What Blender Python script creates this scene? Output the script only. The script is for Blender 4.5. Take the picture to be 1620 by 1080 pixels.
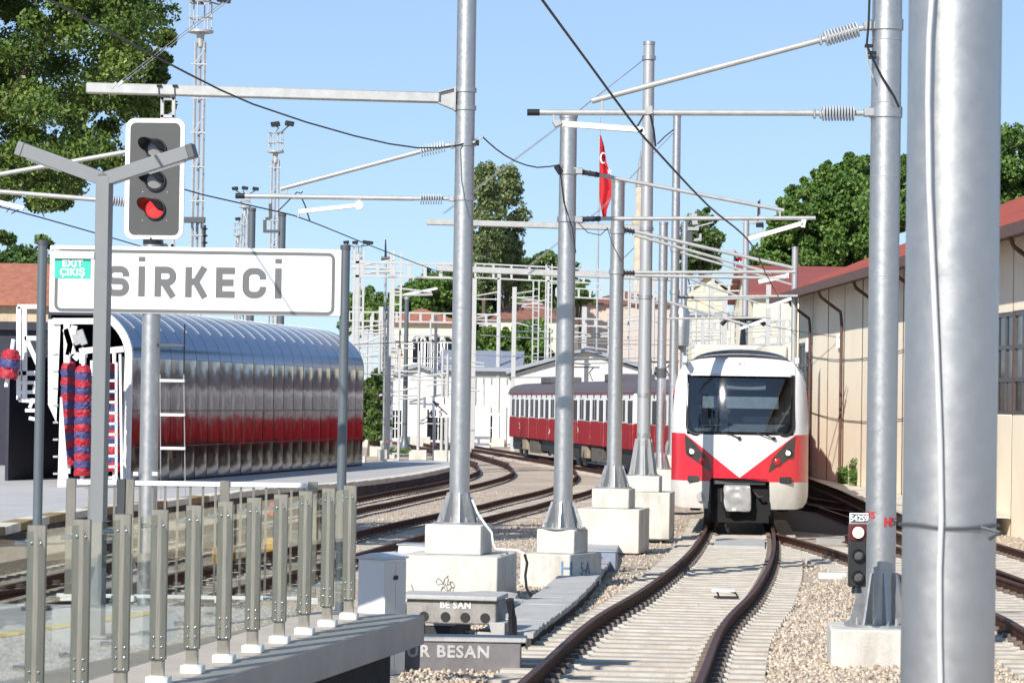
import bpy, bmesh, math, random
import numpy as np
from mathutils import Vector, Matrix
R = math.radians
rnd = random.Random(7)
nrng = np.random.default_rng(11)
S = bpy.context.scene
COL = S.collection
for o in list(bpy.data.objects):
    bpy.data.objects.remove(o)

# ------------------------------------------------------------------ camera
FPX = 4500.0            # focal length in pixels of the 1620 px wide photograph (100 mm lens)
CAMZ = 2.40             # eye height above the ballast at the camera
PITCH = math.atan(94 / 4500.0)
ROLL = R(0.87)
_r0 = Vector((1, 0, 0)); _f = Vector((0, math.cos(PITCH), math.sin(PITCH))); _u0 = Vector((0, -math.sin(PITCH), math.cos(PITCH)))
_r = _r0 * math.cos(ROLL) + _u0 * math.sin(ROLL)
_u = _u0 * math.cos(ROLL) - _r0 * math.sin(ROLL)
cd = bpy.data.cameras.new('camera')
cam = bpy.data.objects.new('camera', cd); COL.objects.link(cam)
m = Matrix.Identity(4)
for i in range(3):
    m[i][0] = _r[i]; m[i][1] = _u[i]; m[i][2] = -_f[i]
m[2][3] = CAMZ
cam.matrix_world = m
cd.sensor_width = 36.0; cd.lens = 100.0; cd.clip_start = 0.5; cd.clip_end = 6000
cd.dof.use_dof = True; cd.dof.focus_distance = 40.0; cd.dof.aperture_fstop = 13.0
S.camera = cam

# ------------------------------------------------------------------ sky and sun
SUN_EL, SUN_AZ = 33.0, 208.0          # azimuth clockwise from +Y: behind the camera, a little to the left
w = bpy.data.worlds.new('World'); S.world = w; w.use_nodes = True
nt = w.node_tree; nt.nodes.clear()
sky = nt.nodes.new('ShaderNodeTexSky'); sky.sky_type = 'NISHITA'; sky.sun_disc = False
sky.sun_elevation = R(SUN_EL); sky.sun_rotation = R(SUN_AZ); sky.altitude = 4000; sky.air_density = 1.0; sky.dust_density = 0.0; sky.ozone_density = 5.0
bg = nt.nodes.new('ShaderNodeBackground'); bg.inputs[1].default_value = 0.10
wo = nt.nodes.new('ShaderNodeOutputWorld')
sc_ = nt.nodes.new('ShaderNodeMix'); sc_.data_type = 'RGBA'; sc_.blend_type = 'MULTIPLY'; sc_.inputs[0].default_value = 1; sc_.inputs[7].default_value = (.1, .1, .1, 1)
gm = nt.nodes.new('ShaderNodeGamma'); gm.inputs[1].default_value = .45      # a softer, milkier summer sky over the whole dome
ml = nt.nodes.new('ShaderNodeMix'); ml.data_type = 'RGBA'; ml.blend_type = 'MULTIPLY'; ml.inputs[0].default_value = 1; ml.inputs[7].default_value = (6.9, 7.9, 9.0, 1)
nt.links.new(sky.outputs[0], sc_.inputs[6]); nt.links.new(sc_.outputs[2], gm.inputs[0]); nt.links.new(gm.outputs[0], ml.inputs[6]); nt.links.new(ml.outputs[2], bg.inputs[0]); nt.links.new(bg.outputs[0], wo.inputs[0])
sd = bpy.data.lights.new('sun', 'SUN'); sd.energy = 5.0; sd.angle = R(0.5); sd.color = (1.0, 0.945, 0.86)
sun = bpy.data.objects.new('sun', sd); COL.objects.link(sun)
sdir = Vector((math.sin(R(SUN_AZ)) * math.cos(R(SUN_EL)), math.cos(R(SUN_AZ)) * math.cos(R(SUN_EL)), math.sin(R(SUN_EL))))
sun.rotation_euler = sdir.to_track_quat('Z', 'Y').to_euler(); sun.location = (-20, -20, 40)
S.view_settings.view_transform = 'Standard'; S.view_settings.look = 'None'
S.view_settings.gamma = 1.0; S.view_settings.use_curve_mapping = False
S.view_settings.exposure = 0.36

# ------------------------------------------------------------------ placing helpers
KNEE = 82.0; SLOPE = 0.010
def zg(Y): return -SLOPE * min(max(Y, -30), KNEE)
def ray(px, py): return _f + _r * ((px - 810) / FPX) + _u * ((540 - py) / FPX)
def P(px, py, Y):                      # the point seen at a photo pixel, Y metres ahead
    d = ray(px, py); t = Y / d.y
    return Vector((d.x * t, Y, CAMZ + d.z * t))
def G(px, py, dz=0.0):                 # where that line of sight meets the ground (plus dz)
    d = ray(px, py)
    t = (CAMZ - dz) / (-d.z - SLOPE * d.y)
    if t < 0 or t * d.y > KNEE: t = (CAMZ + SLOPE * KNEE - dz) / (-d.z)
    return Vector((d.x * t, d.y * t, CAMZ + d.z * t))
def H(px, py, z):                      # where it meets the level z
    d = ray(px, py); t = (z - CAMZ) / d.z
    return Vector((d.x * t, d.y * t, z))

# ------------------------------------------------------------------ mesh building
class MB:
    def __init__(s): s.v = []; s.f = []; s.mi = []
    def add(s, vs, fs, mi=0):
        n = len(s.v); s.v.extend(tuple(v) for v in vs)
        for f in fs: s.f.append(tuple(i + n for i in f)); s.mi.append(mi)
        return s
    def hexa(s, p, mi=0):              # 8 corners: bottom 4 ccw, top 4 ccw
        return s.add(p, [(3, 2, 1, 0), (4, 5, 6, 7), (0, 1, 5, 4), (1, 2, 6, 5), (2, 3, 7, 6), (3, 0, 4, 7)], mi)
    def box(s, c, d, rz=0, mi=0):
        x, y, z = d[0] / 2, d[1] / 2, d[2] / 2; ca, sa = math.cos(rz), math.sin(rz)
        pts = []
        for zz in (-z, z):
            for (a, b) in ((-x, -y), (x, -y), (x, y), (-x, y)):
                pts.append((c[0] + a * ca - b * sa, c[1] + a * sa + b * ca, c[2] + zz))
        return s.hexa(pts, mi)
    def bar(s, p0, p1, w, h, up=(0, 0, 1), mi=0):
        p0 = Vector(p0); p1 = Vector(p1); d = (p1 - p0).normalized(); up = Vector(up)
        if abs(d.dot(up)) > .98: up = Vector((0, 1, 0))
        a = d.cross(up).normalized() * (w / 2); b = a.cross(d).normalized() * (h / 2)
        return s.hexa([p0 - a - b, p0 + a - b, p1 + a - b, p1 - a - b, p0 - a + b, p0 + a + b, p1 + a + b, p1 - a + b], mi)
    def tube(s, p0, p1, r0, r1=None, n=10, mi=0):
        p0 = Vector(p0); p1 = Vector(p1); r1 = r0 if r1 is None else r1
        d = (p1 - p0).normalized(); up = Vector((0, 0, 1)) if abs(d.z) < .95 else Vector((1, 0, 0))
        a = d.cross(up).normalized(); b = d.cross(a)
        vs = []
        for p, r in ((p0, r0), (p1, r1)):
            for i in range(n):
                t = 2 * math.pi * i / n; vs.append(p + a * (r * math.cos(t)) + b * (r * math.sin(t)))
        fs = [(i, (i + 1) % n, n + (i + 1) % n, n + i) for i in range(n)]
        fs += [tuple(range(n - 1, -1, -1)), tuple(range(n, 2 * n))]
        return s.add(vs, fs, mi)
    def path(s, pts, r, n=6, mi=0):
        pts = [Vector(p) for p in pts]; vs = []; k = len(pts)
        for j, p in enumerate(pts):
            d = (pts[min(j + 1, k - 1)] - pts[max(j - 1, 0)]).normalized()
            up = Vector((0, 0, 1)) if abs(d.z) < .95 else Vector((1, 0, 0))
            a = d.cross(up).normalized(); b = d.cross(a)
            for i in range(n):
                t = 2 * math.pi * i / n; vs.append(p + a * (r * math.cos(t)) + b * (r * math.sin(t)))
        fs = []
        for j in range(k - 1):
            for i in range(n):
                fs.append((j * n + i, j * n + (i + 1) % n, (j + 1) * n + (i + 1) % n, (j + 1) * n + i))
        fs += [tuple(range(n - 1, -1, -1)), tuple(range((k - 1) * n, k * n))]
        return s.add(vs, fs, mi)
    def lathe(s, prof, c=(0, 0, 0), n=16, mi=0, M=None):
        vs = []
        for (r, z) in prof:
            for i in range(n):
                t = 2 * math.pi * i / n; p = Vector((r * math.cos(t), r * math.sin(t), z))
                if M is not None: p = M @ p
                vs.append((p.x + c[0], p.y + c[1], p.z + c[2]))
        k = len(prof); fs = []
        for j in range(k - 1):
            for i in range(n):
                fs.append((j * n + i, j * n + (i + 1) % n, (j + 1) * n + (i + 1) % n, (j + 1) * n + i))
        fs += [tuple(range(n - 1, -1, -1)), tuple(range((k - 1) * n, k * n))]
        return s.add(vs, fs, mi)
    def prism(s, poly, off, mi=0):     # poly: 3D points, extruded by vector off
        off = Vector(off); n = len(poly); a = [Vector(p) for p in poly]; b = [p + off for p in a]
        fs = [tuple(range(n - 1, -1, -1)), tuple(range(n, 2 * n))] + [(i, (i + 1) % n, n + (i + 1) % n, n + i) for i in range(n)]
        return s.add(a + b, fs, mi)
    def ball(s, c, r, n=8, mi=0, sz=1.0):
        prof = [(max(r * math.sin(math.pi * j / n), 1e-4), -r * sz * math.cos(math.pi * j / n)) for j in range(n + 1)]
        return s.lathe(prof, c, n * 2, mi)
    def mesh(s, name, mats, smooth=True, fix=True):
        me = bpy.data.meshes.new(name); me.from_pydata([tuple(v) for v in s.v], [], s.f)
        for mt in (mats if isinstance(mats, (list, tuple)) else [mats]): me.materials.append(mt)
        me.polygons.foreach_set('material_index', s.mi)
        if fix:
            bm = bmesh.new(); bm.from_mesh(me); bmesh.ops.recalc_face_normals(bm, faces=bm.faces[:]); bm.to_mesh(me); bm.free()
        if smooth:
            me.polygons.foreach_set('use_smooth', [True] * len(me.polygons)); me.set_sharp_from_angle(angle=R(38))
        me.update(); return me
    def build(s, name, mats, parent=None, w=False, smooth=True, bevel=0.0, seg=2):
        if w and parent is not None:
            inv = WM[parent.name].inverted(); s.v = [tuple(inv @ Vector(v)) for v in s.v]
        o = bpy.data.objects.new(name, s.mesh(name, mats, smooth)); COL.objects.link(o)
        if parent is not None: o.parent = parent; WM[o.name] = WM[parent.name]
        else: WM[o.name] = Matrix.Identity(4)
        if bevel:
            b = o.modifiers.new('bevel', 'BEVEL'); b.width = bevel; b.segments = seg; b.limit_method = 'ANGLE'; b.angle_limit = R(40)
        return o
WM = {}
def tag(o, label, cat, group=None):
    o['label'] = label; o['category'] = cat
    if group: o['group'] = group
    return o
def kind(o, k): o['kind'] = k; return o
def thing(name, label, cat, loc=(0, 0, 0), rz=0.0, group=None):
    o = bpy.data.objects.new(name, None); COL.objects.link(o); o.empty_display_size = .2
    o.location = loc; o.rotation_euler = (0, 0, rz)
    WM[o.name] = Matrix.Translation(Vector(loc)) @ Matrix.Rotation(rz, 4, 'Z')
    return tag(o, label, cat, group)
def place(me, name, parent=None, loc=(0, 0, 0), rot=(0, 0, 0), scale=None):
    o = bpy.data.objects.new(name, me); COL.objects.link(o); o.location = loc; o.rotation_euler = rot
    if scale: o.scale = scale
    if parent is not None: o.parent = parent
    WM[o.name] = (WM[parent.name] if parent is not None else Matrix.Identity(4)) @ Matrix.Translation(Vector(loc)) @ Matrix.Rotation(rot[2], 4, 'Z')
    return o
def smoothline(pts, step=1.0):
    pts = [Vector(p) for p in pts]; out = []
    for i in range(len(pts) - 1):
        p0 = pts[max(i - 1, 0)]; p1 = pts[i]; p2 = pts[i + 1]; p3 = pts[min(i + 2, len(pts) - 1)]
        n = max(2, int((p2 - p1).length / step))
        for k in range(n):
            t = k / n
            out.append(0.5 * ((2 * p1) + (p2 - p0) * t + (2 * p0 - 5 * p1 + 4 * p2 - p3) * t * t + (3 * p1 - p0 - 3 * p2 + p3) * t ** 3))
    out.append(pts[-1]); return out
def fastmesh(name, V, F, mats, attr=None):      # numpy verts (n,3) and faces (m,k)
    me = bpy.data.meshes.new(name); k = F.shape[1]
    me.vertices.add(len(V)); me.vertices.foreach_set('co', V.astype(np.float32).ravel())
    me.loops.add(F.size); me.loops.foreach_set('vertex_index', F.astype(np.int32).ravel())
    me.polygons.add(len(F)); me.polygons.foreach_set('loop_start', np.arange(0, F.size, k, dtype=np.int32))
    me.polygons.foreach_set('loop_total', np.full(len(F), k, dtype=np.int32))
    me.materials.append(mats)
    if attr is not None:
        a = me.attributes.new('vary', 'FLOAT', 'POINT'); a.data.foreach_set('value', attr.astype(np.float32))
    me.update(calc_edges=True); me.validate(); return me
_fonts = {}
def textmesh(s, size, bold=0.0, extrude=0.002, spacing=1.0, align='CENTER'):
    cu = bpy.data.curves.new('lettering', 'FONT'); cu.body = s; cu.size = size; cu.offset = bold * size; cu.extrude = extrude
    cu.space_character = spacing; cu.align_x = align; cu.align_y = 'CENTER'; cu.resolution_u = 3
    ob = bpy.data.objects.new('tmp_text', cu); me = bpy.data.meshes.new_from_object(ob)
    bpy.data.objects.remove(ob); bpy.data.curves.remove(cu); return me
def lettering(name, s, size, mt, parent, M, bold=0.01, spacing=1.0, extrude=.002, align='CENTER'):
    me = textmesh(s, size, bold, extrude, spacing, align); me.transform(M); me.materials.clear(); me.materials.append(mt); me.name = name
    return place(me, name, parent)
FACE = Matrix.Rotation(R(90), 4, 'X')           # text lying in XY -> standing, facing -Y

# ------------------------------------------------------------------ materials
MATS = {}
def mat(name, col, rough=.6, metal=0.0, var=.12, scale=6.0, bump=0.0, bscale=60.0, col2=None, spec=.5, dirt=0.0, dscale=1.2, dcol=(.12, .10, .08), aniso=None, coat=0.0, emit=None, estr=0.0, rvar=0.0):
    if name in MATS: return MATS[name]
    mt = bpy.data.materials.new(name); mt.use_nodes = True; t = mt.node_tree; n = t.nodes; b = n['Principled BSDF']
    b.inputs['Roughness'].default_value = rough; b.inputs['Metallic'].default_value = metal; b.inputs['Specular IOR Level'].default_value = spec
    b.inputs['Coat Weight'].default_value = coat; b.inputs['Coat Roughness'].default_value = .08
    g = n.new('ShaderNodeNewGeometry')
    vec = g.outputs['Position']
    if aniso:
        mp = n.new('ShaderNodeMapping'); mp.inputs['Scale'].default_value = aniso; t.links.new(vec, mp.inputs[0]); vec = mp.outputs[0]
    no = n.new('ShaderNodeTexNoise'); no.inputs['Scale'].default_value = scale; no.inputs['Detail'].default_value = 6; no.inputs['Roughness'].default_value = .62
    t.links.new(vec, no.inputs['Vector'])
    cr = n.new('ShaderNodeValToRGB'); c1 = tuple(max(0, c * (1 - var)) for c in col); c2 = col2 or tuple(min(1, c * (1 + var)) for c in col)
    cr.color_ramp.elements[0].position = .3; cr.color_ramp.elements[1].position = .7
    cr.color_ramp.elements[0].color = (*c1, 1); cr.color_ramp.elements[1].color = (*c2, 1)
    t.links.new(no.outputs['Fac'], cr.inputs[0]); out = cr.outputs[0]
    if dirt:
        d = n.new('ShaderNodeTexNoise'); d.inputs['Scale'].default_value = dscale; d.inputs['Detail'].default_value = 8; d.inputs['Roughness'].default_value = .7
        mp2 = n.new('ShaderNodeMapping'); mp2.inputs['Scale'].default_value = (1, 1, .35); t.links.new(g.outputs['Position'], mp2.inputs[0]); t.links.new(mp2.outputs[0], d.inputs['Vector'])
        r2 = n.new('ShaderNodeValToRGB'); r2.color_ramp.elements[0].position = .48; r2.color_ramp.elements[1].position = .72
        r2.color_ramp.elements[0].color = (0, 0, 0, 1); r2.color_ramp.elements[1].color = (dirt, dirt, dirt, 1)
        t.links.new(d.outputs['Fac'], r2.inputs[0])
        mx = n.new('ShaderNodeMix'); mx.data_type = 'RGBA'; mx.inputs[7].default_value = (*dcol, 1)
        t.links.new(r2.outputs[0], mx.inputs[0]); t.links.new(out, mx.inputs[6]); out = mx.outputs[2]
    t.links.new(out, b.inputs['Base Color'])
    if rvar:
        ma = n.new('ShaderNodeMapRange'); ma.inputs[1].default_value = .3; ma.inputs[2].default_value = .7
        ma.inputs[3].default_value = max(.02, rough - rvar); ma.inputs[4].default_value = min(1, rough + rvar)
        t.links.new(no.outputs['Fac'], ma.inputs[0]); t.links.new(ma.outputs[0], b.inputs['Roughness'])
    if bump:
        bn = n.new('ShaderNodeTexNoise'); bn.inputs['Scale'].default_value = bscale; bn.inputs['Detail'].default_value = 5
        t.links.new(g.outputs['Position'], bn.inputs['Vector'])
        bu = n.new('ShaderNodeBump'); bu.inputs['Strength'].default_value = bump; bu.inputs['Distance'].default_value = .02
        t.links.new(bn.outputs['Fac'], bu.inputs['Height']); t.links.new(bu.outputs[0], b.inputs['Normal'])
    if emit:
        b.inputs['Emission Color'].default_value = (*emit, 1); b.inputs['Emission Strength'].default_value = estr
    MATS[name] = mt; return mt
def glassmat(name, tint, trans=.9, rough=.02, ref=1.0):
    mt = bpy.data.materials.new(name); mt.use_nodes = True; t = mt.node_tree; n = t.nodes; n.clear()
    o = n.new('ShaderNodeOutputMaterial'); tr = n.new('ShaderNodeBsdfTransparent'); tr.inputs[0].default_value = (*tint, 1)
    gl = n.new('ShaderNodeBsdfGlossy'); gl.inputs['Roughness'].default_value = rough
    fr = n.new('ShaderNodeFresnel'); fr.inputs[0].default_value = 1.5
    ma = n.new('ShaderNodeMath'); ma.operation = 'MULTIPLY_ADD'; ma.inputs[1].default_value = ref; ma.inputs[2].default_value = 1 - trans; ma.use_clamp = True
    mx = n.new('ShaderNodeMixShader')
    t.links.new(fr.outputs[0], ma.inputs[0]); t.links.new(ma.outputs[0], mx.inputs[0]); t.links.new(tr.outputs[0], mx.inputs[1]); t.links.new(gl.outputs[0], mx.inputs[2]); t.links.new(mx.outputs[0], o.inputs[0])
    return mt
def leafmat(name, c1, c2, c3):
    mt = bpy.data.materials.new(name); mt.use_nodes = True; t = mt.node_tree; n = t.nodes; b = n['Principled BSDF']
    a = n.new('ShaderNodeAttribute'); a.attribute_name = 'vary'
    cr = n.new('ShaderNodeValToRGB'); cr.color_ramp.elements[0].color = (*c1, 1); cr.color_ramp.elements[1].color = (*c3, 1)
    e = cr.color_ramp.elements.new(.5); e.color = (*c2, 1)
    t.links.new(a.outputs['Fac'], cr.inputs[0]); t.links.new(cr.outputs[0], b.inputs['Base Color'])
    b.inputs['Roughness'].default_value = .5; b.inputs['Specular IOR Level'].default_value = .35
    tl = n.new('ShaderNodeBsdfTranslucent'); t.links.new(cr.outputs[0], tl.inputs[0])
    mx = n.new('ShaderNodeMixShader'); mx.inputs[0].default_value = .22
    t.links.new(b.outputs[0], mx.inputs[1]); t.links.new(tl.outputs[0], mx.inputs[2]); t.links.new(mx.outputs[0], n['Material Output'].inputs[0])
    return mt
galv = mat('galvanised_steel', (.46, .465, .465), .42, .85, var=.06, scale=14, rvar=.06, bump=.02, bscale=90, dirt=.12, dscale=2.0, dcol=(.36, .37, .38))
galvd = mat('weathered_steel', (.40, .41, .42), .5, .5, var=.10, scale=5, aniso=(4, 4, .4), bump=.04)
tubew = mat('pale_steel_tube', (.45, .455, .445), .45, .35, var=.12, scale=7, dirt=.35, dscale=5, dcol=(.30, .30, .29))
ceram = mat('grey_insulator_rubber', (.42, .44, .46), .4, 0, var=.08)
dkins = mat('dark_insulator_glaze', (.03, .03, .035), .25, 0)
concw = mat('pale_concrete', (.56, .54, .49), .88, 0, var=.10, scale=3, bump=.3, bscale=45, dirt=.6, dscale=2.2, dcol=(.27, .235, .19))
concg = mat('grey_concrete', (.42, .415, .40), .88, 0, var=.12, scale=3, bump=.3, bscale=50, dirt=.5, dscale=1.8, dcol=(.17, .16, .15))
concd = mat('dark_concrete', (.045, .042, .040), .9, 0, var=.3, scale=4, bump=.3, bscale=30)  # near black: on the dock face the shade is put into this colour
ledgem = mat('cast_ledge_concrete', (.44, .39, .335), .85, 0, var=.08, scale=2.5, bump=.2, bscale=60, dirt=.25, dcol=(.2, .18, .16))
slabm = mat('platform_paving', (.44, .43, .42), .85, 0, var=.08, scale=1.5, bump=.1, dirt=.3, dscale=.5, dcol=(.28, .27, .26))
railm = mat('rusty_rail_steel', (.038, .013, .007), .75, 0, var=.35, scale=9, col2=(.078, .028, .014), bump=.1, spec=.2)
railtop = mat('worn_rail_head', (.072, .030, .020), .55, .1, var=.3, scale=6, spec=.3)
clipm = mat('rail_clip_steel', (.16, .125, .10), .7, .1, var=.3, scale=20)
farw = mat('far_pole_paint', (.46, .465, .46), .5, .2, var=.05)
rustm = mat('orange_rust', (.17, .07, .035), .8, .1, var=.4, scale=8)
sleepm = mat('sleeper_concrete', (.46, .425, .37), .88, 0, var=.14, scale=4, bump=.25, bscale=50, dirt=.55, dscale=2.5, dcol=(.24, .19, .15))
whitep = mat('white_paint', (.76, .76, .75), .45, 0, var=.03, scale=3, dirt=.12, dscale=2, dcol=(.55, .53, .5))
signw = mat('sign_white', (.82, .82, .82), .35, 0, var=.01)
signg = mat('sign_grey', (.135, .137, .137), .4, 0, var=.02)
blackm = mat('black_rubber', (.012, .012, .013), .6, 0, var=.2)
blacks = mat('black_satin', (.015, .016, .018), .3, 0, var=.1)
dgrey = mat('dark_grey_paint', (.085, .09, .095), .45, .2, var=.08)
bluegrey = mat('blue_grey_pole_paint', (.115, .135, .15), .42, .25, var=.06, scale=4)
navy = mat('dark_navy_cladding', (.018, .020, .035), .5, .1, var=.25, scale=2)
creamw = mat('cream_render', (.84, .755, .59), .9, 0, var=.03, scale=.8, bump=.08, bscale=20, dirt=.14, dscale=.5, dcol=(.40, .32, .24))
creamb = mat('pale_cream_stucco', (.72, .66, .50), .9, 0, var=.05, scale=.5, dirt=.3, dscale=.4, dcol=(.5, .44, .34))
terrac = mat('terracotta_tiles', (.34, .13, .08), .85, 0, var=.25, scale=2.5, bump=.3, bscale=8)
redroof = mat('red_sheet_roof', (.26, .062, .048), .6, 0, var=.12, scale=1, aniso=(.5, 3, 1), dirt=.3, dcol=(.2, .08, .06))
brownm = mat('brown_painted_steel', (.11, .055, .04), .6, .1, var=.2)
glassd = mat('dark_window_glass', (.012, .013, .016), .16, 0, var=.2, spec=.25)
metalsheet = mat('grey_sheet_metal', (.34, .37, .42), .45, .4, var=.05)
shedw = mat('white_shed_cladding', (.60, .60, .585), .7, 0, var=.04, dirt=.2, dcol=(.5, .48, .44))
shedg = mat('pale_grey_cladding', (.42, .42, .415), .7, 0, var=.06, dirt=.2, dcol=(.4, .4, .4))
redlamp = mat('lit_red_lens', (.5, .01, .01), .3, 0, var=.0, emit=(1, .03, .03), estr=1.6)
# ------------------------------------------------------------------ ground
def ballast_material():
    mt = bpy.data.materials.new('ballast_gravel'); mt.use_nodes = True; t = mt.node_tree; n = t.nodes; b = n['Principled BSDF']
    g = n.new('ShaderNodeNewGeometry')
    vo = n.new('ShaderNodeTexVoronoi'); vo.inputs['Scale'].default_value = 19; vo.inputs['Randomness'].default_value = 1
    t.links.new(g.outputs['Position'], vo.inputs['Vector'])
    sp = n.new('ShaderNodeSeparateColor'); t.links.new(vo.outputs['Color'], sp.inputs[0])
    cr = n.new('ShaderNodeValToRGB'); els = cr.color_ramp.elements
    els[0].color = (.34, .28, .22, 1); els[1].color = (.60, .53, .44, 1); e = els.new(.5); e.color = (.50, .435, .355, 1)
    t.links.new(sp.outputs[0], cr.inputs[0])
    big = n.new('ShaderNodeTexNoise'); big.inputs['Scale'].default_value = .35; big.inputs['Detail'].default_value = 5
    t.links.new(g.outputs['Position'], big.inputs['Vector'])
    r2 = n.new('ShaderNodeValToRGB'); r2.color_ramp.elements[0].position = .35; r2.color_ramp.elements[1].position = .7
    r2.color_ramp.elements[0].color = (.86, .80, .76, 1); r2.color_ramp.elements[1].color = (1.06, 1.02, .98, 1)
    t.links.new(big.outputs['Fac'], r2.inputs[0])
    mx = n.new('ShaderNodeMix'); mx.data_type = 'RGBA'; mx.blend_type = 'MULTIPLY'; mx.inputs[0].default_value = 1
    t.links.new(cr.outputs[0], mx.inputs[6]); t.links.new(r2.outputs[0], mx.inputs[7]); t.links.new(mx.outputs[2], b.inputs['Base Color'])
    b.inputs['Roughness'].default_value = .9
    bu = n.new('ShaderNodeBump'); bu.inputs['Strength'].default_value = .9; bu.inputs['Distance'].default_value = .03; bu.invert = True
    t.links.new(vo.outputs['Distance'], bu.inputs['Height']); t.links.new(bu.outputs[0], b.inputs['Normal'])
    return mt
ballm = ballast_material()
mb = MB()
ys = [-60, 0, 20, 40, 60, 70, 78, KNEE, 100, 140, 200, 400, 1500]
xs = [-900, -60, -20, 0, 20, 60, 900]
for j in range(len(ys) - 1):
    for i in range(len(xs) - 1):
        mb.add([(xs[i], ys[j], zg(ys[j])), (xs[i + 1], ys[j], zg(ys[j])), (xs[i + 1], ys[j + 1], zg(ys[j + 1])), (xs[i], ys[j + 1], zg(ys[j + 1]))], [(0, 1, 2, 3)])
kind(mb.build('ground', ballm, smooth=False), 'structure')

# ------------------------------------------------------------------ tracks
GAUGE = 0.7525
PROF = [(-.075, 0), (.075, 0), (.075, .012), (.012, .03), (.012, .125), (.036, .135), (.036, .165), (.030, .172), (-.030, .172), (-.036, .165), (-.036, .135), (-.012, .125), (-.012, .03), (-.075, .012)]
sl = MB()
sl.hexa([(-1.3, -.15, -.16), (1.3, -.15, -.16), (1.3, .15, -.16), (-1.3, .15, -.16), (-1.29, -.125, .055), (1.29, -.125, .055), (1.29, .125, .055), (-1.29, .125, .055)])
sl.hexa([(-.95, -.12, .05), (-.52, -.12, .05), (-.52, .12, .05), (-.95, .12, .05), (-.93, -.1, .07), (-.56, -.1, .07), (-.56, .1, .07), (-.93, .1, .07)])
sl.hexa([(.52, -.12, .05), (.95, -.12, .05), (.95, .12, .05), (.52, .12, .05), (.56, -.1, .07), (.93, -.1, .07), (.93, .1, .07), (.56, .1, .07)])
SLEEPER = sl.mesh('sleeper', sleepm, smooth=False)
TRACKPTS = []
def track(label, cpts, sleepers=(0, 1e9), nmax=300, name='railway_track', base=.07, clips=True, sink=0.0):
    line = smoothline(cpts, .6)
    # resample at even arc length
    L = [0.0]
    for i in range(1, len(line)): L.append(L[-1] + (line[i] - line[i - 1]).length)
    def at(s):
        import bisect
        k = min(max(bisect.bisect_right(L, s) - 1, 0), len(line) - 2); q = (s - L[k]) / max(L[k + 1] - L[k], 1e-6)
        p = line[k].lerp(line[k + 1], q); d = line[min(k + 2, len(line) - 1)] - line[max(k - 1, 0)]; d.z = 0; d.normalize(); return p, d
    root = thing(name, label, 'railway track', (cpts[0][0], cpts[0][1], zg(cpts[0][1])))
    n = int(L[-1] / .75) + 1
    stations = [at(L[-1] * i / n) for i in range(n + 1)]
    for sgn in (-1, 1):
        mb = MB(); k = len(PROF); vs = []
        for p, d in stations:
            nx = Vector((d.y, -d.x, 0)); o = p + nx * (GAUGE * sgn); z0 = zg(p.y) + base
            for (a, b) in PROF: vs.append((o.x + nx.x * a, o.y + nx.y * a, z0 + b))
        for j in range(n):
            for i in range(k):
                mb.add([], []) if False else None
                mb.f.append((j * k + i, j * k + (i + 1) % k, (j + 1) * k + (i + 1) % k, (j + 1) * k + i)); mb.mi.append(1 if i in (6, 7, 8) else 0)
        mb.f.append(tuple(range(k))); mb.mi.append(0); mb.f.append(tuple(n * k + i for i in range(k - 1, -1, -1))); mb.mi.append(0)
        mb.v = vs
        mb.build('rail', [railm, railtop], root, w=True)
    cl = MB(); s = .3; c = 0
    while s < L[-1]:
        p, d = at(s)
        TRACKPTS.append((p.x, p.y, d.x, d.y))
        if sleepers[0] <= p.y <= sleepers[1] and c < nmax:
            rz = math.atan2(d.y, d.x) - math.pi / 2
            lp = WM[root.name].inverted() @ Vector((p.x, p.y, zg(p.y)))
            place(SLEEPER, 'sleeper', root, lp + Vector((0, 0, rnd.uniform(-.008, .004) - sink)), (-math.atan(SLOPE) if p.y < KNEE else 0, 0, rz + rnd.uniform(-.006, .006))); c += 1
            if clips:
                nx = Vector((d.y, -d.x, 0))
                for sg in (-1, 1):
                    for q in (-.095, .095):
                        cc = p + nx * (GAUGE * sg + q); cl.box((cc.x, cc.y, zg(p.y) + base + .028), (.09, .11, .045), rz)
        s += .6
    if cl.v: kind(cl.build('rail_clip', clipm, root, w=True, smooth=False), 'stuff')
    return root
def pair(lp, rp, dz=.21):              # centreline from left and right rail pixels
    out = []
    for a, b in zip(lp, rp):
        A = G(*a, dz); B = G(*b, dz); out.append((A + B) / 2)
    return out
c0 = [G(969, 1080, .21), G(1042, 985, .21), G(1111, 930, .21), G(1154, 880, .21), G(1169, 842, .21)]
TRAINP = c0[-1]                        # where the train's nose stands over the rails
TH = R(4.55)
near = c0[0] + (c0[0] - c0[1]).normalized() * 14
main_pts = [near] + c0 + [c0[-1] + Vector((math.sin(TH) * q, math.cos(TH) * q, 0)) for q in (15, 30, 50, 75)]
track('curved main track of concrete sleepers leading to the red and white train', main_pts, (14, 78))
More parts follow.
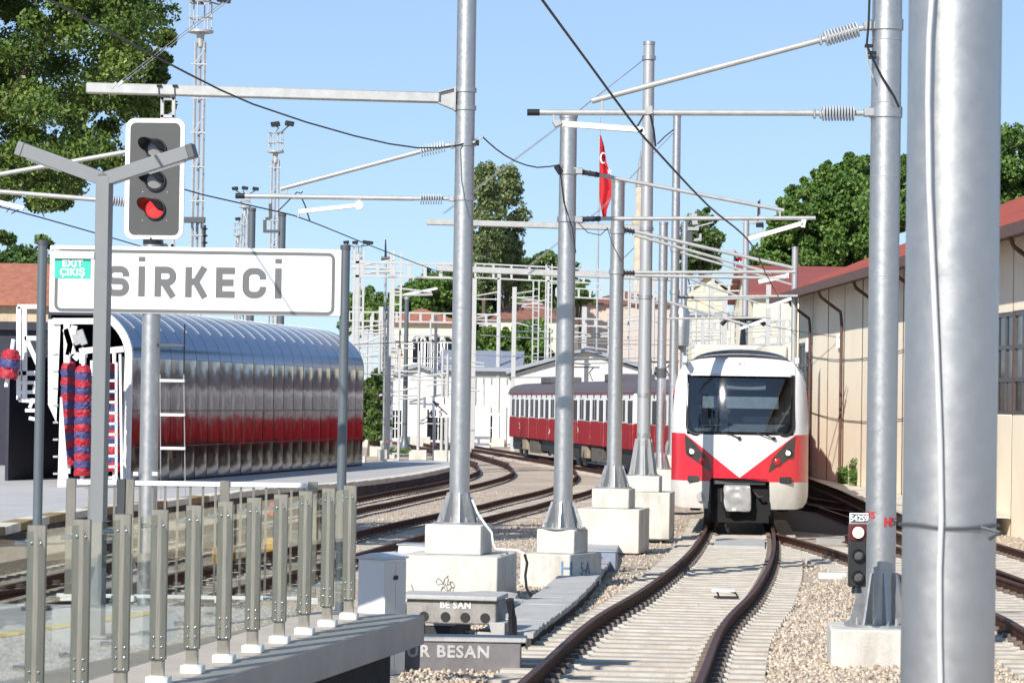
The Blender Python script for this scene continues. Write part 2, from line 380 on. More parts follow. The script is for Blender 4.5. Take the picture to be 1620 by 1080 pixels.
# the turnout leg that leaves to the right
t2 = [G(1228, 846, .21), G(1290, 863, .21), G(1345, 881, .21), G(1480, 935, .21), G(1578, 975, .21), G(1640, 1010, .21)]
nx = 1.5
def offset_line(pts, off):
    out = []
    for i, p in enumerate(pts):
        d = pts[min(i + 1, len(pts) - 1)] - pts[max(i - 1, 0)]; d.z = 0; d.normalize()
        out.append(p + Vector((d.y, -d.x, 0)) * off)
    return out
t2c = offset_line(t2, -GAUGE)
ext = t2c[-1] + (t2c[-1] - t2c[-2]).normalized() * 12
track('branch track leaving the main track towards the lower right corner', list(reversed(t2c + [ext])), (16, 60))
t3 = [G(1290, 800, .21), G(1400, 838, .21), G(1575, 903, .21), G(1660, 935, .21)]
t3c = offset_line(t3, -GAUGE)
track('track between the branch and the cream hall', list(reversed(t3c + [t3c[-1] + (t3c[-1] - t3c[-2]).normalized() * 15])), (16, 60))
t4 = [G(1440, 792, .21), G(1575, 820, .21), G(1700, 846, .21)]
track('rightmost track running right below the cream hall wall', list(reversed(offset_line(t4, -GAUGE))), (16, 40))
# two curved tracks on the left
l1 = pair([(480, 806), (555, 790), (650, 771), (720, 757), (752, 745), (753, 736), (735, 727), (690, 713), (640, 702)],
          [(480, 822), (555, 806), (650, 789), (745, 770), (805, 755), (815, 744), (792, 731), (730, 716), (672, 704)])
e = l1[0] + (l1[0] - l1[1]).normalized() * 45
track('left curved track beside the low island platform', [e] + l1, (40, 110), clips=True, sink=.058)
l2 = pair([(470, 868), (555, 848), (690, 815), (800, 790), (880, 770), (910, 756), (914, 746), (895, 735), (850, 722)],
          [(470, 900), (555, 876), (690, 838), (830, 803), (915, 782), (958, 765), (968, 752), (950, 741), (900, 727)])
e = l2[0] + (l2[0] - l2[1]).normalized() * 30
track('second curved track passing behind the silver poles', [e] + l2, (30, 110), sink=.05)
RT0 = G(640, 694, .21); RT1 = G(800, 716, .21); RT2 = G(1010, 750, .21)
rdir = (RT2 - RT1).normalized()
RDIR = rdir
track('far track under the maroon and white train', [RT1 + (RT1 - RT2).normalized() * 60, RT1, RT2, RT2 + rdir * 40], (100, 170), clips=False)
l4 = [G(560, 688, .21), G(640, 699, .21), G(720, 715, .21), G(780, 733, .21)]
track('rusty far track crossing beyond the island platform tip', l4, (90, 100), clips=False)

mb = MB(); q_ = [G(1232, 838), G(1345, 848), G(1440, 832), G(1420, 800), G(1283, 765), G(1180, 790)]; mb.add([v + Vector((0, 0, .006)) for v in q_], [tuple(range(6))]); kind(mb.build('dirty_shadow_gravel', mat('dirt_and_shadow_gravel', (.045, .042, .042), .85, 0, var=.5, scale=12, bump=.6, bscale=22), smooth=False), 'structure')  # dark dirty ground with the train's deep shadow put into its colour
# ballast stones, joined: nobody could count them
def stones():
    t = (1 + 5 ** .5) / 2
    iv = np.array([(-1, t, 0), (1, t, 0), (-1, -t, 0), (1, -t, 0), (0, -1, t), (0, 1, t), (0, -1, -t), (0, 1, -t), (t, 0, -1), (t, 0, 1), (-t, 0, -1), (-t, 0, 1)]) / 1.9
    fi = np.array([(0, 11, 5), (0, 5, 1), (0, 1, 7), (0, 7, 10), (0, 10, 11), (1, 5, 9), (5, 11, 4), (11, 10, 2), (10, 7, 6), (7, 1, 8), (3, 9, 4), (3, 4, 2), (3, 2, 6), (3, 6, 8), (3, 8, 9), (4, 9, 5), (2, 4, 11), (6, 2, 10), (8, 6, 7), (9, 8, 1)])
    tp = np.array(TRACKPTS); pts = []
    def region(x0f, x1f, y0, y1, n):
        Y = y0 * (y1 / y0) ** nrng.random(n) ** 1.0
        X = x0f + (x1f - x0f) * nrng.random(n); X = X * Y / 4500
        pts.append(np.stack([X, Y], 1))
    region(-170, 860, 22.0, 46, 36000)     # x limits are pixels from the frame centre
    region(-260, 820, 46, 100, 16000)
    P2 = np.concatenate(pts)
    keep = np.ones(len(P2), bool); sink = np.zeros(len(P2)); 
    for (x, y, dx, dy) in tp:
        if y < 18 or y > 105: continue
        q = P2 - (x, y); m_ = (np.abs(q) < 2).all(1)
        if not m_.any(): continue
        qq = q[m_]; lat = np.abs(qq[:, 0] * dy - qq[:, 1] * dx); al = np.abs(qq[:, 0] * dx + qq[:, 1] * dy)
        k = (al < .36) & (np.abs(lat - GAUGE) < .12)
        on = (al < .16) & (lat < 1.3) & (nrng.random(len(qq)) < .93)
        idx = np.where(m_)[0]; keep[idx[k | on]] = False
        sink[idx[(lat < 1.25)]] = .012
    # keep the near platform, the trough covers and foundations clear
    keep &= ~((P2[:, 1] < 26) & (P2[:, 0] < -.7))
    pxx = P2[:, 0] / P2[:, 1] * 4500 + 810; keep &= ~((P2[:, 1] > 60) & (pxx > 1190) & (pxx < 1440))
    P2 = P2[keep]; sink = sink[keep]; N = len(P2)
    z = np.where(P2[:, 1] < KNEE, -SLOPE * P2[:, 1], -SLOPE * KNEE) - sink + nrng.normal(.004, .010, N)
    sc = nrng.uniform(.6, 1.25, (N, 1, 3)) * nrng.uniform(.016, .032, (N, 1, 1))
    jit = iv[None] * (1 + nrng.normal(0, .16, (N, 12, 1)))
    a = nrng.random(N) * 6.283; ca, sa = np.cos(a), np.sin(a)
    v = jit * sc; x = v[:, :, 0] * ca[:, None] - v[:, :, 1] * sa[:, None]; y = v[:, :, 0] * sa[:, None] + v[:, :, 1] * ca[:, None]
    V = np.stack([x + P2[:, :1], y + P2[:, 1:], v[:, :, 2] + z[:, None]], 2).reshape(-1, 3)
    F = (fi[None] + (np.arange(N) * 12)[:, None, None]).reshape(-1, 3)
    vary = np.repeat(nrng.random(N), 12)
    mt = bpy.data.materials.new('ballast_stone'); mt.use_nodes = True; t_ = mt.node_tree; b = t_.nodes['Principled BSDF']; b.inputs['Roughness'].default_value = .9
    at_ = t_.nodes.new('ShaderNodeAttribute'); at_.attribute_name = 'vary'; cr = t_.nodes.new('ShaderNodeValToRGB'); el = cr.color_ramp.elements
    el[0].color = (.24, .19, .145, 1); el[1].color = (.57, .50, .41, 1); q = el.new(.3); q.color = (.42, .345, .27, 1); q = el.new(.7); q.color = (.485, .41, .32, 1)
    t_.links.new(at_.outputs['Fac'], cr.inputs[0]); t_.links.new(cr.outputs[0], b.inputs['Base Color'])
    o = bpy.data.objects.new('ballast_stones', fastmesh('ballast_stones', V, F, mt, vary)); COL.objects.link(o); kind(o, 'stuff')
stones()

# ------------------------------------------------------------------ near platform with its cast ledge
PZ = .585
E0 = H(672, 972, PZ); E1 = H(320, 1080, PZ); ed = (E0 - E1).normalized()
Enear = E0 - ed * 16
left = -16.0
mb = MB()
ledge_w = 1.15
def perp(d): return Vector((-d.y, d.x, 0))
inn = perp(ed) * ledge_w; 
inn = inn if inn.x < 0 else -inn
a, b = E0, Enear
mb.prism([a, b, b + inn, a + inn], (0, 0, -.25))
ledge = kind(mb.build('platform_ledge', ledgem, bevel=.012), 'structure')
mb = MB()
far_y = E0.y + .12
mb.prism([(a + inn).xy.to_3d() + Vector((0, 0, PZ - .004)), (b + inn).xy.to_3d() + Vector((0, 0, PZ - .004)), Vector((left, b.y, PZ - .004)), Vector((left, far_y + .5, PZ - .004)), Vector(((a + inn).x, far_y + .5, PZ - .004))], (0, 0, -.35))
kind(mb.build('platform', slabm, smooth=False), 'structure')
mb = MB()
sb = inn.normalized() * .28
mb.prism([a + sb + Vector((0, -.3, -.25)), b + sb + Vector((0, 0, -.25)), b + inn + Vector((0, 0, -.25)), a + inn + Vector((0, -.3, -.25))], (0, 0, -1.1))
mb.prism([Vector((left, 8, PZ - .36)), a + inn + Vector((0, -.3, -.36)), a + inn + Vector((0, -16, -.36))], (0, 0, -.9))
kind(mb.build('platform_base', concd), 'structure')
# yellow guide line on the platform
mb = MB()
q0 = H(-40, 1010, PZ); q1 = H(260, 965, PZ); dd = perp((q1 - q0).normalized()) * .1
mb.add([q0 - dd, q1 - dd, q1 + dd, q0 + dd], [(0, 1, 2, 3)])
kind(mb.build('platform_line', mat('yellow_line', (.55, .42, .12), .8, var=.15)), 'structure')

# ------------------------------------------------------------------ island platform in the middle distance
IZ = -.22
edge_px = [(-120, 860), (-20, 838), (75, 816), (150, 804), (300, 787), (431, 771), (520, 765), (600, 757), (660, 749), (700, 741), (722, 736)]
edge = smoothline([H(x, y, IZ) for x, y in edge_px], 1.6)
back = [H(716, 730, IZ), H(660, 726, IZ), H(575, 731, IZ), Vector((-16, 125, IZ)), Vector((-40, 125, IZ)), Vector((-40, 48, IZ))]
poly = edge + back
mb = MB(); mb.prism([Vector((p.x, p.y, IZ - .012)) for p in poly], (0, 0, -.6))
isl = kind(mb.build('island_platform', slabm, smooth=False), 'structure')
# edge stones of the island platform, each a stone; the near ones painted brown and white in turn
browny = mat('brown_edge_stone', (.27, .19, .085), .85, 0, var=.2, dirt=.3)
palep = mat('pale_edge_stone', (.66, .62, .52), .85, 0, var=.12, dirt=.3)
mossm = mat('dark_mossy_stone', (.075, .060, .050), .95, 0, var=.5, scale=3, bump=.4, bscale=15)
for i in range(len(edge) - 1):
    p0, p1 = edge[i], edge[i + 1]; d = (p1 - p0); nrm = perp(d.normalized())
    if nrm.x > 0: nrm = -nrm
    g_ = d.normalized() * .012
    mb = MB()
    mb.prism([p0 + g_ - nrm * .05, p1 - g_ - nrm * .05, p1 - g_ + nrm * .40, p0 + g_ + nrm * .40], (0, 0, -.17 + rnd.uniform(-.01, .01)))
    near_ = p0.y < 76
    o = mb.build('edge_stone', (browny if i % 2 else palep) if near_ else palep, isl, bevel=.015, seg=1)
    mb = MB()
    q0 = p0 + g_ - nrm * rnd.uniform(.01, .04) + Vector((0, 0, -.18)); q1 = p1 - g_ - nrm * rnd.uniform(.01, .04) + Vector((0, 0, -.18))
    mb.prism([q0, q1, q1 + nrm * .3, q0 + nrm * .3], (0, 0, -.55))
    mb.build('wall_stone', mossm, isl, bevel=.02, seg=1)

# ------------------------------------------------------------------ concrete cable trough with its covers beside the main track
tp = [G(x, y, .19) - Vector((0, 0, .19)) for x, y in [(800, 999), (830, 978), (867, 953), (905, 921), (938, 885), (962, 850), (988, 826), (1030, 800)]]
tl = smoothline(tp, .7)
root = thing('cable_trough', 'concrete cable trough with a long row of grey cover slabs beside the track', 'cable trough', tl[0])
acc = 0; k = 0; Ls = [0]
for i in range(1, len(tl)): Ls.append(Ls[-1] + (tl[i] - tl[i - 1]).length)
def tat(s):
    for i in range(1, len(tl)):
        if Ls[i] >= s:
            q = (s - Ls[i - 1]) / max(Ls[i] - Ls[i - 1], 1e-6); return tl[i - 1].lerp(tl[i], q), (tl[i] - tl[i - 1]).normalized()
    return tl[-1], (tl[-1] - tl[-2]).normalized()
s = 0
while s < Ls[-1] - .5:
    p, d = tat(s + .25); rz = math.atan2(d.y, d.x) - math.pi / 2
    mb = MB(); mb.box((p.x, p.y, zg(p.y) + .16 + rnd.uniform(-.008, .008)), (.62 + rnd.uniform(-.02, .02), .485, .07), rz + rnd.uniform(-.02, .02))
    mb.build('cover_slab', concg, root, w=True, bevel=.008, seg=1)
    s += .5
mb = MB(); rail_ = [tat(q * Ls[-1] / 40) for q in range(41)]
for sg in (-1, 1):
    for i in range(40):
        (p, d), (p2, d2) = rail_[i], rail_[i + 1]; n_ = perp(d) * (.25 * sg)
        mb.bar((p + n_).xy.to_3d() + Vector((0, 0, zg(p.y) + .02)), (p2 + n_).xy.to_3d() + Vector((0, 0, zg(p2.y) + .02)), .06, .2)
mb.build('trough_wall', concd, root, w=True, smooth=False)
# ------------------------------------------------------------------ cream hall on the right
HA = Vector((12.2, 68, 0)); HB = Vector((11.0, 109, 0)); hd = (HB - HA).normalized(); hn = Vector((-hd.y, hd.x, 0))   # hn points to the tracks
if hn.x > 0: hn = -hn
hbase, heave = -.22, 6.55
hall = thing('train_hall', 'long cream panelled train hall with red sheet roof right of the train', 'hall', (12.2, 68, -.22))
def hp(t, out=0.0, z=0.0): p = HA + hd * t + hn * out; return Vector((p.x, p.y, z))
PL = 4.0; t1 = (HB - HA).length; ts = [t1 - PL * i for i in range(17)][::-1]
panelm = creamw
def hquad(mb, ta, tb, za, zb, o0, o1):
    mb.hexa([hp(ta, o0, za), hp(tb, o0, za), hp(tb, o1, za), hp(ta, o1, za), hp(ta, o0, zb), hp(tb, o0, zb), hp(tb, o1, zb), hp(ta, o1, zb)])
WINB, WINT = 2.25, 4.75
def winspan(ta, tb):
    y = HA.y + hd.y * (ta + tb) / 2
    return y > 105 or 40 < y < 75
for i in range(len(ts) - 1):
    ta, tb = ts[i] + .04, ts[i + 1] - .04; off = rnd.uniform(0, .02)
    mb = MB()
    if winspan(ta, tb):
        hquad(mb, ta, tb, hbase - .6, WINB, -.15, off); mb.build('wall_panel', panelm, hall, w=True, bevel=.02, seg=1); mb = MB(); hquad(mb, ta, tb, WINT, heave + .1, -.15, off)
    else: hquad(mb, ta, tb, hbase - .6, heave + .1, -.15, off)
    mb.build('wall_panel', panelm, hall, w=True, bevel=.02, seg=1)
    mb = MB(); hquad(mb, ts[i + 1] - .06, ts[i + 1] + .06, hbase - .6, heave + .1, -.14, .012); mb.build('wall_joint', brownm, hall, w=True, smooth=False)
    if winspan(ta, tb):
        fr = MB(); n = 4
        for q in range(n + 1):
            t_ = ta + (tb - ta) * q / n; hquad(fr, t_ - .05, t_ + .05, WINB, WINT, -.1, -.01)
        for z in (WINB + .05, WINB + .85, WINB + 1.65, WINT - .05): hquad(fr, ta + .051, tb - .051, z - .05, z + .05, -.1, -.012)
        wf = fr.build('window_frame', dgrey, hall, w=True, smooth=False)
        for q in range(n):
            for z0, z1 in ((WINB + .1, WINB + .8), (WINB + .9, WINB + 1.6), (WINB + 1.7, WINT - .1)):
                mb = MB(); a_ = ta + (tb - ta) * q / n + .05; b_ = ta + (tb - ta) * (q + 1) / n - .05
                hquad(mb, a_, b_, z0, z1, -.07, -.05 + rnd.uniform(-.004, .004)); mb.build('pane', mat('dusty_pane', (.10, .105, .11), .25, 0, var=.6, scale=.8) if rnd.random() < .6 else glassd, wf, w=True, smooth=False)
# roof
mb = MB(); k = .418; ov = .95; t0 = ts[0] - 2
def roofq(o0, z0, o1, z1, th):
    mb.hexa([hp(t0, o0, z0 - th), hp(t1 + 1.0, o0, z0 - th), hp(t1 + 1.0, o1, z1 - th), hp(t0, o1, z1 - th), hp(t0, o0, z0), hp(t1 + 1.0, o0, z0), hp(t1 + 1.0, o1, z1), hp(t0, o1, z1)])
roofq(ov, heave - .02, -8.5, heave - .02 + k * (8.5 + ov), .12); roofq(-17.9, heave, -8.51, heave - .02 + k * (8.5 + ov), .12)
rf = mb.build('roof', redroof, hall, w=True, smooth=False)
sm = MB(); q = t0
while q < t1 + 1:
    a_, b_ = hp(q, ov, heave), hp(q, -8.4, heave + k * (8.4 + ov)); sm.bar(a_ + Vector((0, 0, .02)), b_ + Vector((0, 0, .02)), .05, .06); q += 1.0
sm.build('roof_seam', redroof, rf, w=True, smooth=False)
mb = MB(); hquad(mb, t0, t1 + 1.02, heave - .24, heave + .01, ov + .001, ov + .10); mb.build('gutter', brownm, hall, w=True, smooth=False)
mb = MB(); hquad(mb, t0, t1 + .9, heave - .02, heave + .08, 0.03, ov - .02); mb.build('eave_soffit', brownm, hall, w=True, smooth=False)
mb = MB(); mb.prism([hp(t1 - .1, -.1, hbase - .6), hp(t1 - .1, -17, hbase - .6), hp(t1 - .1, -17, heave - .05), hp(t1 - .1, -8.5, heave + k * 9.2), hp(t1 - .1, -.1, heave - .05)], hd * .15)
mb.build('gable_wall', creamb, hall, w=True, smooth=False)
for i in range(3, len(ts)):
    if i % 2 == 0: continue
    tt = ts[i]
    mb = MB(); mb.path([hp(tt, ov, heave - .2), hp(tt, ov - .1, heave - .45), hp(tt, .16, heave - .95), hp(tt, .12, heave - 1.3), hp(tt, .12, hbase)], .055, 8)
    mb.build('downpipe', brownm, hall, w=True)
for i in range(3, len(ts), 2):
    mb = MB(); mb.box(hp(ts[i] + 1.2, .02, heave - 1.9), (.2, .25, .5)); mb.build('wall_bracket', whitep, hall, w=True)
# thin cables sagging across the wall
for z0, lab in ((3.95, 'upper'), (1.9, 'lower')):
    mb = MB(); mb.path([hp(12 + (t1 - 14) * q / 16, .05, z0 + .35 * (abs(q - 8) / 8) ** 2) for q in range(17)], .014, 4); mb.build('wall_cable', blackm, hall, w=True)
# small white concrete block against its near end, and the dock in front
bp = H(1583, 815, -.35); mb = MB(); mb.box((bp.x, bp.y, -.35 + .45), (.35, .5, .95), 0)
tag(mb.build('concrete_block', concw, bevel=.02), 'upright pale concrete block standing against the near cream hall wall', 'concrete block')
dk = [H(1283, 757, -.22), H(1330, 775, -.22), H(1378, 797, -.22), H(1440, 815, -.22)]
mb = MB(); wl = [hp((p.y - HA.y) / hd.y, .06, -.22) for p in dk]
mb.prism(dk + [Vector((wl[-1].x, wl[-1].y, -.22)), hp(t1, .06, -.22)], (0, 0, -.03)); dock = kind(mb.build('dock_top', concw, smooth=False), 'structure')
mb = MB(); mb.prism([p + Vector((.04, 0, -.03)) for p in dk] + [hp(t1, .05, -.25)], (0, 0, -.9)); kind(mb.build('dock_wall', concd, smooth=False), 'structure')  # the train's shadow on this face is painted as dark concrete
mb = MB(); mb.path([p + Vector((-.02, 0, -.28)) for p in dk], .05, 6); mb.build('dock_pipe', blackm, dock)

# ------------------------------------------------------------------ far buildings
def building(name, label, c, size, rz, z1, wallm, roofm, rh, wins=None, roof='gable', cat='building', z0=-.9, group=None):
    root = thing(name, label, cat, (c[0], c[1], z0), rz, group)
    L, D = size; h = z1 - z0
    mb = MB(); mb.box((0, 0, h / 2), (L, D, h)); wl = mb.build('wall', wallm, root, smooth=False)
    mb = MB(); o = .5
    if roof == 'gable':
        mb.hexa([(-L / 2 - o, -D / 2 - o, h), (L / 2 + o, -D / 2 - o, h), (L / 2 + o, 0, h + rh), (-L / 2 - o, 0, h + rh), (-L / 2 - o, -D / 2 - o, h + .25), (L / 2 + o, -D / 2 - o, h + .25), (L / 2 + o, 0, h + rh + .25), (-L / 2 - o, 0, h + rh + .25)])
        mb.hexa([(-L / 2 - o, 0.001, h + rh), (L / 2 + o, 0.001, h + rh), (L / 2 + o, D / 2 + o, h), (-L / 2 - o, D / 2 + o, h), (-L / 2 - o, 0.001, h + rh + .25), (L / 2 + o, 0.001, h + rh + .25), (L / 2 + o, D / 2 + o, h + .25), (-L / 2 - o, D / 2 + o, h + .25)])
        for s in (-1, 1):
            gm = MB(); gm.prism([(s * L / 2, -D / 2, h - .01), (s * L / 2, D / 2, h - .01), (s * L / 2, 0, h + rh - .02)], (-s * .1, 0, 0))
            gm.build('gable', wallm, root, smooth=False)
    elif roof == 'hip':
        q = min(L, D) / 2
        mb.add([(-L / 2 - o, -D / 2 - o, h), (L / 2 + o, -D / 2 - o, h), (L / 2 + o, D / 2 + o, h), (-L / 2 - o, D / 2 + o, h), (-L / 2 + q, 0, h + rh), (L / 2 - q, 0, h + rh)], [(0, 1, 5, 4), (1, 2, 5), (2, 3, 4, 5), (3, 0, 4), (3, 2, 1, 0)])
    elif roof == 'gablefront':
        for s in (-1, 1):
            x = s * (L / 2 + o); mb.hexa([(x, -D / 2 - o, h), (0.002 * s, -D / 2 - o, h + rh), (0.002 * s, D / 2 + o, h + rh), (x, D / 2 + o, h), (x, -D / 2 - o, h + .25), (0.002 * s, -D / 2 - o, h + rh + .25), (0.002 * s, D / 2 + o, h + rh + .25), (x, D / 2 + o, h + .25)])
        gm = MB(); gm.prism([(-L / 2, -D / 2, h - .01), (L / 2, -D / 2, h - .01), (0, -D / 2, h + rh - .02)], (0, .2, 0)); gm.build('gable', wallm, root, smooth=False)
    else: mb.box((0, 0, h + .15), (L + .6, D + .6, .3))
    mb.build('roof', roofm, root, smooth=False)
    for (x, z, ww, wh, arch) in (wins or []):
        fm = MB(); y = -D / 2
        fm.box((x - ww / 2 - .08, y - .02, z), (.16, .2, wh)); fm.box((x + ww / 2 + .08, y - .02, z), (.16, .2, wh)); fm.box((x, y - .021, z - wh / 2 - .08), (ww + .4, .26, .16))
        if arch:
            pts = [(x + (ww / 2 + .16) * math.cos(math.pi * q / 8), y - .1, z + wh / 2 + (ww / 2 + .16) * math.sin(math.pi * q / 8)) for q in range(9)]
            fm.path(pts, .09, 4)
        else: fm.box((x, y - .021, z + wh / 2 + .08), (ww + .4, .22, .16))
        f_ = fm.build('window', whitep, root, smooth=False)
        pm = MB()
        if arch: pm.prism([(x - ww / 2, y - .03, z - wh / 2), (x + ww / 2, y - .03, z - wh / 2)] + [(x + ww / 2 * math.cos(math.pi * q / 8), y - .03, z + wh / 2 + ww / 2 * math.sin(math.pi * q / 8)) for q in range(9)], (0, .06, 0))
        else: pm.box((x, y - .01, z), (ww, .06, wh))
        pm.build('pane', glassd, f_, smooth=False)
        bm_ = MB(); bm_.box((x, y - .05, z), (.06, .04, wh)); bm_.box((x, y - .052, z + .1), (ww, .04, .06)); bm_.build('glazing_bar', whitep, f_, smooth=False)
    return root
def span(px0, px1, Y): a = P(px0, 600, Y); b = P(px1, 600, Y); return ((a.x + b.x) / 2, Y), abs(b.x - a.x)
def zat(px, py, Y): return P(px, py, Y).z
# cream building with arched windows behind the central pole
Y = 235; c, L = span(598, 726, Y)
building('arched_building', 'cream building with tall arched windows and terracotta roof behind the central pole', (c[0], Y + 6), (L, 12), R(2), zat(660, 512, Y), creamb, terrac, 1.5,
         [(-L / 2 + L * f, 6.2, .9, 3.6, True) for f in (.08, .46, .58, .70, .82)] + [(-L / 2 + L * f, 1.6, 1.0, 1.8, False) for f in (.2, .5, .7)], 'hip')
Y = 205; c, L = span(575, 704, Y)
building('gable_shed', 'white shed with a shallow gable end left of the central pole', (c[0] + 1, Y + 8), (L, 16), 0, zat(640, 604, Y), shedw, metalsheet, 1.1, [(1.5, 1.5, 1.6, 2.2, False), (-1.6, 1.5, .9, 2.0, False)], 'gablefront', 'shed')
Y = 200; c, L = span(706, 818, Y)
r_ = building('ribbed_shed', 'long pale grey ribbed shed between central pole and maroon train', (c[0], Y + 5), (L, 10), R(-1), zat(760, 587, Y), shedg, metalsheet, 1.3, [(.6, 1.3, 1.2, 1.9, False)], 'gable', 'shed')
for i in range(9):
    mb = MB(); mb.box((-L / 2 + .3 + i * (L - .6) / 8, -5.06, 2.6), (.42, .14, 4.6)); mb.build('wall_rib', shedw, r_, smooth=False)
for i in range(5):
    mb = MB(); mb.box((-L / 2 + .9 + i * (L - 1.6) / 4, -5.03, 3.6), (.35, .08, 1.6)); mb.build('light_strip', whitep, r_, smooth=False)
Y = 190; c, L = span(812, 1046, Y)
r_ = building('white_gable_shed', 'white shed with wide gable standing behind the maroon train', (c[0], Y + 9), (L, 14), 0, zat(900, 592, Y), shedw, metalsheet, 1.6, [(-L * .3, 2.2, 1.3, 1.6, False), (L * .1, 2.2, 1.3, 1.6, False)], 'gablefront', 'shed')
Y = 260; c, L = span(780, 900, Y)
building('brown_roof_house', 'cream house with brown tiled roof behind the tall silver pole', (c[0], Y + 6), (L, 11), R(-12), zat(840, 505, Y), creamb, mat('brown_tiles', (.22, .10, .07), .9, 0, var=.25, scale=2, bump=.3, bscale=8), 2.2, [(-2.4, 5.2, 1.1, 1.6, False), (0, 5.2, 1.1, 1.6, False), (2.2, 5.2, 1.1, 1.6, False), (-1.2, 2.4, 1.1, 1.6, False), (1.4, 2.4, 1.1, 1.6, False)], 'hip')
Y = 280; c, L = span(905, 1075, Y)
building('pink_house', 'pink plastered house with brown roof and a roof rail among the poles', (c[0], Y + 6), (L, 12), R(6), zat(980, 482, Y), mat('pink_stucco', (.62, .47, .40), .9, 0, var=.06), mat('brown_tiles2', (.21, .09, .065), .9, 0, var=.25, scale=2), 1.6, [(-3.8, 6, 1.1, 1.8, False), (-1.6, 6, 1.1, 1.8, False), (.6, 6, 1.1, 1.8, False), (2.8, 6, 1.1, 1.8, False), (-2.6, 2.6, 1.2, 1.9, False), (1.4, 2.6, 1.2, 1.9, False)], 'hip')
Y = 210; c, L = span(1094, 1262, Y)
building('pale_yellow_house', 'pale yellow two storey house above the roof of the red and white train', (c[0], Y + 6), (L, 12), 0, zat(1160, 500, Y), creamb, metalsheet, .8, [(-L / 2 + L * f, 5.4, 1.0, 1.9, False) for f in (.16, .30, .46, .60, .76, .9)] + [(-L / 2 + L * f, 2.2, 1.0, 1.9, False) for f in (.16, .30, .46, .60, .76, .9)], 'flat')
Y = 250; c, L = span(1086, 1150, Y)
building('yellow_gable_house', 'yellow gable of a house behind the pale yellow two storey house', (c[0], Y + 5), (L, 10), 0, zat(1110, 462, Y), mat('yellow_stucco', (.72, .64, .42), .9, 0, var=.04), metalsheet, 1.4, [(0, 8, .9, 1.2, False)], 'gablefront')
Y = 165; c, L = span(1196, 1330, Y)
building('red_roof_annex', 'annex with a red sloping roof beyond the far end of the hall', (c[0] + .8, Y + 7), (L + 2, 14), 0, zat(1250, 470, Y), creamb, redroof, 1.9, [(-1.6, 3.6, 1.0, 1.8, False), (.6, 3.6, 1.0, 1.8, False)], 'gable')
Y = 135; c, L = span(-160, 82, Y)
building('terracotta_house', 'cream house with terracotta tiled roof behind the red and blue wash brushes', (c[0], Y + 5), (L, 10), R(3), zat(40, 484, Y), mat('tan_stucco', (.52, .43, .30), .9, 0, var=.08, dirt=.4), terrac, 2.0, [(L / 2 - 1.6, 4.0, .9, 1.3, False)], 'gable')
Y = 104; c, L = span(-200, 66, Y)
r_ = building('dark_shed', 'dark navy clad shed at the far left edge behind the brushes', (c[0], Y + 4), (L, 8), 0, zat(30, 522, Y), navy, navy, .3, None, 'flat', 'shed', z0=-.3)
for i in range(7):
    mb = MB(); mb.box((L / 2 - .25 - i * .9, -4.03, 2.2), (.10, .06, 4.2)); mb.build('cladding_rib', mat('navy_rib', (.04, .045, .07), .5, .1), r_, smooth=False)
# ------------------------------------------------------------------ wash tunnel of curved steel panels
WA = H(203, 766, IZ); WB = H(573, 736, IZ); wd = (WB - WA); WL = wd.length; wd.normalize(); wn = Vector((wd.y, -wd.x, 0))   # wn to the right
WH = 5.35; WW = 4.4; EAVE = 3.75
steelm = mat('polished_steel_panel', (.205, .205, .22), .10, 1.0, var=.04, scale=2)
def wavy():
    t = steelm.node_tree; n = t.nodes; b = n['Principled BSDF']; g = n.new('ShaderNodeNewGeometry'); no = n.new('ShaderNodeTexNoise'); no.inputs['Scale'].default_value = .9; no.inputs['Detail'].default_value = 2
    t.links.new(g.outputs['Position'], no.inputs['Vector']); bu = n.new('ShaderNodeBump'); bu.inputs['Strength'].default_value = .22; bu.inputs['Distance'].default_value = .05
    t.links.new(no.outputs['Fac'], bu.inputs['Height']); t.links.new(bu.outputs[0], b.inputs['Normal'])
wavy()
wash = thing('wash_tunnel', 'train wash tunnel of mirror bright steel panels with rounded blue reflecting roof', 'wash tunnel', WA)
NB = 22; bl = WL / NB
def wpt(s, across, z): p = WA + wd * s - wn * across; return Vector((p.x, p.y, IZ + z))
prof = []
rc = WW / 2
for q in range(15):
    a = math.pi * q / 28; prof.append((rc - rc * math.cos(a), EAVE + (WH - EAVE) * math.sin(a)))
for i in range(NB):
    s0, s1 = i * bl + .015, (i + 1) * bl - .015
    for (za, zb) in ((.05, 1.06), (1.09, 2.15), (2.18, EAVE - .01)):
        mb = MB(); bulge = .018; n = 4; vs = []; fs = []
        til = rnd.uniform(-.012, .012); 
        for a in range(n + 1):
            for b_ in range(n + 1):
                u, v = a / n, b_ / n; out = bulge * (1 - (2 * u - 1) ** 4) * 1.0 + til * (u - .5)
                vs.append(wpt(s0 + (s1 - s0) * u, -out, za + (zb - za) * v))
        fs = [(a * (n + 1) + b_, (a + 1) * (n + 1) + b_, (a + 1) * (n + 1) + b_ + 1, a * (n + 1) + b_ + 1) for a in range(n) for b_ in range(n)]
        mb.add(vs, fs); mb.build('wall_panel', steelm, wash, w=True)
    mb = MB(); vs = []; k = len(prof)
    for s in (s0, s1):
        for (a, z) in prof: vs.append(wpt(s, a, z))
    mb.add(vs, [(j, j + 1, k + j + 1, k + j) for j in range(k - 1)]); mb.build('roof_panel', mat('blue_steel_roof', (.065, .105, .20), .16, .9, var=.05), wash, w=True)
    mb = MB(); mb.path([wpt(i * bl, a - .01, z + .02) for (a, z) in prof[5:]], .009, 4); mb.build('roof_rib', whitep, wash, w=True)
for zz in (1.075, 2.165):
    mb = MB(); mb.bar(wpt(0, .03, zz), wpt(WL, .03, zz), .05, .05); mb.build('seam_rail', dgrey, wash, w=True, smooth=False)
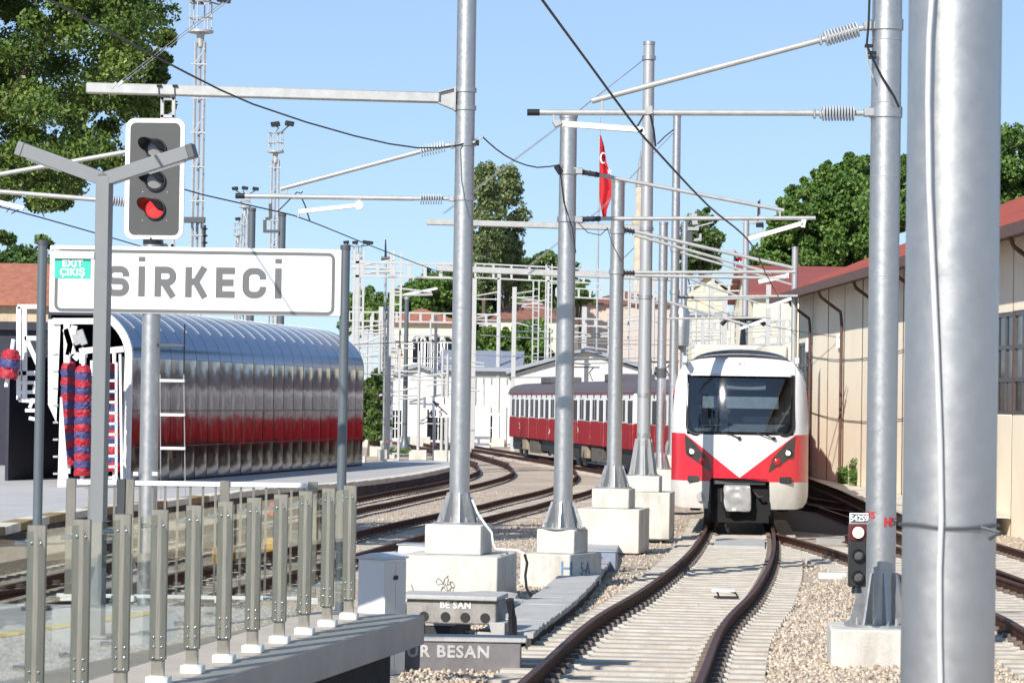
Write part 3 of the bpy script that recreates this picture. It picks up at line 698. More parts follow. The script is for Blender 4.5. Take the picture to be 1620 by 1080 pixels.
mb = MB(); mb.hexa([wpt(0, .12, -.02), wpt(WL, .12, -.02), wpt(WL, .3, -.02), wpt(0, .3, -.02), wpt(0, .12, EAVE), wpt(WL, .12, EAVE), wpt(WL, .3, EAVE), wpt(0, .3, EAVE)])
full = prof
mb.hexa([wpt(1.5, WW - .1, -.02), wpt(WL, WW - .1, -.02), wpt(WL, WW, -.02), wpt(1.5, WW, -.02), wpt(1.5, WW - .1, EAVE), wpt(WL, WW - .1, EAVE), wpt(WL, WW, EAVE), wpt(1.5, WW, EAVE)])
ZT = WH - .25
mb.hexa([wpt(5, rc - .1, ZT), wpt(WL, rc - .1, ZT), wpt(WL, WW, ZT), wpt(5, WW, ZT), wpt(5, rc - .1, ZT + .1), wpt(WL, rc - .1, ZT + .1), wpt(WL, WW, ZT + .1), wpt(5, WW, ZT + .1)])
mb.hexa([wpt(5, WW - .1, EAVE + .001), wpt(WL, WW - .1, EAVE + .001), wpt(WL, WW - .001, EAVE + .001), wpt(5, WW - .001, EAVE + .001), wpt(5, WW - .1, ZT - .001), wpt(WL, WW - .1, ZT - .001), wpt(WL, WW - .001, ZT - .001), wpt(5, WW - .001, ZT - .001)])
for i in range(len(prof) - 1):
    (a0, z0), (a1, z1) = prof[i], prof[i + 1]; q = [(a0 * .95 + .14, z0 - .12), (a1 * .95 + .14, z1 - .12)]; mb.add([wpt(0, *q[0]), wpt(WL, *q[0]), wpt(WL, *q[1]), wpt(0, *q[1])], [(0, 1, 2, 3)])
mb.build('inner_wall', navy, wash, w=True, smooth=False)
mb = MB(); arch = [(0.02, -.02)] + [(0.02, EAVE * q / 4) for q in (1, 2, 3)] + full
for i in range(len(arch) - 1):
    (a0, z0), (a1, z1) = arch[i], arch[i + 1]
    mb.bar(wpt(-.12, a0, z0), wpt(-.12, a1, z1), .22, .13, up=wd)
mb.build('end_arch', whitep, wash, w=True)
mb = MB(); mb.prism([wpt(WL + .01, a, z) for (a, z) in [(0.02, 0)] + full + [(WW, WH - .2), (WW, 0)]], wd * .05); mb.build('end_wall', navy, wash, w=True, smooth=False)

# ------------------------------------------------------------------ wash gantry and its brushes
def brush(name, label, base, top, r, seed, bands=None):
    base = Vector(base); top = Vector(top); h = (top - base).length; d = (top - base).normalized()
    root = thing(name, label, 'wash brush', base, group='red and blue train wash brushes')
    q = Vector((0, 0, 1)).rotation_difference(d).to_matrix().to_4x4()
    rr = random.Random(seed)
    mb = MB(); mb.lathe([(.06, -.25), (.06, h + .3)], n=8, M=q); mb.build('shaft', whitep, root)
    red = mat('red_bristles', (.36, .012, .03), .55, 0, var=.5, scale=10, aniso=(16, 16, 1.5), bump=.8, bscale=30); blu = mat('blue_bristles', (.05, .05, .165), .55, 0, var=.5, scale=10, aniso=(16, 16, 1.5), bump=.8, bscale=30)
    n = bands or max(3, int(h / .24)); z = 0
    for i in range(n):
        dz = h / n; topcap = i == n - 1
        mb = MB(); pr = []
        for j in range(6):
            f = j / 5; rad = r * (1 + .05 * math.sin(f * math.pi) + rr.uniform(-.04, .04))
            if topcap: rad = r * (1.05 - .45 * f ** 2)
            pr.append((rad, z + dz * f * (1.06 if not topcap else 1)))
        vs = []; N = 30
        for (rad, zz) in pr:
            for k in range(N):
                a = 2 * math.pi * k / N; rj = rad * (1 + rr.uniform(-.11, .11)); vs.append(q @ Vector((rj * math.cos(a), rj * math.sin(a), zz + rr.uniform(-.02, .02))))
        fs = [(j * N + k, j * N + (k + 1) % N, (j + 1) * N + (k + 1) % N, (j + 1) * N + k) for j in range(5) for k in range(N)]
        fs += [tuple(range(N - 1, -1, -1)), tuple(range(5 * N, 6 * N))]
        mb.add(vs, fs); mb.build('bristle_band', red if (i % 2 == 0) == (n % 2 == 1) else blu, root)
        z += dz
    return root
YB = 80.0
brush('wash_brush', 'tallest red and blue striped brush in front of the tunnel mouth', P(130, 752, YB), P(132, 578, YB), .215, 3, 15)
brush('wash_brush', 'shaded striped brush just left of the tallest brush', P(109, 735, YB + 3), P(109, 572, YB + 3), .22, 4, 13)
brush('wash_brush', 'striped brush behind the small white ladder at the tunnel arch', P(181, 745, YB + 2.5), P(181, 575, YB + 2.5), .22, 5, 13)
brush('wash_brush', 'short tilted red and blue brush at the left picture edge', P(12, 598, YB), P(19, 553, YB), .26, 6, 3)
gan = thing('wash_gantry', 'white steel gantry with ladders and arms around the wash brushes', 'gantry', G(100, 765, .6))
def gp(px, py, Y=YB + .6): return P(px, py, Y)
def bars(nm, lst, wd_, m_, Y=YB + .6):
    for (a, b) in lst:
        mb = MB(); mb.bar(gp(*a, Y), gp(*b, Y), wd_, wd_); mb.build(nm, m_, gan, w=True, smooth=False, bevel=.006, seg=1)
mb = MB(); mb.hexa([gp(76, 505), gp(96, 505), gp(96, 505, YB + .9), gp(76, 505, YB + .9), gp(76, 640), gp(89, 668), gp(89, 668, YB + .9), gp(76, 640, YB + .9)]); mb.build('column', whitep, gan, w=True)
mb = MB(); mb.hexa([gp(91, 770), gp(109, 770), gp(109, 770, YB + .9), gp(91, 770, YB + .9), gp(95, 628), gp(98, 628), gp(98, 628, YB + .9), gp(95, 628, YB + .9)]); mb.build('column_foot', whitep, gan, w=True)
bars('frame_bar', [((30, 485), (30, 632)), ((39, 489), (39, 630)), ((63, 486), (63, 588)), ((28, 485), (66, 485)), ((39, 535), (62, 535)), ((44, 540), (60, 576)), ((30, 590), (56, 590)), ((30, 632), (56, 634))], .13, whitep)
bars('ladder_rung', [((32, 605), (56, 605)), ((32, 620), (56, 620)), ((40, 649), (56, 649)), ((46, 661), (56, 663))], .1, whitep)
bars('ladder_stile', [((57, 605), (52, 622)), ((53, 630), (47, 645)), ((66, 500), (60, 750))], .09, whitep)
bars('ladder_rung', [((92, y), (84, y)) for y in range(560, 770, 27)], .06, mat('grey_rung', (.4, .4, .42), .5, .3))
bars('cross_arm', [((84, 508), (150, 508)), ((104, 520), (116, 560)), ((118, 515), (108, 562)), ((126, 556), (150, 553)), ((118, 568), (126, 560)), ((106, 512), (106, 574)), ((148, 570), (148, 672)), ((136, 752), (136, 700)), ((131, 556), (131, 575)), ((168, 555), (196, 552))], .17, whitep)
bars('ladder_stile', [((184, 573), (184, 762)), ((190, 560), (193, 762))], .07, whitep, YB - .5)
bars('ladder_rung', [((172, y), (184, y)) for y in range(602, 760, 17)], .07, whitep, YB - .5)
bars('motor_housing', [((126, 522), (134, 545)), ((118, 528), (124, 545))], .18, mat('grey_motor', (.35, .36, .37), .5, .2))
mb = MB(); mb.lathe([(.12, 0), (.14, .1), (.02, .3)], gp(131, 566)); mb.build('bearing_cap', whitep, gan, w=True)

# ------------------------------------------------------------------ maroon and white train in the distance
RA = H(803, 718, -.60); RA = Vector((RA.x, RA.y, -.61))
rt = thing('maroon_train', 'older suburban train with maroon lower half and white window band behind the poles', 'train', RA)
maroon = mat('maroon_paint', (.27, .008, .014), .6, 0, spec=.15, var=.10, dirt=.3, dscale=1, dcol=(.09, .02, .02)); rtw = mat('off_white_train_paint', (.74, .73, .74), .4, 0, var=.04, dirt=.15, dscale=2, dcol=(.4, .4, .4)); winb = mat('black_train_window', (.006, .006, .008), .35, 0, spec=.12); rroof = mat('mauve_grey_roof', (.115, .105, .125), .8, 0, spec=.15, var=.08, dirt=.3, dscale=1)
sd_ = Vector((-rdir.y, rdir.x, 0)); sd_ = -sd_ if sd_.y > 0 else sd_        # towards the camera side
def rp(L, out, z): p = RA + rdir * L + sd_ * (out - 1.4); return Vector((p.x, p.y, -.61 + z))
def rbox(mb, L0, L1, o0, o1, z0, z1, mi=0): mb.hexa([rp(L0, o0, z0), rp(L1, o0, z0), rp(L1, o1, z0), rp(L0, o1, z0), rp(L0, o0, z1), rp(L1, o0, z1), rp(L1, o1, z1), rp(L0, o1, z1)], mi)
CL = 20.6
for c in range(3):
    B = c * (20.6 + .9)
    if c == 2: CL = 10.5
    front = .9 if c == 0 else 0
    def sec(L0, L1, z0, z1, m_, nm, taper=0):
        mb = MB(); mb.prism([rp(L0 + (taper if c == 0 else 0), 1.4, z0), rp(L0, .9, z0), rp(L0, -.9, z0), rp(L0 + (taper if c == 0 else 0), -1.4, z0), rp(L1, -1.4, z0), rp(L1, 1.4, z0)], (0, 0, z1 - z0))
        return mb.build(nm, m_, rt, w=True, bevel=.05)
    sec(B, B + CL, 1.02, 2.12, maroon, 'lower_body', .5); sec(B + .02, B + CL - .02, 2.121, 3.42, rtw, 'upper_body', .5)
    mb = MB(); n = 9; vs = []
    for L in (B - .05 + (.3 if c == 0 else 0), B + (1.6 if c == 0 else .2), B + CL):
        for q in range(n):
            a = math.pi * q / (n - 1); sc = .98 if L > B + .1 + front * .5 else .8
            vs.append(rp(L, 1.46 * math.cos(a), 3.42 + (.60 if L > B + .15 else .10) * math.sin(a) ** .8))
    mb.add(vs, [(j * n + i, j * n + i + 1, (j + 1) * n + i + 1, (j + 1) * n + i) for j in range(2) for i in range(n - 1)] + [tuple(range(n)), tuple(range(2 * n, 3 * n))])
    mb.build('roof', rroof, rt, w=True)
    mb = MB(); rbox(mb, B + .3, B + CL, 1.42, 1.45, 3.38, 3.45); mb.build('roof_stripe', maroon, rt, w=True, smooth=False)
    x = B + 1.7; i = 0
    while x < B + CL - 1.2:
        if i % 2 == 0:
            for q in (0, .64):
                mb = MB(); rbox(mb, x + q, x + q + .50, 1.30, 1.412, 2.2, 3.12); mb.build('window', winb, rt, w=True, smooth=False)
        else:
            mb = MB(); rbox(mb, x - .1, x + .55, 1.30, 1.411, 1.06, 3.14); rbox(mb, x + .62, x + 1.27, 1.30, 1.411, 1.06, 3.14)
            d_ = mb.build('door', blacks if False else rtw, rt, w=True, smooth=False)
            mb = MB(); rbox(mb, x - .1, x + .55, 1.31, 1.416, 1.06, 2.12); rbox(mb, x + .62, x + 1.27, 1.31, 1.416, 1.06, 2.12); mb.build('door_lower_panel', maroon, d_, w=True, smooth=False)
            mb = MB(); rbox(mb, x, x + 1.17, 1.31, 1.420, 2.14, 3.1); mb.build('door_window', winb, d_, w=True, smooth=False)
        mb = MB(); mb.tube(rp(x + .4, 1.40, 3.27), rp(x + .4, 1.43, 3.27), .09); mb.build('vent', blacks, rt, w=True)
        x += 1.95; i += 1
    mb = MB(); rbox(mb, B + .4, B + CL - .4, -1.2, 1.15, .45, 1.03); mb.build('underframe', blackm, rt, w=True, smooth=False)
    for bg_ in (3.0, CL - 3.0):
        mb = MB(); rbox(mb, B + bg_ - 1.6, B + bg_ + 1.6, .9, 1.25, .35, .8); mb.build('bogie', blackm, rt, w=True, smooth=False)
        for q in (-1.05, 1.05):
            for o in (-.8, .8):
                mb = MB(); mb.tube(rp(B + bg_ + q, o, .44), rp(B + bg_ + q, o + .13, .44), .44, n=20); mb.build('wheel', dgrey, rt, w=True)
    mb = MB(); rbox(mb, B + 5.6, B + 7.4, .7, 1.3, .4, 1.0); mb.build('equipment_box', mat('tan_box', (.30, .24, .17), .7), rt, w=True, bevel=.03)
    mb = MB(); rbox(mb, B + 8.5, B + 12, .7, 1.28, .3, .98); mb.build('equipment_box', mat('dusty_box', (.10, .09, .08), .9, 0, var=.6, scale=5), rt, w=True, bevel=.03)
    if c < 2:
        mb = MB(); rbox(mb, B + CL + .02, B + CL + .88, -.9, 1.15, 1.0, 2.1); mb.build('gangway_lower', mat('tan_gangway', (.30, .21, .13), .8), rt, w=True, smooth=False)
        mb = MB(); rbox(mb, B + CL + .02, B + CL + .88, -.9, 1.13, 2.101, 3.5); mb.build('gangway_bellows', blackm, rt, w=True, smooth=False)
    for L in (B + 4.6, B + 8.2, B + 16.4):      # small white stencilled markings on the red side
        mk = MB(); rr = random.Random(int(L * 10))
        for q in range(5):
            xx = L + rr.uniform(0, .5); zz = 1.35 + rr.uniform(0, .4); rbox(mk, xx, xx + .14, 1.40, 1.406, zz, zz + .1)
        mk.build('stencil_mark', whitep, rt, w=True, smooth=False)
    mb = MB(); pb = B + CL - 2.0
    mb.path([rp(pb, -.5, 4.1), rp(pb - 1.1, -.5, 4.5), rp(pb + .3, -.5, 4.75)], .03, 5); mb.path([rp(pb, .5, 4.1), rp(pb - 1.1, .5, 4.5), rp(pb + .3, .5, 4.75)], .03, 5); mb.bar(rp(pb + .3, -.8, 4.75), rp(pb + .3, .8, 4.75), .06, .06)
    if c != 2: mb.build('pantograph', blacks, rt, w=True)
    mb = MB(); rbox(mb, B + 9, B + 13, -.8, .8, 3.95, 4.3); mb.build('roof_box', rroof, rt, w=True, bevel=.05)
mb = MB(); rbox(mb, -.012, .02, -1.0, 1.0, 2.25, 3.1); mb.build('cab_window', glassd, rt, w=True, smooth=False)

# ------------------------------------------------------------------ red and white train in front
NOSE = Vector((TRAINP.x, TRAINP.y, zg(TRAINP.y) + .21)) + Vector((math.sin(TH), math.cos(TH), 0)) * 2.2
RTZ = -TH
TR = thing('commuter_train', 'white and red commuter train with wide black windscreen facing the camera', 'train', NOSE, RTZ)
tw = mat('glossy_white_train_paint', (.76, .76, .77), .24, 0, var=.02, coat=.4, dirt=.10, dscale=1.5, dcol=(.45, .42, .38)); tred = mat('glossy_red_train_paint', (.62, .018, .035), .25, 0, var=.04, coat=.5); tsk = mat('cream_skirt_paint', (.62, .60, .55), .35, 0, var=.05, dirt=.35, dscale=2, dcol=(.36, .33, .28), coat=.2)
tblack = mat('windscreen_surround', (.008, .008, .010), .12, 0, coat=.5); tdark = mat('dark_cavity', (.008, .008, .008), .9, 0)
def dep(u, v):                        # the nose surface: depth behind the foremost point
    d = .21 * u * u + .05 * u ** 4 * .6
    if v > 2.1: d += (v - 2.1) * .165 + .075 * (v - 2.1) ** 2
    if v > 3.45: d += (v - 3.45) ** 2 * .9
    if v < 1.0: d += (1.0 - v) ** 2 * .35
    if abs(u) > 1.3: d += ((abs(u) - 1.3) / .28) ** 2 * .28
    return d
def skin(poly, off=0.0, hole=None):
    bm = bmesh.new()
    bm.faces.new([bm.verts.new((u, 0, v)) for u, v in poly])
    bmesh.ops.triangulate(bm, faces=bm.faces[:])
    us = [p[0] for p in poly]; vs = [p[1] for p in poly]
    for (ax, lo, hi) in ((0, min(us), max(us)), (2, min(vs), max(vs))):
        q = math.ceil(lo / .08) * .08
        while q < hi:
            co = [0, 0, 0]; no = [0, 0, 0]; co[ax] = q; no[ax] = 1
            bmesh.ops.bisect_plane(bm, geom=bm.verts[:] + bm.edges[:] + bm.faces[:], plane_co=co, plane_no=no, dist=1e-5); q += .08
    for vv in bm.verts: vv.co.y = dep(vv.co.x, vv.co.z) - off
    mb = MB(); bm.verts.index_update(); mb.v = [tuple(v.co) for v in bm.verts]; mb.f = [tuple(v.index for v in f.verts) for f in bm.faces]; mb.mi = [0] * len(mb.f); bm.free()
    return mb
def rnd_rect(u0, u1, v0, v1, r, corners='bl br tl tr', n=6):
    out = []
    for key, cx, cy, a0 in (('bl', u0 + r, v0 + r, 180), ('br', u1 - r, v0 + r, 270), ('tr', u1 - r, v1 - r, 0), ('tl', u0 + r, v1 - r, 90)):
        if key in corners:
            for i in range(n + 1):
                a = R(a0 + 90 * i / n); out.append((cx + r * math.cos(a), cy + r * math.sin(a)))
        else: out.append({'bl': (u0, v0), 'br': (u1, v0), 'tr': (u1, v1), 'tl': (u0, v1)}[key])
    return out
def front(nm, poly, m_, off=0.0, parent=TR): return skin(poly, off).build(nm, m_, parent)
roofarc = [(1.2 * math.cos(math.pi * q / 16), 3.77 + .20 * math.sin(math.pi * q / 16) ** .9) for q in range(17)]
W0, W1 = 2.12, 3.47
sideL = [(-1.575, 2.145), (-1.57, 2.5), (-1.545, 2.9), (-1.50, 3.3), (-1.42, 3.58), (-1.32, 3.71), (-1.2, 3.77)]
mirror = lambda L: [(-u, v) for u, v in L][::-1]
win = rnd_rect(-1.22, 1.22, W0, W1, .22, 'bl br')
# upper white mask, in pieces that tile round the windscreen
front('nose_panel', [(-1.22, W1)] + sideL[::-1][0:1] + roofarc[::-1][1:-1] + [(1.2, 3.77), (1.22, W1)], tw)
front('nose_panel', sideL + [(-1.22, W1), (-1.22, W0 + .22), (-1.22, 2.145)], tw)
front('nose_panel', mirror(sideL) + [(1.575, 2.145), (1.22, 2.145), (1.22, W0 + .22), (1.22, W1)], tw)
front('nose_chevron', [(-1.575, 2.145), (-1.22, 2.145), (-1.22, 2.12), (1.22, 2.12), (1.22, 2.145), (1.575, 2.145), (1.27, 2.140), (0, 1.15), (-1.27, 2.140)], tw)
front('red_panel', [(-1.575, 2.144), (-1.58, 1.06), (-.68, 1.06), (-.64, 1.13), (0, 1.13), (0, 1.148), (-1.27, 2.139)], tred)
front('red_panel', [(1.575, 2.144), (1.27, 2.139), (0, 1.148), (0, 1.13), (.64, 1.13), (.68, 1.06), (1.58, 1.06)], tred)
winin = rnd_rect(-1.15, 1.15, W0 + .07, W1 - .05, .2, 'bl br')
mb = MB(); vs = [(u, dep(u, v) - .012, v) for u, v in win] + [(u, dep(u, v) - .012, v) for u, v in winin]; n = len(win)
mb.add(vs, [(i, (i + 1) % n, n + (i + 1) % n, n + i) for i in range(n)]); mb.build('windscreen_frame', tblack, TR)
rim = MB(); rp_ = [Vector((u, dep(u, v) - .012, v)) for (u, v) in win]; rim.path(rp_ + [rp_[0]], .035, 6); rim.build('windscreen_seal', blackm, TR)
TGL = glassmat('tinted_windscreen', (.42, .48, .52), .90, .05)
for s in (-1, 1):
    front('skirt', [(s * .68, 1.055), (s * 1.58, 1.055), (s * 1.58, .75), (s * 1.54, .58), (s * 1.46, .47), (s * 1.30, .43), (s * .70, .43)], tsk)
    lens = [(s * 1.27, 2.10), (s * 1.07, 1.96), (s * .74, 1.58), (s * .65, 1.27), (s * 1.24, 1.66)]
    lm = front('headlight_cluster', lens, mat('smoked_lens_cover', (.035, .032, .032), .12, 0, coat=.6), .012)
    for (u, v, rr_, m_, nm) in ((1.10, 1.72, .10, blacks, 'lamp_ring'), (1.10, 1.72, .068, mat('headlamp_glass', (.86, .86, .80), .1, 0, emit=(1, .97, .85), estr=.6 if s < 0 else .1), 'headlamp'), (.845, 1.52, .085, mat('tail_lamp_red', (.42, .012, .02), .15, 0, coat=.6), 'tail_lamp')):
        d_ = dep(u * s, v); mb = MB(); M = Matrix.Rotation(R(90), 4, 'X')
        off = .02 if nm == 'lamp_ring' else .028
        mb.lathe([(rr_, 0), (rr_, off), (rr_ * .75, off + .018), (rr_ * .2, off + .024)], (s * u, d_ - .005, v), 16, M=M); mb.build(nm, m_, lm)
    mb = MB(); v_, u_ = 1.10, s * 1.02; mb.box((u_, dep(u_, v_) - .005, v_), (.33, .05, .14), s * .22); g_ = mb.build('air_vent', blackm, TR, bevel=.01)
    mb = MB()
    for q in (-.035, 0.0, .035): mb.box((u_, dep(u_, v_) - .032, v_ + q), (.30, .012, .012), s * .22)
    mb.build('vent_slat', dgrey, g_)
mb = MB(); mb.lathe([(.115, -.03), (.115, .03), (.02, .034)], (-.87, dep(-.87, .70) - .0, .70), 18, M=Matrix.Rotation(R(90), 4, 'X')); mb.build('skirt_cap', mat('grey_cap', (.38, .37, .36), .5), TR)
# coupler recess with its wrapped coupler
mb = MB(); mb.box((0, .75, .62), (1.35, .9, 1.0)); rec = mb.build('coupler_recess', tdark, TR, smooth=False)
mb = MB(); mb.path([(-.68, .19, .30), (-.68, .19, 1.06), (-.60, .17, 1.14), (.60, .17, 1.14), (.68, .19, 1.06), (.68, .19, .30)], .035, 6); mb.build('recess_rim', blacks, TR)
mb = MB(); mb.box((0, .18, 1.045), (1.2, .06, .12)); mb.build('recess_lip', dgrey, TR, bevel=.02)
wrapm = mat('crumpled_grey_wrap', (.33, .325, .32), .38, 0, var=.10, scale=5, bump=.9, bscale=6)
mb = MB(); bm = bmesh.new(); bmesh.ops.create_cube(bm, size=1); bmesh.ops.subdivide_edges(bm, edges=bm.edges[:], cuts=6, use_grid_fill=True)
rw = random.Random(5)
for vv in bm.verts:
    x, y, z = vv.co; k_ = 1 - .22 * (max(0, -z - .2)) ; vv.co = Vector((x * .62 * k_ + rw.uniform(-.022, .022), y * .5 + rw.uniform(-.06, .06) + .22, z * .60 + rw.uniform(-.015, .015) + .68))
    vv.co.x += -.04 - .03 * z
bm.verts.index_update(); mb.v = [tuple(v.co) for v in bm.verts]; mb.f = [tuple(v.index for v in f.verts) for f in bm.faces]; mb.mi = [0] * len(mb.f); bm.free()
o = mb.build('coupler_cover', wrapm, TR); sb_ = o.modifiers.new('soft', 'SUBSURF'); sb_.levels = 1; sb_.render_levels = 1
mb = MB(); mb.path([(-.40, .2, .9), (-.42, .1, .6), (-.36, .12, .38), (-.2, .15, .33)], .02, 5); mb.build('brake_hose', blackm, TR); mb = MB(); mb.path([(.36, .2, .8), (.45, .1, .7), (.55, .1, .72)], .03, 5); mb.build('brake_hose', blackm, TR)
# body behind the mask
secp = [(-1.575, .55), (-1.58, 1.06), (-1.58, 2.14), (-1.57, 2.5), (-1.545, 2.9), (-1.50, 3.3), (-1.42, 3.58), (-1.30, 3.71), (-1.0, 3.83), (-.5, 3.93), (0, 3.96)]
secp = secp + [(-u, v) for u, v in secp[::-1][1:]]
def body(y0, y1, idx, m_, nm, par=TR, fr=False):
    mb = MB(); vs = []
    for yy in (y0, y1):
        for (u, v) in idx: vs.append((u, (dep(u, v) + .01 if (fr and yy == y0) else yy), v))
    k = len(idx); mb.add(vs, [(j, j + 1, k + j + 1, k + j) for j in range(k - 1)]); return mb.build(nm, m_, par)
half = len(secp) // 2
CARL = 20.0
for c in range(3):
    y0 = c * (CARL + .7); y1 = y0 + CARL; fr = c == 0
    body(y0, y1, secp[0:2], tsk, 'side_skirt', fr=fr); body(y0, y1, secp[-2:], tsk, 'side_skirt', fr=fr)
    body(y0, y1, secp[1:3], tred, 'side_red_band', fr=fr); body(y0, y1, secp[-3:-1], tred, 'side_red_band', fr=fr)
    body(y0, y1, secp[2:8], tw, 'side_white_panel', fr=fr); body(y0, y1, secp[-8:-2], tw, 'side_white_panel', fr=fr)
    body(y0, y1, secp[7:-7], mat('grey_train_roof', (.06, .06, .07), .5, 0), 'roof', fr=fr)
    for yy, nm in ((y1, 'end_wall'),) + (((y0, 'end_wall'),) if c else ()):
        mb = MB(); mb.add([(u, yy, v) for u, v in secp], [tuple(range(len(secp)))]); mb.build(nm, dgrey, TR, smooth=False)
    for s in (-1, 1):
        yy = y0 + 2.6; i = 0
        while yy < y1 - 1.6:
            wide = 1.3
            if i % 2 == 0:
                mb = MB(); mb.box((s * 1.545, yy + .3, 2.1), (.08, 1.3, 2.1), 0); d_ = mb.build('door', tred, TR, bevel=.02)
                for q in (-.32, .32):
                    mb = MB(); mb.box((s * 1.56, yy + .3 + q, 2.55), (.07, .42, .9)); mb.build('door_window', glassd, d_, bevel=.02)
            else:
                mb = MB(); mb.box((s * 1.535, yy + .3, 2.72), (.10, 1.7, .85)); mb.build('side_window', glassd, TR, bevel=.03)
            yy += 2.25; i += 1
        for b0 in (3.2, CARL - 3.2):
            mb = MB(); mb.box((s * 1.02, y0 + b0, .5), (.25, 3.0, .35)); bo = mb.build('bogie', blackm, TR, bevel=.03)
            for q in (-1.1, 1.1):
                mb = MB(); mb.tube((s * .68, y0 + b0 + q, .43), (s * .82, y0 + b0 + q, .43), .43, n=22); mb.build('wheel', dgrey, bo)
    mb = MB(); mb.box((0, (y0 + y1) / 2 + .8, .72), (2.5, CARL - 2.5, .45)); mb.build('underframe', blackm, TR, smooth=False)
    for k in range(3):
        mb = MB(); yb = y0 + 6.5 + k * 5.0; mb.box((0, yb, 4.06), (2.3, 3.6, .42)); mb.build('roof_unit', mat('cream_roof_unit', (.55, .52, .46), .6, 0, var=.06, dirt=.3), TR, bevel=.08)
    if c < 2:
        mb = MB(); mb.box((0, y1 + .35, 2.25), (2.3, .69, 2.7)); mb.build('gangway_bellows', blackm, TR, smooth=False)
# dark roof visor above the mask
mb = MB(); a1 = [Vector((1.17 * math.cos(math.pi * q / 16), dep(1.17 * math.cos(math.pi * q / 16), 3.80) - .01, 3.775 + .205 * math.sin(math.pi * q / 16) ** .9)) for q in range(17)]
a2 = [Vector((p.x * .96, p.y + .35, p.z + .10 * math.sin(math.pi * q / 16) ** .7 + .003)) for q, p in enumerate(a1)]
n = len(a1); mb.add(a1 + a2, [(i, i + 1, n + i + 1, n + i) for i in range(n - 1)]); mb.build('roof_visor', mat('slate_roof_visor', (.025, .025, .035), .4), TR)
for s in (-1, 1):
    mb = MB(); mb.box((s * 1.28, .95, 3.83), (.10, 1.2, .16), 0); mb.build('roof_fairing', tw, TR, bevel=.03)
# cab seen through the windscreen
mb = MB(); mb.box((0, 1.6, 2.9), (2.3, .04, 1.3)); mb.build('cab_wall', mat('cab_grey', (.05, .055, .06), .7), TR, smooth=False)
mb = MB(); mb.prism([(-1.1, .40, 2.12), (1.1, .40, 2.12), (1.1, 1.2, 2.30), (-1.1, 1.2, 2.30)], (0, 0, .07)); mb.build('dashboard', mat('dash_grey', (.42, .44, .44), .6), TR, bevel=.03)
mb = MB(); mb.box((.0, .72, 2.86), (1.75, .02, .27)); mb.build('sun_blind', mat('blind_white', (.60, .63, .64), .6), TR, smooth=False)
mb = MB(); mb.box((.0, .74, 3.24), (1.15, .05, .17)); mb.build('destination_display', mat('display_grey', (.22, .25, .27), .4), TR, smooth=False)
mb = MB(); mb.box((-.75, 1.1, 2.5), (.5, .16, .6)); mb.box((-.75, .95, 2.25), (.5, .5, .14)); mb.build('driver_seat', mat('seat_blue', (.06, .07, .10), .8), TR, bevel=.05)
ws = front('windscreen', winin, TGL, .004)
for s in (-1, 1):
    mb = MB(); mb.path([(s * 1.245, dep(1.245, v) - .002, v) for v in [2.15 + .16 * q for q in range(11)]], .007, 5); mb.build('panel_seam', mat('seam_grey', (.25, .25, .26), .6), TR)
mb = MB(); mb.path([(u, dep(u, 3.50) - .001, 3.50) for u in [-1.24 + .124 * q for q in range(21)]], .005, 5); mb.build('panel_seam', mat('seam_grey', (.25, .25, .26), .6), TR)
# wipers
for (u0, u1, vv0, vv1) in ((-.02, -.42, 2.05, 2.17), (.77, .38, 2.05, 2.17)):
    mb = MB(); mb.path([(u0, dep(u0, vv0) - .05, vv0), ((u0 + u1) / 2, dep(u1, vv1) - .06, (vv0 + vv1) / 2 + .02), (u1, dep(u1, vv1) - .04, vv1)], .016, 5); mb.lathe([(.045, 0), (.045, .05), (.02, .06)], (u0, dep(u0, vv0) - .0, vv0), 10, M=Matrix.Rotation(R(90), 4, 'X')); mb.build('wiper', blackm, TR)
# faint crescent shaped operator badge
mb = MB(); pts = []
for q in range(13): a = R(50 + 260 * q / 12); pts.append((.085 * math.cos(a), .085 * math.sin(a)))
for q in range(13): a = R(310 - 260 * q / 12); pts.append((.02 + .06 * math.cos(a), .06 * math.sin(a)))
yb = dep(0, 3.73) - .035; mb.prism([(u, yb - .0, 3.73 + v) for u, v in pts], (0, .012, 0)); mb.box((.055, yb + .006, 3.73), (.05, .012, .10)); mb.build('operator_badge', mat('pale_pink_badge', (.72, .50, .52), .4), TR, smooth=False)
# pantograph on the second car
yp = CARL + .7 + 22; M0 = Vector((.1, yp, 4.3))
mb = MB(); mb.bar((-.3, yp - .6, 4.15), (-.3, yp + .6, 4.15), .08, .08); mb.bar((.5, yp - .6, 4.15), (.5, yp + .6, 4.15), .08, .08); mb.path([(.1, yp + .5, 4.2), (.1, yp - .9, 5.1), (.1, yp + .1, 6.0)], .14, 6); mb.path([(.1, yp + .3, 4.2), (.2, yp - .8, 5.0)], .05, 6)
pg = mb.build('pantograph', blacks, TR)
mb = MB(); mb.path([(-.72, yp + .1, 5.82), (-.55, yp + .1, 6.0), (-.2, yp + .1, 6.06), (.1, yp + .1, 6.07), (.4, yp + .1, 6.06), (.75, yp + .1, 6.0), (.92, yp + .1, 5.82)], .10, 6); mb.path([(-.45, yp + .1, 6.0), (.1, yp + .1, 5.8), (.65, yp + .1, 6.0)], .035, 5); mb.build('collector_head', blacks, pg)
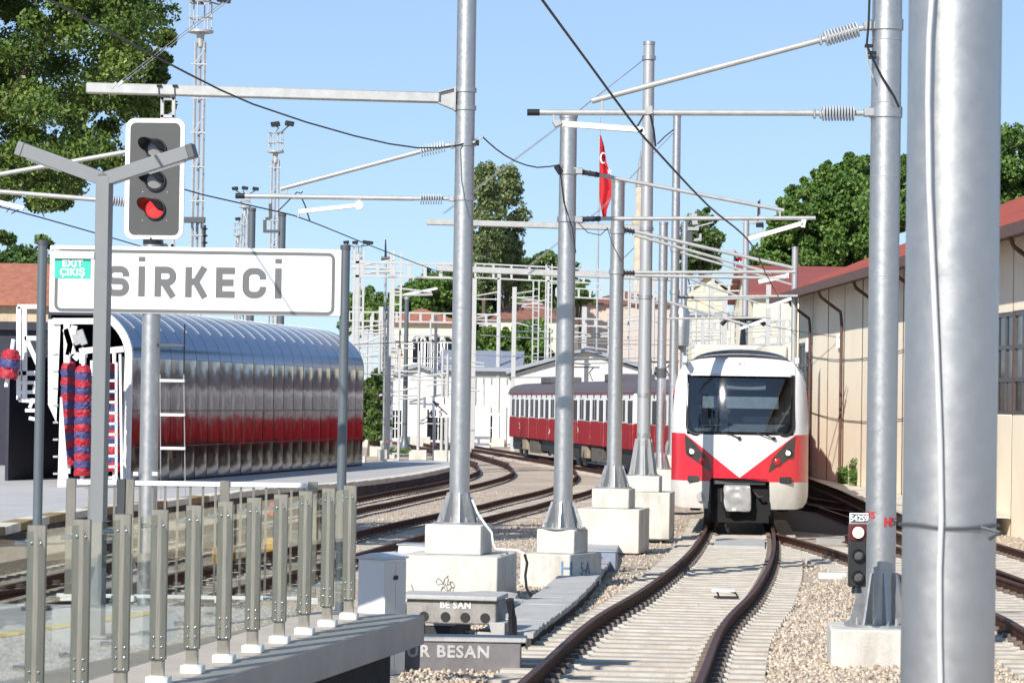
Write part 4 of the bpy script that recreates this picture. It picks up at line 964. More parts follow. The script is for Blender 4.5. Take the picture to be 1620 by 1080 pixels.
# ------------------------------------------------------------------ catenary poles
def insulator(mb, p0, p1, nd, rd, rc=.028):
    p0, p1 = Vector(p0), Vector(p1); mb.tube(p0, p1, rc, n=8); d = (p1 - p0).normalized(); L = (p1 - p0).length
    for i in range(nd):
        c = p0 + d * (L * (i + .5) / nd); mb.tube(c - d * .006, c + d * .006, rd, rd, 12)
def band(root, p, r, z, h=.09, m_=None):
    mb = MB(); mb.lathe([(r + .004, z), (r + .016, z + .004), (r + .016, z + h - .004), (r + .004, z + h)], (p.x, p.y, 0), 18)
    return mb.build('pole_clamp', m_ or galv, root, w=True)
def pole(name, label, px, Y, zfoot, ztop, r, m_=None, taper=.92, fins=True, group=None, blocks=(), yaw=R(-11), n=22, cat='catenary pole', blockm=None, fh=.48):
    """px: photo column of the foot. blocks: (width, depth, z0, z1) foundation blocks."""
    x = P(px, 700, Y).x; root = thing(name, label, cat, (x, Y, zfoot), yaw, group)
    lean = 0.0
    h = ztop - zfoot; mb = MB(); mb.lathe([(r, .02), (r * (1 + (taper - 1) * .5), h * .5), (r * taper, h)], (0, 0, 0), n); mb.build('mast', m_ or galv, root)
    mb = MB(); mb.lathe([(r * taper + .012, h - .06), (r * taper + .012, h + .012), (.02, h + .03)], (0, 0, 0), n); mb.build('mast_cap', galv, root)
    if fins:
        for k in range(8):
            a = 2 * math.pi * k / 8 + .2; ca, sa = math.cos(a), math.sin(a); t = .012
            poly = [(r * .9, .03), (r + .17, .03), (r + .15, .09), (r + .03, fh), (r * .9, fh)]
            mb = MB(); mb.prism([(q * ca + t * sa, q * sa - t * ca, z) for q, z in poly], (-2 * t * sa, 2 * t * ca, 0)); mb.build('base_fin', m_ if m_ and m_ != galv else galv, root, smooth=False)
        mb = MB(); mb.lathe([(r + .21, 0), (r + .21, .03)], n=24); mb.build('base_plate', galv, root)
        for k in range(8):
            a = 2 * math.pi * (k + .5) / 8 + .2; mb = MB(); mb.tube(((r + .13) * math.cos(a), (r + .13) * math.sin(a), .02), ((r + .13) * math.cos(a), (r + .13) * math.sin(a), .10), .018, n=6); mb.build('anchor_bolt', galvd, root)
    for i, (w_, d_, z0, z1) in enumerate(blocks):
        mb = MB(); mb.box((0, (0 if i == 0 else -.04), (z0 + z1) / 2 - zfoot), (w_, d_, z1 - z0)); mb.build('foundation_block', blockm or concw, root, bevel=.022)
    return root
def arm(root, pts, Y, r, m_=tubew, nm='cantilever_tube', cap=None):
    mb = MB(); p = [P(x, y, Y) for x, y in pts]; mb.tube(p[0], p[1], r, n=12); o = mb.build(nm, m_, root, w=True)
    if cap:
        d = (p[1] - p[0]).normalized(); mb = MB(); mb.tube(p[1] - d * .01, p[1] + d * .12, r * 1.15, n=12); mb.build('end_cap', blacks, root, w=True)
    return o
def ins(root, a, b, Y, nd=9, rd=.1, m_=ceram, rc=.028):
    mb = MB(); insulator(mb, P(*a, Y), P(*b, Y), nd, rd, rc); return mb.build('insulator', m_, root, w=True)
def cbar(root, a, b, Y, w_, h_, m_=tubew, nm='registration_arm', Yb=None):
    mb = MB(); mb.bar(P(*a, Y), P(*b, Yb or Y), w_, h_); return mb.build(nm, m_, root, w=True, bevel=min(w_, h_) * .12, seg=1)
def rod(root, pts, Y, r=.008, m_=blackm, nm='dropper_wire'):
    mb = MB(); mb.path([P(p[0], p[1], p[2] if len(p) > 2 else Y) for p in pts], r, 5); return mb.build(nm, m_, root, w=True)
def clampat(root, py, Y, px, r, h=.10):
    z = P(px, py, Y).z - h / 2; x = WM[root.name].translation
    return band(root, Vector((x.x, x.y, 0)), r, z, h)

# nearest pole with its cable
YA = 9.2; A = pole('catenary_pole', 'huge blurred galvanised pole with a cable strapped down its front, right foreground', 1503, YA, -.35, 7.5, .151, fins=True, blocks=((1.2, 1.2, -1.2, -.36),), n=48, taper=.99)
ax = WM[A.name].translation; cz = lambda px, py: P(px, py, YA - .155)
mb = MB(); mb.path([Vector((cz(x, y).x, YA - .159 + max(0, abs(x - 1503) / 489 - .02) * .12, cz(x, y).z)) for x, y in [(1478, -60), (1470, 60), (1468, 160), (1470, 300), (1476, 430), (1482, 560), (1487, 700), (1489, 820), (1486, 900), (1486, 1000), (1488, 1100)]], .009, 10); mb.build('strapped_cable', mat('grey_cable_sheath', (.55, .56, .57), .5), A, w=True)
zc = P(1500, 830, YA).z; mb = MB(); mb.path([(ax.x + .158 * math.cos(a), YA + .158 * math.sin(a), zc - .004 * math.sin(3 * a)) for a in [R(q) for q in range(175, 345, 8)]], .006, 6); mb.path([(ax.x + .158 * math.cos(R(300)), YA + .158 * math.sin(R(300)), zc), (ax.x + .14, YA - .15, zc - .015), (ax.x + .10, YA - .185, zc - .035)], .006, 6); mb.build('cable_tie', dgrey, A, w=True)

# right pole with long cantilever over the main track
YB_ = 29.8; B = pole('catenary_pole', 'galvanised pole marked with red letters beside the small three lamp signal', 1395, YB_, P(1395, 990, YB_).z, 9.6, .160, blocks=((1.05, 1.05, -.42, P(1395, 990, YB_).z),), yaw=R(-4), taper=.97, fh=.56)
for y in (40, 178): clampat(B, y, YB_, 1405, .158, .12)
for y in (64, 163, 280, 437, 900):
    mb = MB(); x_ = WM[B.name].translation; z = P(1400, y, YB_).z; mb.lathe([(.1595, z - .004), (.1615, z), (.1595, z + .004)], (x_.x, x_.y, 0), 22); mb.build('weld_ring', galvd, B, w=True)
arm(B, [(1304, 62), (936, 160)], YB_, .031); ins(B, (1304, 62), (1358, 46), YB_, 11, .085); arm(B, [(1358, 46), (1384, 40)], YB_, .03, nm='clevis_rod')
arm(B, [(1300, 179), (852, 178)], YB_, .031, cap=True); ins(B, (1300, 179), (1352, 179), YB_, 11, .085); arm(B, [(1352, 179), (1386, 179)], YB_, .03, nm='clevis_rod')
for y in (40, 178): cbar(B, (1366, y + (2 if y < 100 else 0)), (1388, y), YB_ - .05, .10, .09, galvd, 'hinge_bracket')
for (x, y) in ((1298, 64), (1310, 60), (1288, 180), (1298, 180)): cbar(B, (x - 2, y), (x + 2, y - .5), YB_, .08, .11, galvd, 'tube_clamp')
cbar(B, (888, 196), (1018, 206), YB_, .05, .062, whitep); cbar(B, (876, 178), (876, 196), YB_, .03, .03, galvd, 'hanger'); cbar(B, (876, 198), (888, 192), YB_, .09, .07, galvd, 'hinge_bracket'); cbar(B, (952, 157), (952, 178), YB_, .03, .03, tubew, 'hanger'); cbar(B, (1026, 168), (1028, 182), YB_, .08, .08, tubew, 'wire_saddle')
cbar(B, (1014, 204), (1020, 214), YB_, .05, .05, whitep, 'wire_clip')
rod(B, [(1022, 176), (1012, 194), (1008, 200)], YB_, .010); rod(B, [(1028, 178), (1034, 205), (1037, 232)], YB_, .012); rod(B, [(1066, 205), (1052, 216), (1040, 228)], YB_, .007)
rod(B, [(1376, -20), (1374, 40), (1371, 72), (1380, 92), (1394, 120), (1414, 152), (1422, 170)], YB_ - .2, .013, nm='feeder_jumper'); rod(B, [(1371, 76), (1373, 100), (1382, 124)], YB_ - .2, .010, tubew, 'earth_strap')
for (x, y) in ((1371, 73), (1376, 84), (1376, 91)): cbar(B, (x - 3, y), (x + 10, y), YB_ - .18, .05, .035, blacks, 'cable_bracket')
redm = mat('red_stencil_paint', (.50, .03, .04), .6, 0, var=.15)
def wraptext(root, s, size, px, py, Y, r, m_, bold=.03):
    c = WM[root.name].translation; q = P(px, py, Y - r * .9); me = textmesh(s, size, bold, .0015, 1.0)
    me.transform(FACE)
    for v in me.vertices:
        x = v.co.x + q.x - c.x; x = max(-r * .995, min(r * .995, x)); v.co = Vector((c.x + x, c.y - math.sqrt(max(r * r - x * x, 0)) - .006 + (v.co.y), v.co.z + q.z))
    me.transform(WM[root.name].inverted()); me.materials.clear(); me.materials.append(m_); me.name = 'stencil_letters'; place(me, 'stencil_letters', root)
wraptext(B, 'H', .125, 1405, 826, YB_, .16, redm, .06); wraptext(B, '5', .11, 1416, 826, YB_, .16, mat('faded_stencil', (.25, .14, .12), .7), .02); wraptext(B, '35', .10, 1377, 815, YB_, .16, redm, .03)

# central pole: heavy square beam to the left, cantilever below it
YC = 40.0; s_ = FPX / YC
zc_f = P(728, 828, YC).z; zc_m = P(728, 875, YC).z; zc_b = P(728, 955, YC).z
C = pole('catenary_pole', 'tall central pole on a two step concrete base carrying a long square beam', 728, YC, zc_f, 9.4, .142, blocks=((.80, .80, zc_m, zc_f), (1.42, 1.42, zc_b, zc_m)), taper=.94, fh=.44)
for y in (143, 171, 228, 314): clampat(C, y, YC, 735, .139, .07)
for y in (487, 643, 662, 745, 800):
    x_ = WM[C.name].translation; z = P(735, y, YC).z; mb = MB(); mb.lathe([(.139, z - .006), (.1435, z), (.139, z + .006)], (x_.x, x_.y, 0), 22); mb.build('weld_ring', galvd, C, w=True)
cbar(C, (137, 139.5), (696, 155), YC - .02, .16, .15, tubew, 'square_beam')
mb = MB(); a_, b_ = P(694, 155, YC), P(719, 157, YC)
mb.prism([a_ + Vector((0, -.05, .075)), b_ + Vector((0, -.05, .15)), b_ + Vector((0, -.05, -.15)), a_ + Vector((0, -.05, -.075))], (0, .03, 0)); mb.bar(a_ + Vector((0, -.03, .075)), b_ + Vector((0, -.03, .15)), .15, .02); mb.bar(a_ + Vector((0, -.03, -.075)), b_ + Vector((0, -.03, -.15)), .15, .02)
mb.box(P(720, 157, YC), (.03, .22, .34)); mb.build('beam_bracket', tubew, C, w=True, bevel=.005, seg=1)
for (x, y) in ((180, 134), (190, 131)): rod(C, [(x, y + 3), (x + (355 - 180) * .99, y - 131)], YC, .0055, mat('steel_tie', (.22, .225, .23), .5, .3), 'tie_rod'); cbar(C, (x - 4, y + 6), (x + 5, y - 3), YC - .08, .05, .05, tubew, 'turnbuckle')
for x in (251, 276): cbar(C, (x, 139), (x + .3, 154), YC - .11, .012, .03, dgrey, 'u_bolt'); cbar(C, (x - 3, 136), (x + 5, 136), YC - .11, .05, .03, blacks, 'bolt_end')
for x in (257, 275): cbar(C, (x, 152), (x - 2, 392), YC, .05, .05, tubew, 'drop_post')
for y in (156, 184, 240, 320, 388): cbar(C, (254, y), (277, y + .5), YC, .05, .05, tubew, 'drop_post_tie')
cbar(C, (232, 382), (258, 382), YC - .1, .12, .10, blacks, 'drop_post_foot')
# its left cantilever on the drop post
arm(C, [(196, 241), (-40, 283)], YC, .034); arm(C, [(182, 318), (-40, 300)], YC, .034); arm(C, [(252, 233), (196, 241)], YC, .03, nm='clevis_rod')
ins(C, (178, 318), (206, 320), YC, 7, .07); arm(C, [(206, 320), (252, 322)], YC, .03, nm='clevis_rod')
cbar(C, (-40, 311), (38, 330), YC, .055, .07, whitep); rod(C, [(38, 327), (18, 338)], YC, .008); rod(C, [(36, 300), (10, 336)], YC, .007); rod(C, [(52, 305), (70, 343)], YC, .008)
# its near cantilever
arm(C, [(664, 240), (444, 299)], YC, .032); ins(C, (664, 240), (704, 231), YC, 9, .085); arm(C, [(704, 231), (722, 228)], YC, .034, nm='clevis_rod')
arm(C, [(654, 314), (386, 310)], YC, .034, cap=True); ins(C, (664, 314), (700, 314), YC, 9, .085); arm(C, [(652, 314), (664, 314)], YC, .03, nm='clevis_rod'); arm(C, [(700, 314), (722, 315)], YC, .026, nm='clevis_rod')
cbar(C, (566, 325), (472, 335), YC, .05, .06, whitep); mb = MB(); mb.tube(P(568, 325, YC) - Vector((0, .05, 0)), P(568, 325, YC) + Vector((0, .05, 0)), .062, n=14); mb.build('arm_pivot', whitep, C, w=True); cbar(C, (569, 313), (569, 325), YC, .03, .03, tubew, 'hanger'); cbar(C, (472, 335), (472, 344), YC, .03, .03, galvd, 'wire_clip'); cbar(C, (453, 298), (452, 311), YC, .03, .03, tubew, 'hanger')
rod(C, [(440, 334), (456, 318), (470, 304), (476, 306), (479, 303)], YC, .009); rod(C, [(475, 308), (483, 326), (490, 349)], YC, .010)
cbar(C, (712, 232), (724, 226), YC, .09, .08, galvd, 'hinge_bracket'); cbar(C, (710, 314), (722, 315), YC, .09, .08, galvd, 'hinge_bracket'); cbar(C, (748, 226), (764, 216), YC - .1, .035, .03, galvd, 'feeder_bracket'); cbar(C, (752, 226), (758, 226), YC - .1, .06, .08, blacks, 'feeder_clamp')
# white cable from the central pole down over its base
mb = MB(); mb.path([P(747, 790, YC - .2), P(756, 812, YC - .25), P(770, 832, YC - .3), P(778, 842, YC - .42), P(780, 858, YC - .45), P(784, 868, YC - .55), P(800, 869, YC - .6), P(818, 870, YC - .68), P(830, 876, YC - .72)], .016, 7); mb.build('white_cable', whitep, C, w=True)
mb = MB(); mb.path([P(830, 876, YC - .72), P(834, 890, YC - .70), P(831, 910, YC - .70), P(833, 930, YC - .70), P(842, 945, YC - .66)], .02, 7); mb.build('black_cable', blackm, C, w=True)

graf = mat('black_scrawl', (.17, .17, .165), .8)
def scrawl(pts):
    mb = MB(); mb.path([Vector((u, -.04 - .71 - .003, zc_m - zc_f - v)) for u, v in pts], .006, 4); mb.build('scrawl', graf, C)
rg = random.Random(9)
for (u, v) in ((-.10, .36), (-.02, .33), (.04, .37), (.0, .44), (.09, .40), (.07, .47), (-.07, .46)):
    scrawl([(u + .035 * math.cos(q * 1.1 + u * 40) + rg.uniform(-.02, .02), v + .05 * math.sin(q * 1.3 + v * 30) + rg.uniform(-.02, .02)) for q in range(6)])
scrawl([(.22, .52), (.26, .50), (.30, .53)]); scrawl([(.34, .50), (.35, .56), (.40, .55), (.39, .50)]); scrawl([(-.50, .40), (-.47, .48), (-.45, .55)])
# H5 pole
YD = 44.0
zd_f = P(892, 836, YD).z; zd_m = P(892, 874, YD).z; zd_b = P(892, 930, YD).z
D = pole('catenary_pole', 'silver pole standing on a block with blue handwritten letters', 892, YD, zd_f, P(903, 181, YD).z, .150, blocks=((.62, .62, zd_m, zd_f), (.98, .98, zd_b, zd_m)), yaw=R(-22), taper=.88, fh=.42)
for y in (272, 347): clampat(D, y, YD, 900, .142, .09)
ins(D, (918, 272), (948, 277), YD, 3, .05, dkins, .04); arm(D, [(948, 277), (1240, 333)], YD, .030); arm(D, [(905, 270), (918, 272)], YD, .03, nm='clevis_rod')
ins(D, (918, 347), (950, 346), YD, 4, .05, dkins, .04); arm(D, [(950, 346), (1290, 345)], YD, .032); cbar(D, (1234, 332), (1234, 345), YD, .03, .03, tubew, 'hanger')
cbar(D, (1270, 353), (1184, 378), YD, .05, .07, whitep); cbar(D, (1272, 346), (1270, 360), YD, .07, .05, whitep, 'arm_pivot')
for y in (270, 347): cbar(D, (906, y), (922, y + 1), YD - .05, .10, .10, galvd, 'hinge_bracket')
cbar(D, (880, 262), (888, 274), YD - .12, .04, .10, blacks, 'feeder_clamp'); rod(D, [(886, 268), (892, 320), (905, 360), (911, 400)], YD - .15, .009, nm='earth_strap')
rod(D, [(912, 350), (930, 368), (950, 372), (962, 360)], YD, .007)
bluep = mat('blue_marker_paint', (.10, .22, .36), .7)
M_ = Matrix.Translation(Vector((.28, -.537, (zd_b + zd_m) / 2 - zd_f + .06))) @ FACE; lettering('marker_letters', 'H', .30, bluep, D, M_, 0, extrude=.003)
M_ = Matrix.Translation(Vector((.496, -.30, (zd_b + zd_m) / 2 - zd_f + .06))) @ Matrix.Rotation(R(90), 4, 'Z') @ FACE; lettering('marker_letters', '5-A', .27, bluep, D, M_, 0, extrude=.003)

YE = 56.0
ze_f = P(972, 772, YE).z; ze_m = P(972, 803, YE).z; ze_b = P(972, 872, YE).z
E = pole('catenary_pole', 'shorter silver pole in front of the red and white flag', 972, YE, ze_f, P(983, 283, YE).z, .150, blocks=((.74, .74, ze_m, ze_f), (1.25, 1.25, ze_b, ze_m)), yaw=R(-12), taper=.88, fh=.45)
for y in (366, 430): clampat(E, y, YE, 979, .142, .1)
arm(E, [(1004, 366), (1256, 424)], YE, .036); arm(E, [(1004, 372), (1220, 432)], YE, .030); ins(E, (985, 363), (1004, 367), YE, 4, .07, dkins, .04)
arm(E, [(1004, 431), (1258, 430)], YE, .034); arm(E, [(1004, 436), (1240, 440)], YE, .032); ins(E, (985, 432), (1004, 432), YE, 4, .07, dkins, .04); cbar(E, (1246, 436), (1200, 446), YE, .05, .08, whitep); cbar(E, (1246, 430), (1246, 440), YE, .05, .05, whitep, 'arm_pivot'); rod(E, [(961, 362), (968, 385), (982, 412), (990, 405), (1003, 392)], YE - .2, .007)
YF = 62.0
zf_f = P(1018, 752, YF).z; zf_m = P(1018, 777, YF).z; zf_b = P(1018, 850, YF).z
F_ = pole('catenary_pole', 'tallest dull grey pole with a flared base and a beam to the left', 1018, YF, zf_f, P(1028, 67, YF).z, .152, m_=galvd, blocks=((.78, .78, zf_m, zf_f), (1.3, 1.3, zf_b, zf_m)), yaw=R(-8), taper=.8, n=10, fh=.8)
for y in (92, 362, 470, 625, 688, 700): clampat(F_, y, YF, 1022, .138, .09)
cbar(F_, (675, 351), (1016, 361), YF + .2, .16, .13, tubew, 'square_beam')
for d_ in (0, 3): rod(F_, [(1018, 95), (880 + d_, 202), (700 + d_, 338)], YF, .008, mat('steel_tie', (.22, .225, .23), .5, .3), 'tie_rod')
YG = 82.0
Gp = pole('catenary_pole', 'thin silver pole just left of the train nose with a dark painted band', 1045, YG, P(1045, 742, YG).z, P(1049, 352, YG).z, .140, blocks=((.8, .8, P(1045, 780, YG).z, P(1045, 742, YG).z),), taper=.9)
clampat(Gp, 440, YG, 1048, .138, .12); mb = MB(); x_ = WM[Gp.name].translation; z = P(1046, 590, YG).z; mb.lathe([(.146, z - .14), (.146, z + .14)], (x_.x, x_.y, 0), 20); mb.build('dark_band', dgrey, Gp, w=True)
arm(Gp, [(1052, 476), (1192, 517)], YG, .038); arm(Gp, [(1052, 504), (1220, 502)], YG, .034); cbar(Gp, (1212, 505), (1170, 520), YG, .05, .08, whitep)
YH = 92.0
Hp = pole('catenary_pole', 'very tall pale pole right behind the thin pole by the train', 1064, YH, P(1064, 720, YH).z, P(1073, 183, YH).z, .150, taper=.86, blocks=((.8, .8, P(1064, 745, YH).z, P(1064, 720, YH).z),))
for y in (395, 462, 500, 608): clampat(Hp, y, YH, 1068, .146, .14)
arm(Hp, [(1072, 398), (1252, 450)], YH, .04); arm(Hp, [(1072, 470), (1262, 468)], YH, .042); cbar(Hp, (1252, 472), (1212, 486), YH, .06, .10, whitep); ins(Hp, (1072, 470), (1098, 470), YH, 4, .08, dkins, .045)
cbar(Hp, (690, 424), (1064, 440), YH + .3, .18, .2, tubew, 'square_beam')
for d_ in (0, 3): rod(Hp, [(1072, 203), (950 + d_, 330), (830 + d_, 425)], YH, .010, mat('steel_tie', (.22, .225, .23), .5, .3), 'tie_rod')
YI = 118.0
Ip = pole('catenary_pole', 'pale post with box equipment and tension weights above the train roof edge', 1079, YI, -.8, P(1084, 351, YI).z, .135, taper=.9, fins=False)
mb = MB(); z = P(1078, 520, YI).z; mb.lathe([(.05, z - .9), (.30, z - .7), (.33, z), (.33, z + .7), (.2, z + .9)], (P(1078, 520, YI).x, YI - .2, 0), 18); mb.build('tension_weight', galv, Ip, w=True)
cbar(Ip, (1084, 362), (1106, 362), YI, .12, .15, galvd, 'equipment_bracket'); cbar(Ip, (1090, 366), (1090, 384), YI, .3, .25, dgrey, 'equipment_box'); cbar(Ip, (1098, 380), (1110, 378), YI, .15, .12, tubew, 'equipment_bracket'); cbar(Ip, (1108, 370), (1108, 382), YI, .10, .10, tubew, 'equipment_bracket'); cbar(Ip, (1100, 356), (1098, 338), YI, .25, .22, tubew, 'beacon_box'); cbar(Ip, (1104, 345), (1104, 331), YI, .10, .10, dgrey, 'beacon'); arm(Ip, [(1080, 365), (1128, 352)], YI, .03)
arm(Ip, [(1088, 475), (1240, 470)], YI, .045); arm(Ip, [(1088, 440), (1200, 480)], YI, .045)
YJ = 100.0
Jp = pole('catenary_pole', 'grey pole topped by a disconnector switch beyond the train', 1176, YJ + 20, -.8, P(1181, 345, YJ + 20).z, .135, m_=galvd, taper=.95, fins=False)
cbar(Jp, (1174, 352), (1206, 352), YJ + 20, .12, .12, tubew, 'switch_platform'); cbar(Jp, (1184, 370), (1206, 368), YJ + 20, .1, .1, tubew, 'switch_platform'); cbar(Jp, (1207, 350), (1207, 370), YJ + 20, .06, .06, tubew, 'switch_platform'); cbar(Jp, (1196, 356), (1208, 356), YJ + 20, .2, .2, blacks, 'switch_box'); cbar(Jp, (1199, 350), (1200, 318), YJ + 20, .07, .07, dkins, 'switch_insulator'); cbar(Jp, (1202, 340), (1202, 316), YJ + 20, .05, .05, brownm, 'switch_insulator')
YK = 104.0
Kp = pole('catenary_pole', 'plain grey post rising in front of the far end of the hall', 1254, YK, -.8, P(1258, 391, YK).z, .115, m_=galvd, taper=1, fins=False)

# ------------------------------------------------------------------ overhead wires
def wire(label, pts, r=.009, name='overhead_wire', m_=blackm, n=1.5):
    mb = MB(); mb.path(smoothline([P(*p) for p in pts], n), r, 5); tag(mb.build(name, m_), label, 'wire')
wire('thick black feeder cable sagging from the tree to the central pole', [(-40, -60, 18), (120, 22, 22), (250, 92, 27), (400, 165, 32), (560, 215, 36), (660, 234, 38.5), (724, 230, 39.8), (762, 217, 39.9)], .011, 'feeder_cable')
wire('short black feeder cable between central pole and the next silver pole', [(764, 217, 39.9), (785, 236, 40.8), (815, 255, 42), (850, 265, 43), (884, 261, 43.85)], .011, 'feeder_cable')
wire('dark contact wire falling steeply from the top edge towards the train', [(850, -15, 23), (858, 0, 23.5), (930, 98, 26.5), (1005, 200, 29.3), (1040, 240, 30.5), (1120, 325, 36), (1187, 384, 44), (1215, 440, 60), (1235, 475, 80)], .013)
wire('contact wire crossing from the left edge behind the signal', [(-10, 325, 39), (60, 343, 40), (200, 383, 44), (260, 402, 50), (330, 425, 58)], .010)
wire('contact wire running from the signal down to the central pole', [(262, 290, 37), (320, 308, 38), (440, 335, 40), (490, 350, 42), (600, 394, 52), (720, 440, 70)], .010)
wire('thin wire running above the shed roofs left of the central pole', [(560, 545, 120), (640, 541, 120), (725, 538, 125)], .015)
wire('thin span wire among the far poles behind the train', [(1090, 470, 110), (1160, 500, 118), (1240, 520, 105), (1375, 540, 95)], .012)
# ------------------------------------------------------------------ far catenary yard: portals and slender poles
def portal(label, xa, ya, xb, yb, h, Y, n, posts, pw=.16):
    root = thing('gantry_portal', label, 'gantry', (P(xa, ya, Y).x, Y, -.82), 0, 'white ladder beam portals over the yard')
    def chord(y0, y1):
        mb = MB(); mb.bar(P(xa, y0, Y), P(xb, y1, Y), .16, .10); mb.build('beam_chord', farw, root, w=True, smooth=False)
    chord(ya, yb); chord(ya + h, yb + h)
    for i in range(n + 1):
        f = i / n; x = xa + (xb - xa) * f; y = ya + (yb - ya) * f
        mb = MB(); mb.bar(P(x, y + 1, Y), P(x, y + h - 1, Y), .15, .12, up=(0, 1, 0)); mb.build('beam_post', farw, root, w=True, smooth=False)
    for (x, top) in posts:
        p = P(x, top, Y); mb = MB()
        mb.bar((p.x, Y, -.85), (p.x, Y, p.z), pw, pw, up=(0, 1, 0)); mb.build('leg', farw, root, w=True, smooth=False)
    return root
portal('long ladder beam portal at sign height left of the central pole', 548, 414.5, 722, 417.5, 22, 122, 7, [(566, 402)])
portal('long ladder beam portal running from the central pole towards the hall', 752, 417, 1066, 432, 22, 200, 11, [(789, 425), (868, 420)])
portal('lower ladder beam portal in front of the arched cream building', 552, 493, 722, 496, 14, 180, 9, [(603, 485), (622, 398)], .28)
portal('short ladder beam portal right of the central pole', 748, 497, 790, 498, 14, 176, 2, [(751, 440), (814, 454)], .26)
portal('faint ladder beam portal behind the flag pole', 880, 455, 1040, 462, 14, 210, 9, [(924, 485), (1033, 440)], .3)
portal('ladder beam portal over the pale yellow house', 1072, 513, 1250, 506, 12, 150, 9, [(1147, 470), (1216, 450)], .25)
FARLABEL = {565: 'lattice yard mast carrying the left end of the long ladder beam', 600: 'slim pole just left of the red flag at the arched building', 613: 'slim pole directly right of the left lattice mast pair', 624: 'lattice yard mast at the left corner of the arched cream building', 663: 'slim pole before the gable shed, left of the dark arrow board', 700: 'slim pole rising just behind the arrow number board', 708: 'short slim pole between arrow board and central pole', 789: 'tubular post carrying the right long ladder beam near its left end', 814: 'shorter tubular post just right of the ladder beam post', 846: 'narrow lattice mast close left of the H marked silver pole, the left one', 866: 'narrow lattice mast close left of the H marked silver pole, the right one', 926: 'slim pole between the marked silver pole and the flag pole', 940: 'slim pole directly beneath the large red flag', 962: 'slim pole hidden beside the shorter silver pole', 993: 'slim pole just right of the shorter silver pole', 1000: 'lattice mast between shorter silver pole and tallest grey pole', 1012: 'slim pole in line with the stone minaret', 1033: 'slim pole just right of the tallest grey pole', 1100: 'slim pole at the left end of the pale yellow house', 1120: 'slim pole under the yellow gable', 1138: 'slim pole in front of the second window of the pale yellow house', 1160: 'lattice mast in front of the middle of the pale yellow house', 1196: 'slim pole right of the disconnector pole', 1214: 'lattice mast before the right end of the pale yellow house', 1232: 'slim pole closest to the far end of the hall', 580: 'slim pole above the far end of the wash tunnel', 642: 'slim pole right behind the dark flared lamp post', 680: 'slim pole between flared lamp post and central pole', 880: 'slim pole rising behind the ridge of the white gable shed'}
portal('middle ladder beam portal low over the pink house and flag pole', 884, 503, 1042, 508, 11, 190, 8, [(905, 500), (1024, 500)], .2)
portal('lowest ladder beam portal just above the roof of the red and white train', 1078, 538, 1250, 532, 10, 160, 9, [(1112, 500), (1240, 505)], .2)
portal('lower ladder beam portal over the ridge of the gable shed', 556, 528, 722, 531, 11, 185, 8, [(588, 500), (690, 500)], .2)
portal('high ladder beam portal in front of the yellow gable', 1076, 452, 1250, 446, 11, 175, 9, [(1128, 440), (1226, 430)], .2)
def slender(px, py_top, Y, arms, r=.11, lattice=False):
    root = thing('yard_pole', FARLABEL[px], 'catenary pole', (P(px, 600, Y).x, Y, -.82), 0, 'slender far yard poles')
    z1 = P(px, py_top, Y).z; x = P(px, 600, Y).x
    if lattice:
        for q in (-.22, .22):
            mb = MB(); mb.bar((x + q, Y, -.85), (x + q, Y, z1), .10, .10, up=(0, 1, 0)); mb.build('mast', farw, root, w=True, smooth=False)
        mb = MB(); z = 0
        while z < z1 - .4: mb.bar((x - .22, Y - .02, z), (x + .22, Y - .02, z + .0), .07, .07); z += .55
        kind(mb.build('lattice_rungs', farw, root, w=True, smooth=False), 'stuff')
    else:
        mb = MB(); mb.lathe([(r, -.85), (r * .85, z1)], (x, Y, 0), 10); mb.build('mast', farw, root, w=True)
    for (sx, y0, dx, dy) in arms:
        mb = MB(); mb.tube(P(px, y0, Y), P(px + sx * dx, y0 + dy, Y), .05, n=6); mb.build('cantilever_tube', farw, root, w=True)
    mb = MB(); mb.box((x, Y, -.6), (.9, .9, .7)); mb.build('foundation_block', concw, root, w=True, smooth=False)
rs = random.Random(21)
for (px, top, Y, lat) in [(565, 395, 132, True), (600, 508, 160, False), (613, 486, 150, False), (624, 400, 126, True), (663, 555, 150, False), (700, 548, 150, False), (708, 560, 145, False), (789, 430, 200, False), (814, 455, 205, False), (846, 445, 218, True), (866, 418, 215, True), (926, 486, 205, False), (940, 500, 212, False), (962, 520, 200, False), (993, 440, 205, False), (1000, 452, 210, True), (1012, 470, 190, False), (1033, 470, 180, False), (1100, 470, 170, False), (1120, 450, 185, False), (1138, 500, 160, False), (1160, 485, 190, True), (1196, 470, 180, False), (1214, 455, 170, True), (1232, 480, 150, False), (580, 520, 190, False), (642, 510, 200, False), (680, 505, 210, False), (880, 510, 190, False)]:
    arms = []
    for k in range(rs.choice((1, 2, 2))):
        sx = rs.choice((-1, 1)); y0 = top + 22 + k * 34 + rs.random() * 22; L = rs.uniform(40, 85) * 140 / Y; up = rs.uniform(9, 15)
        arms += [(sx, y0, L, rs.uniform(-2, 2)), (sx, y0 - up, L * rs.uniform(.85, 1.0), up - 2 + rs.uniform(-3, 1))]
        if rs.random() < .5: arms.append((sx, y0 + 5, L * .55, rs.uniform(-1, 4)))
    slender(px, top, Y, arms, lattice=lat, r=.085)
def polelike(mb): pass
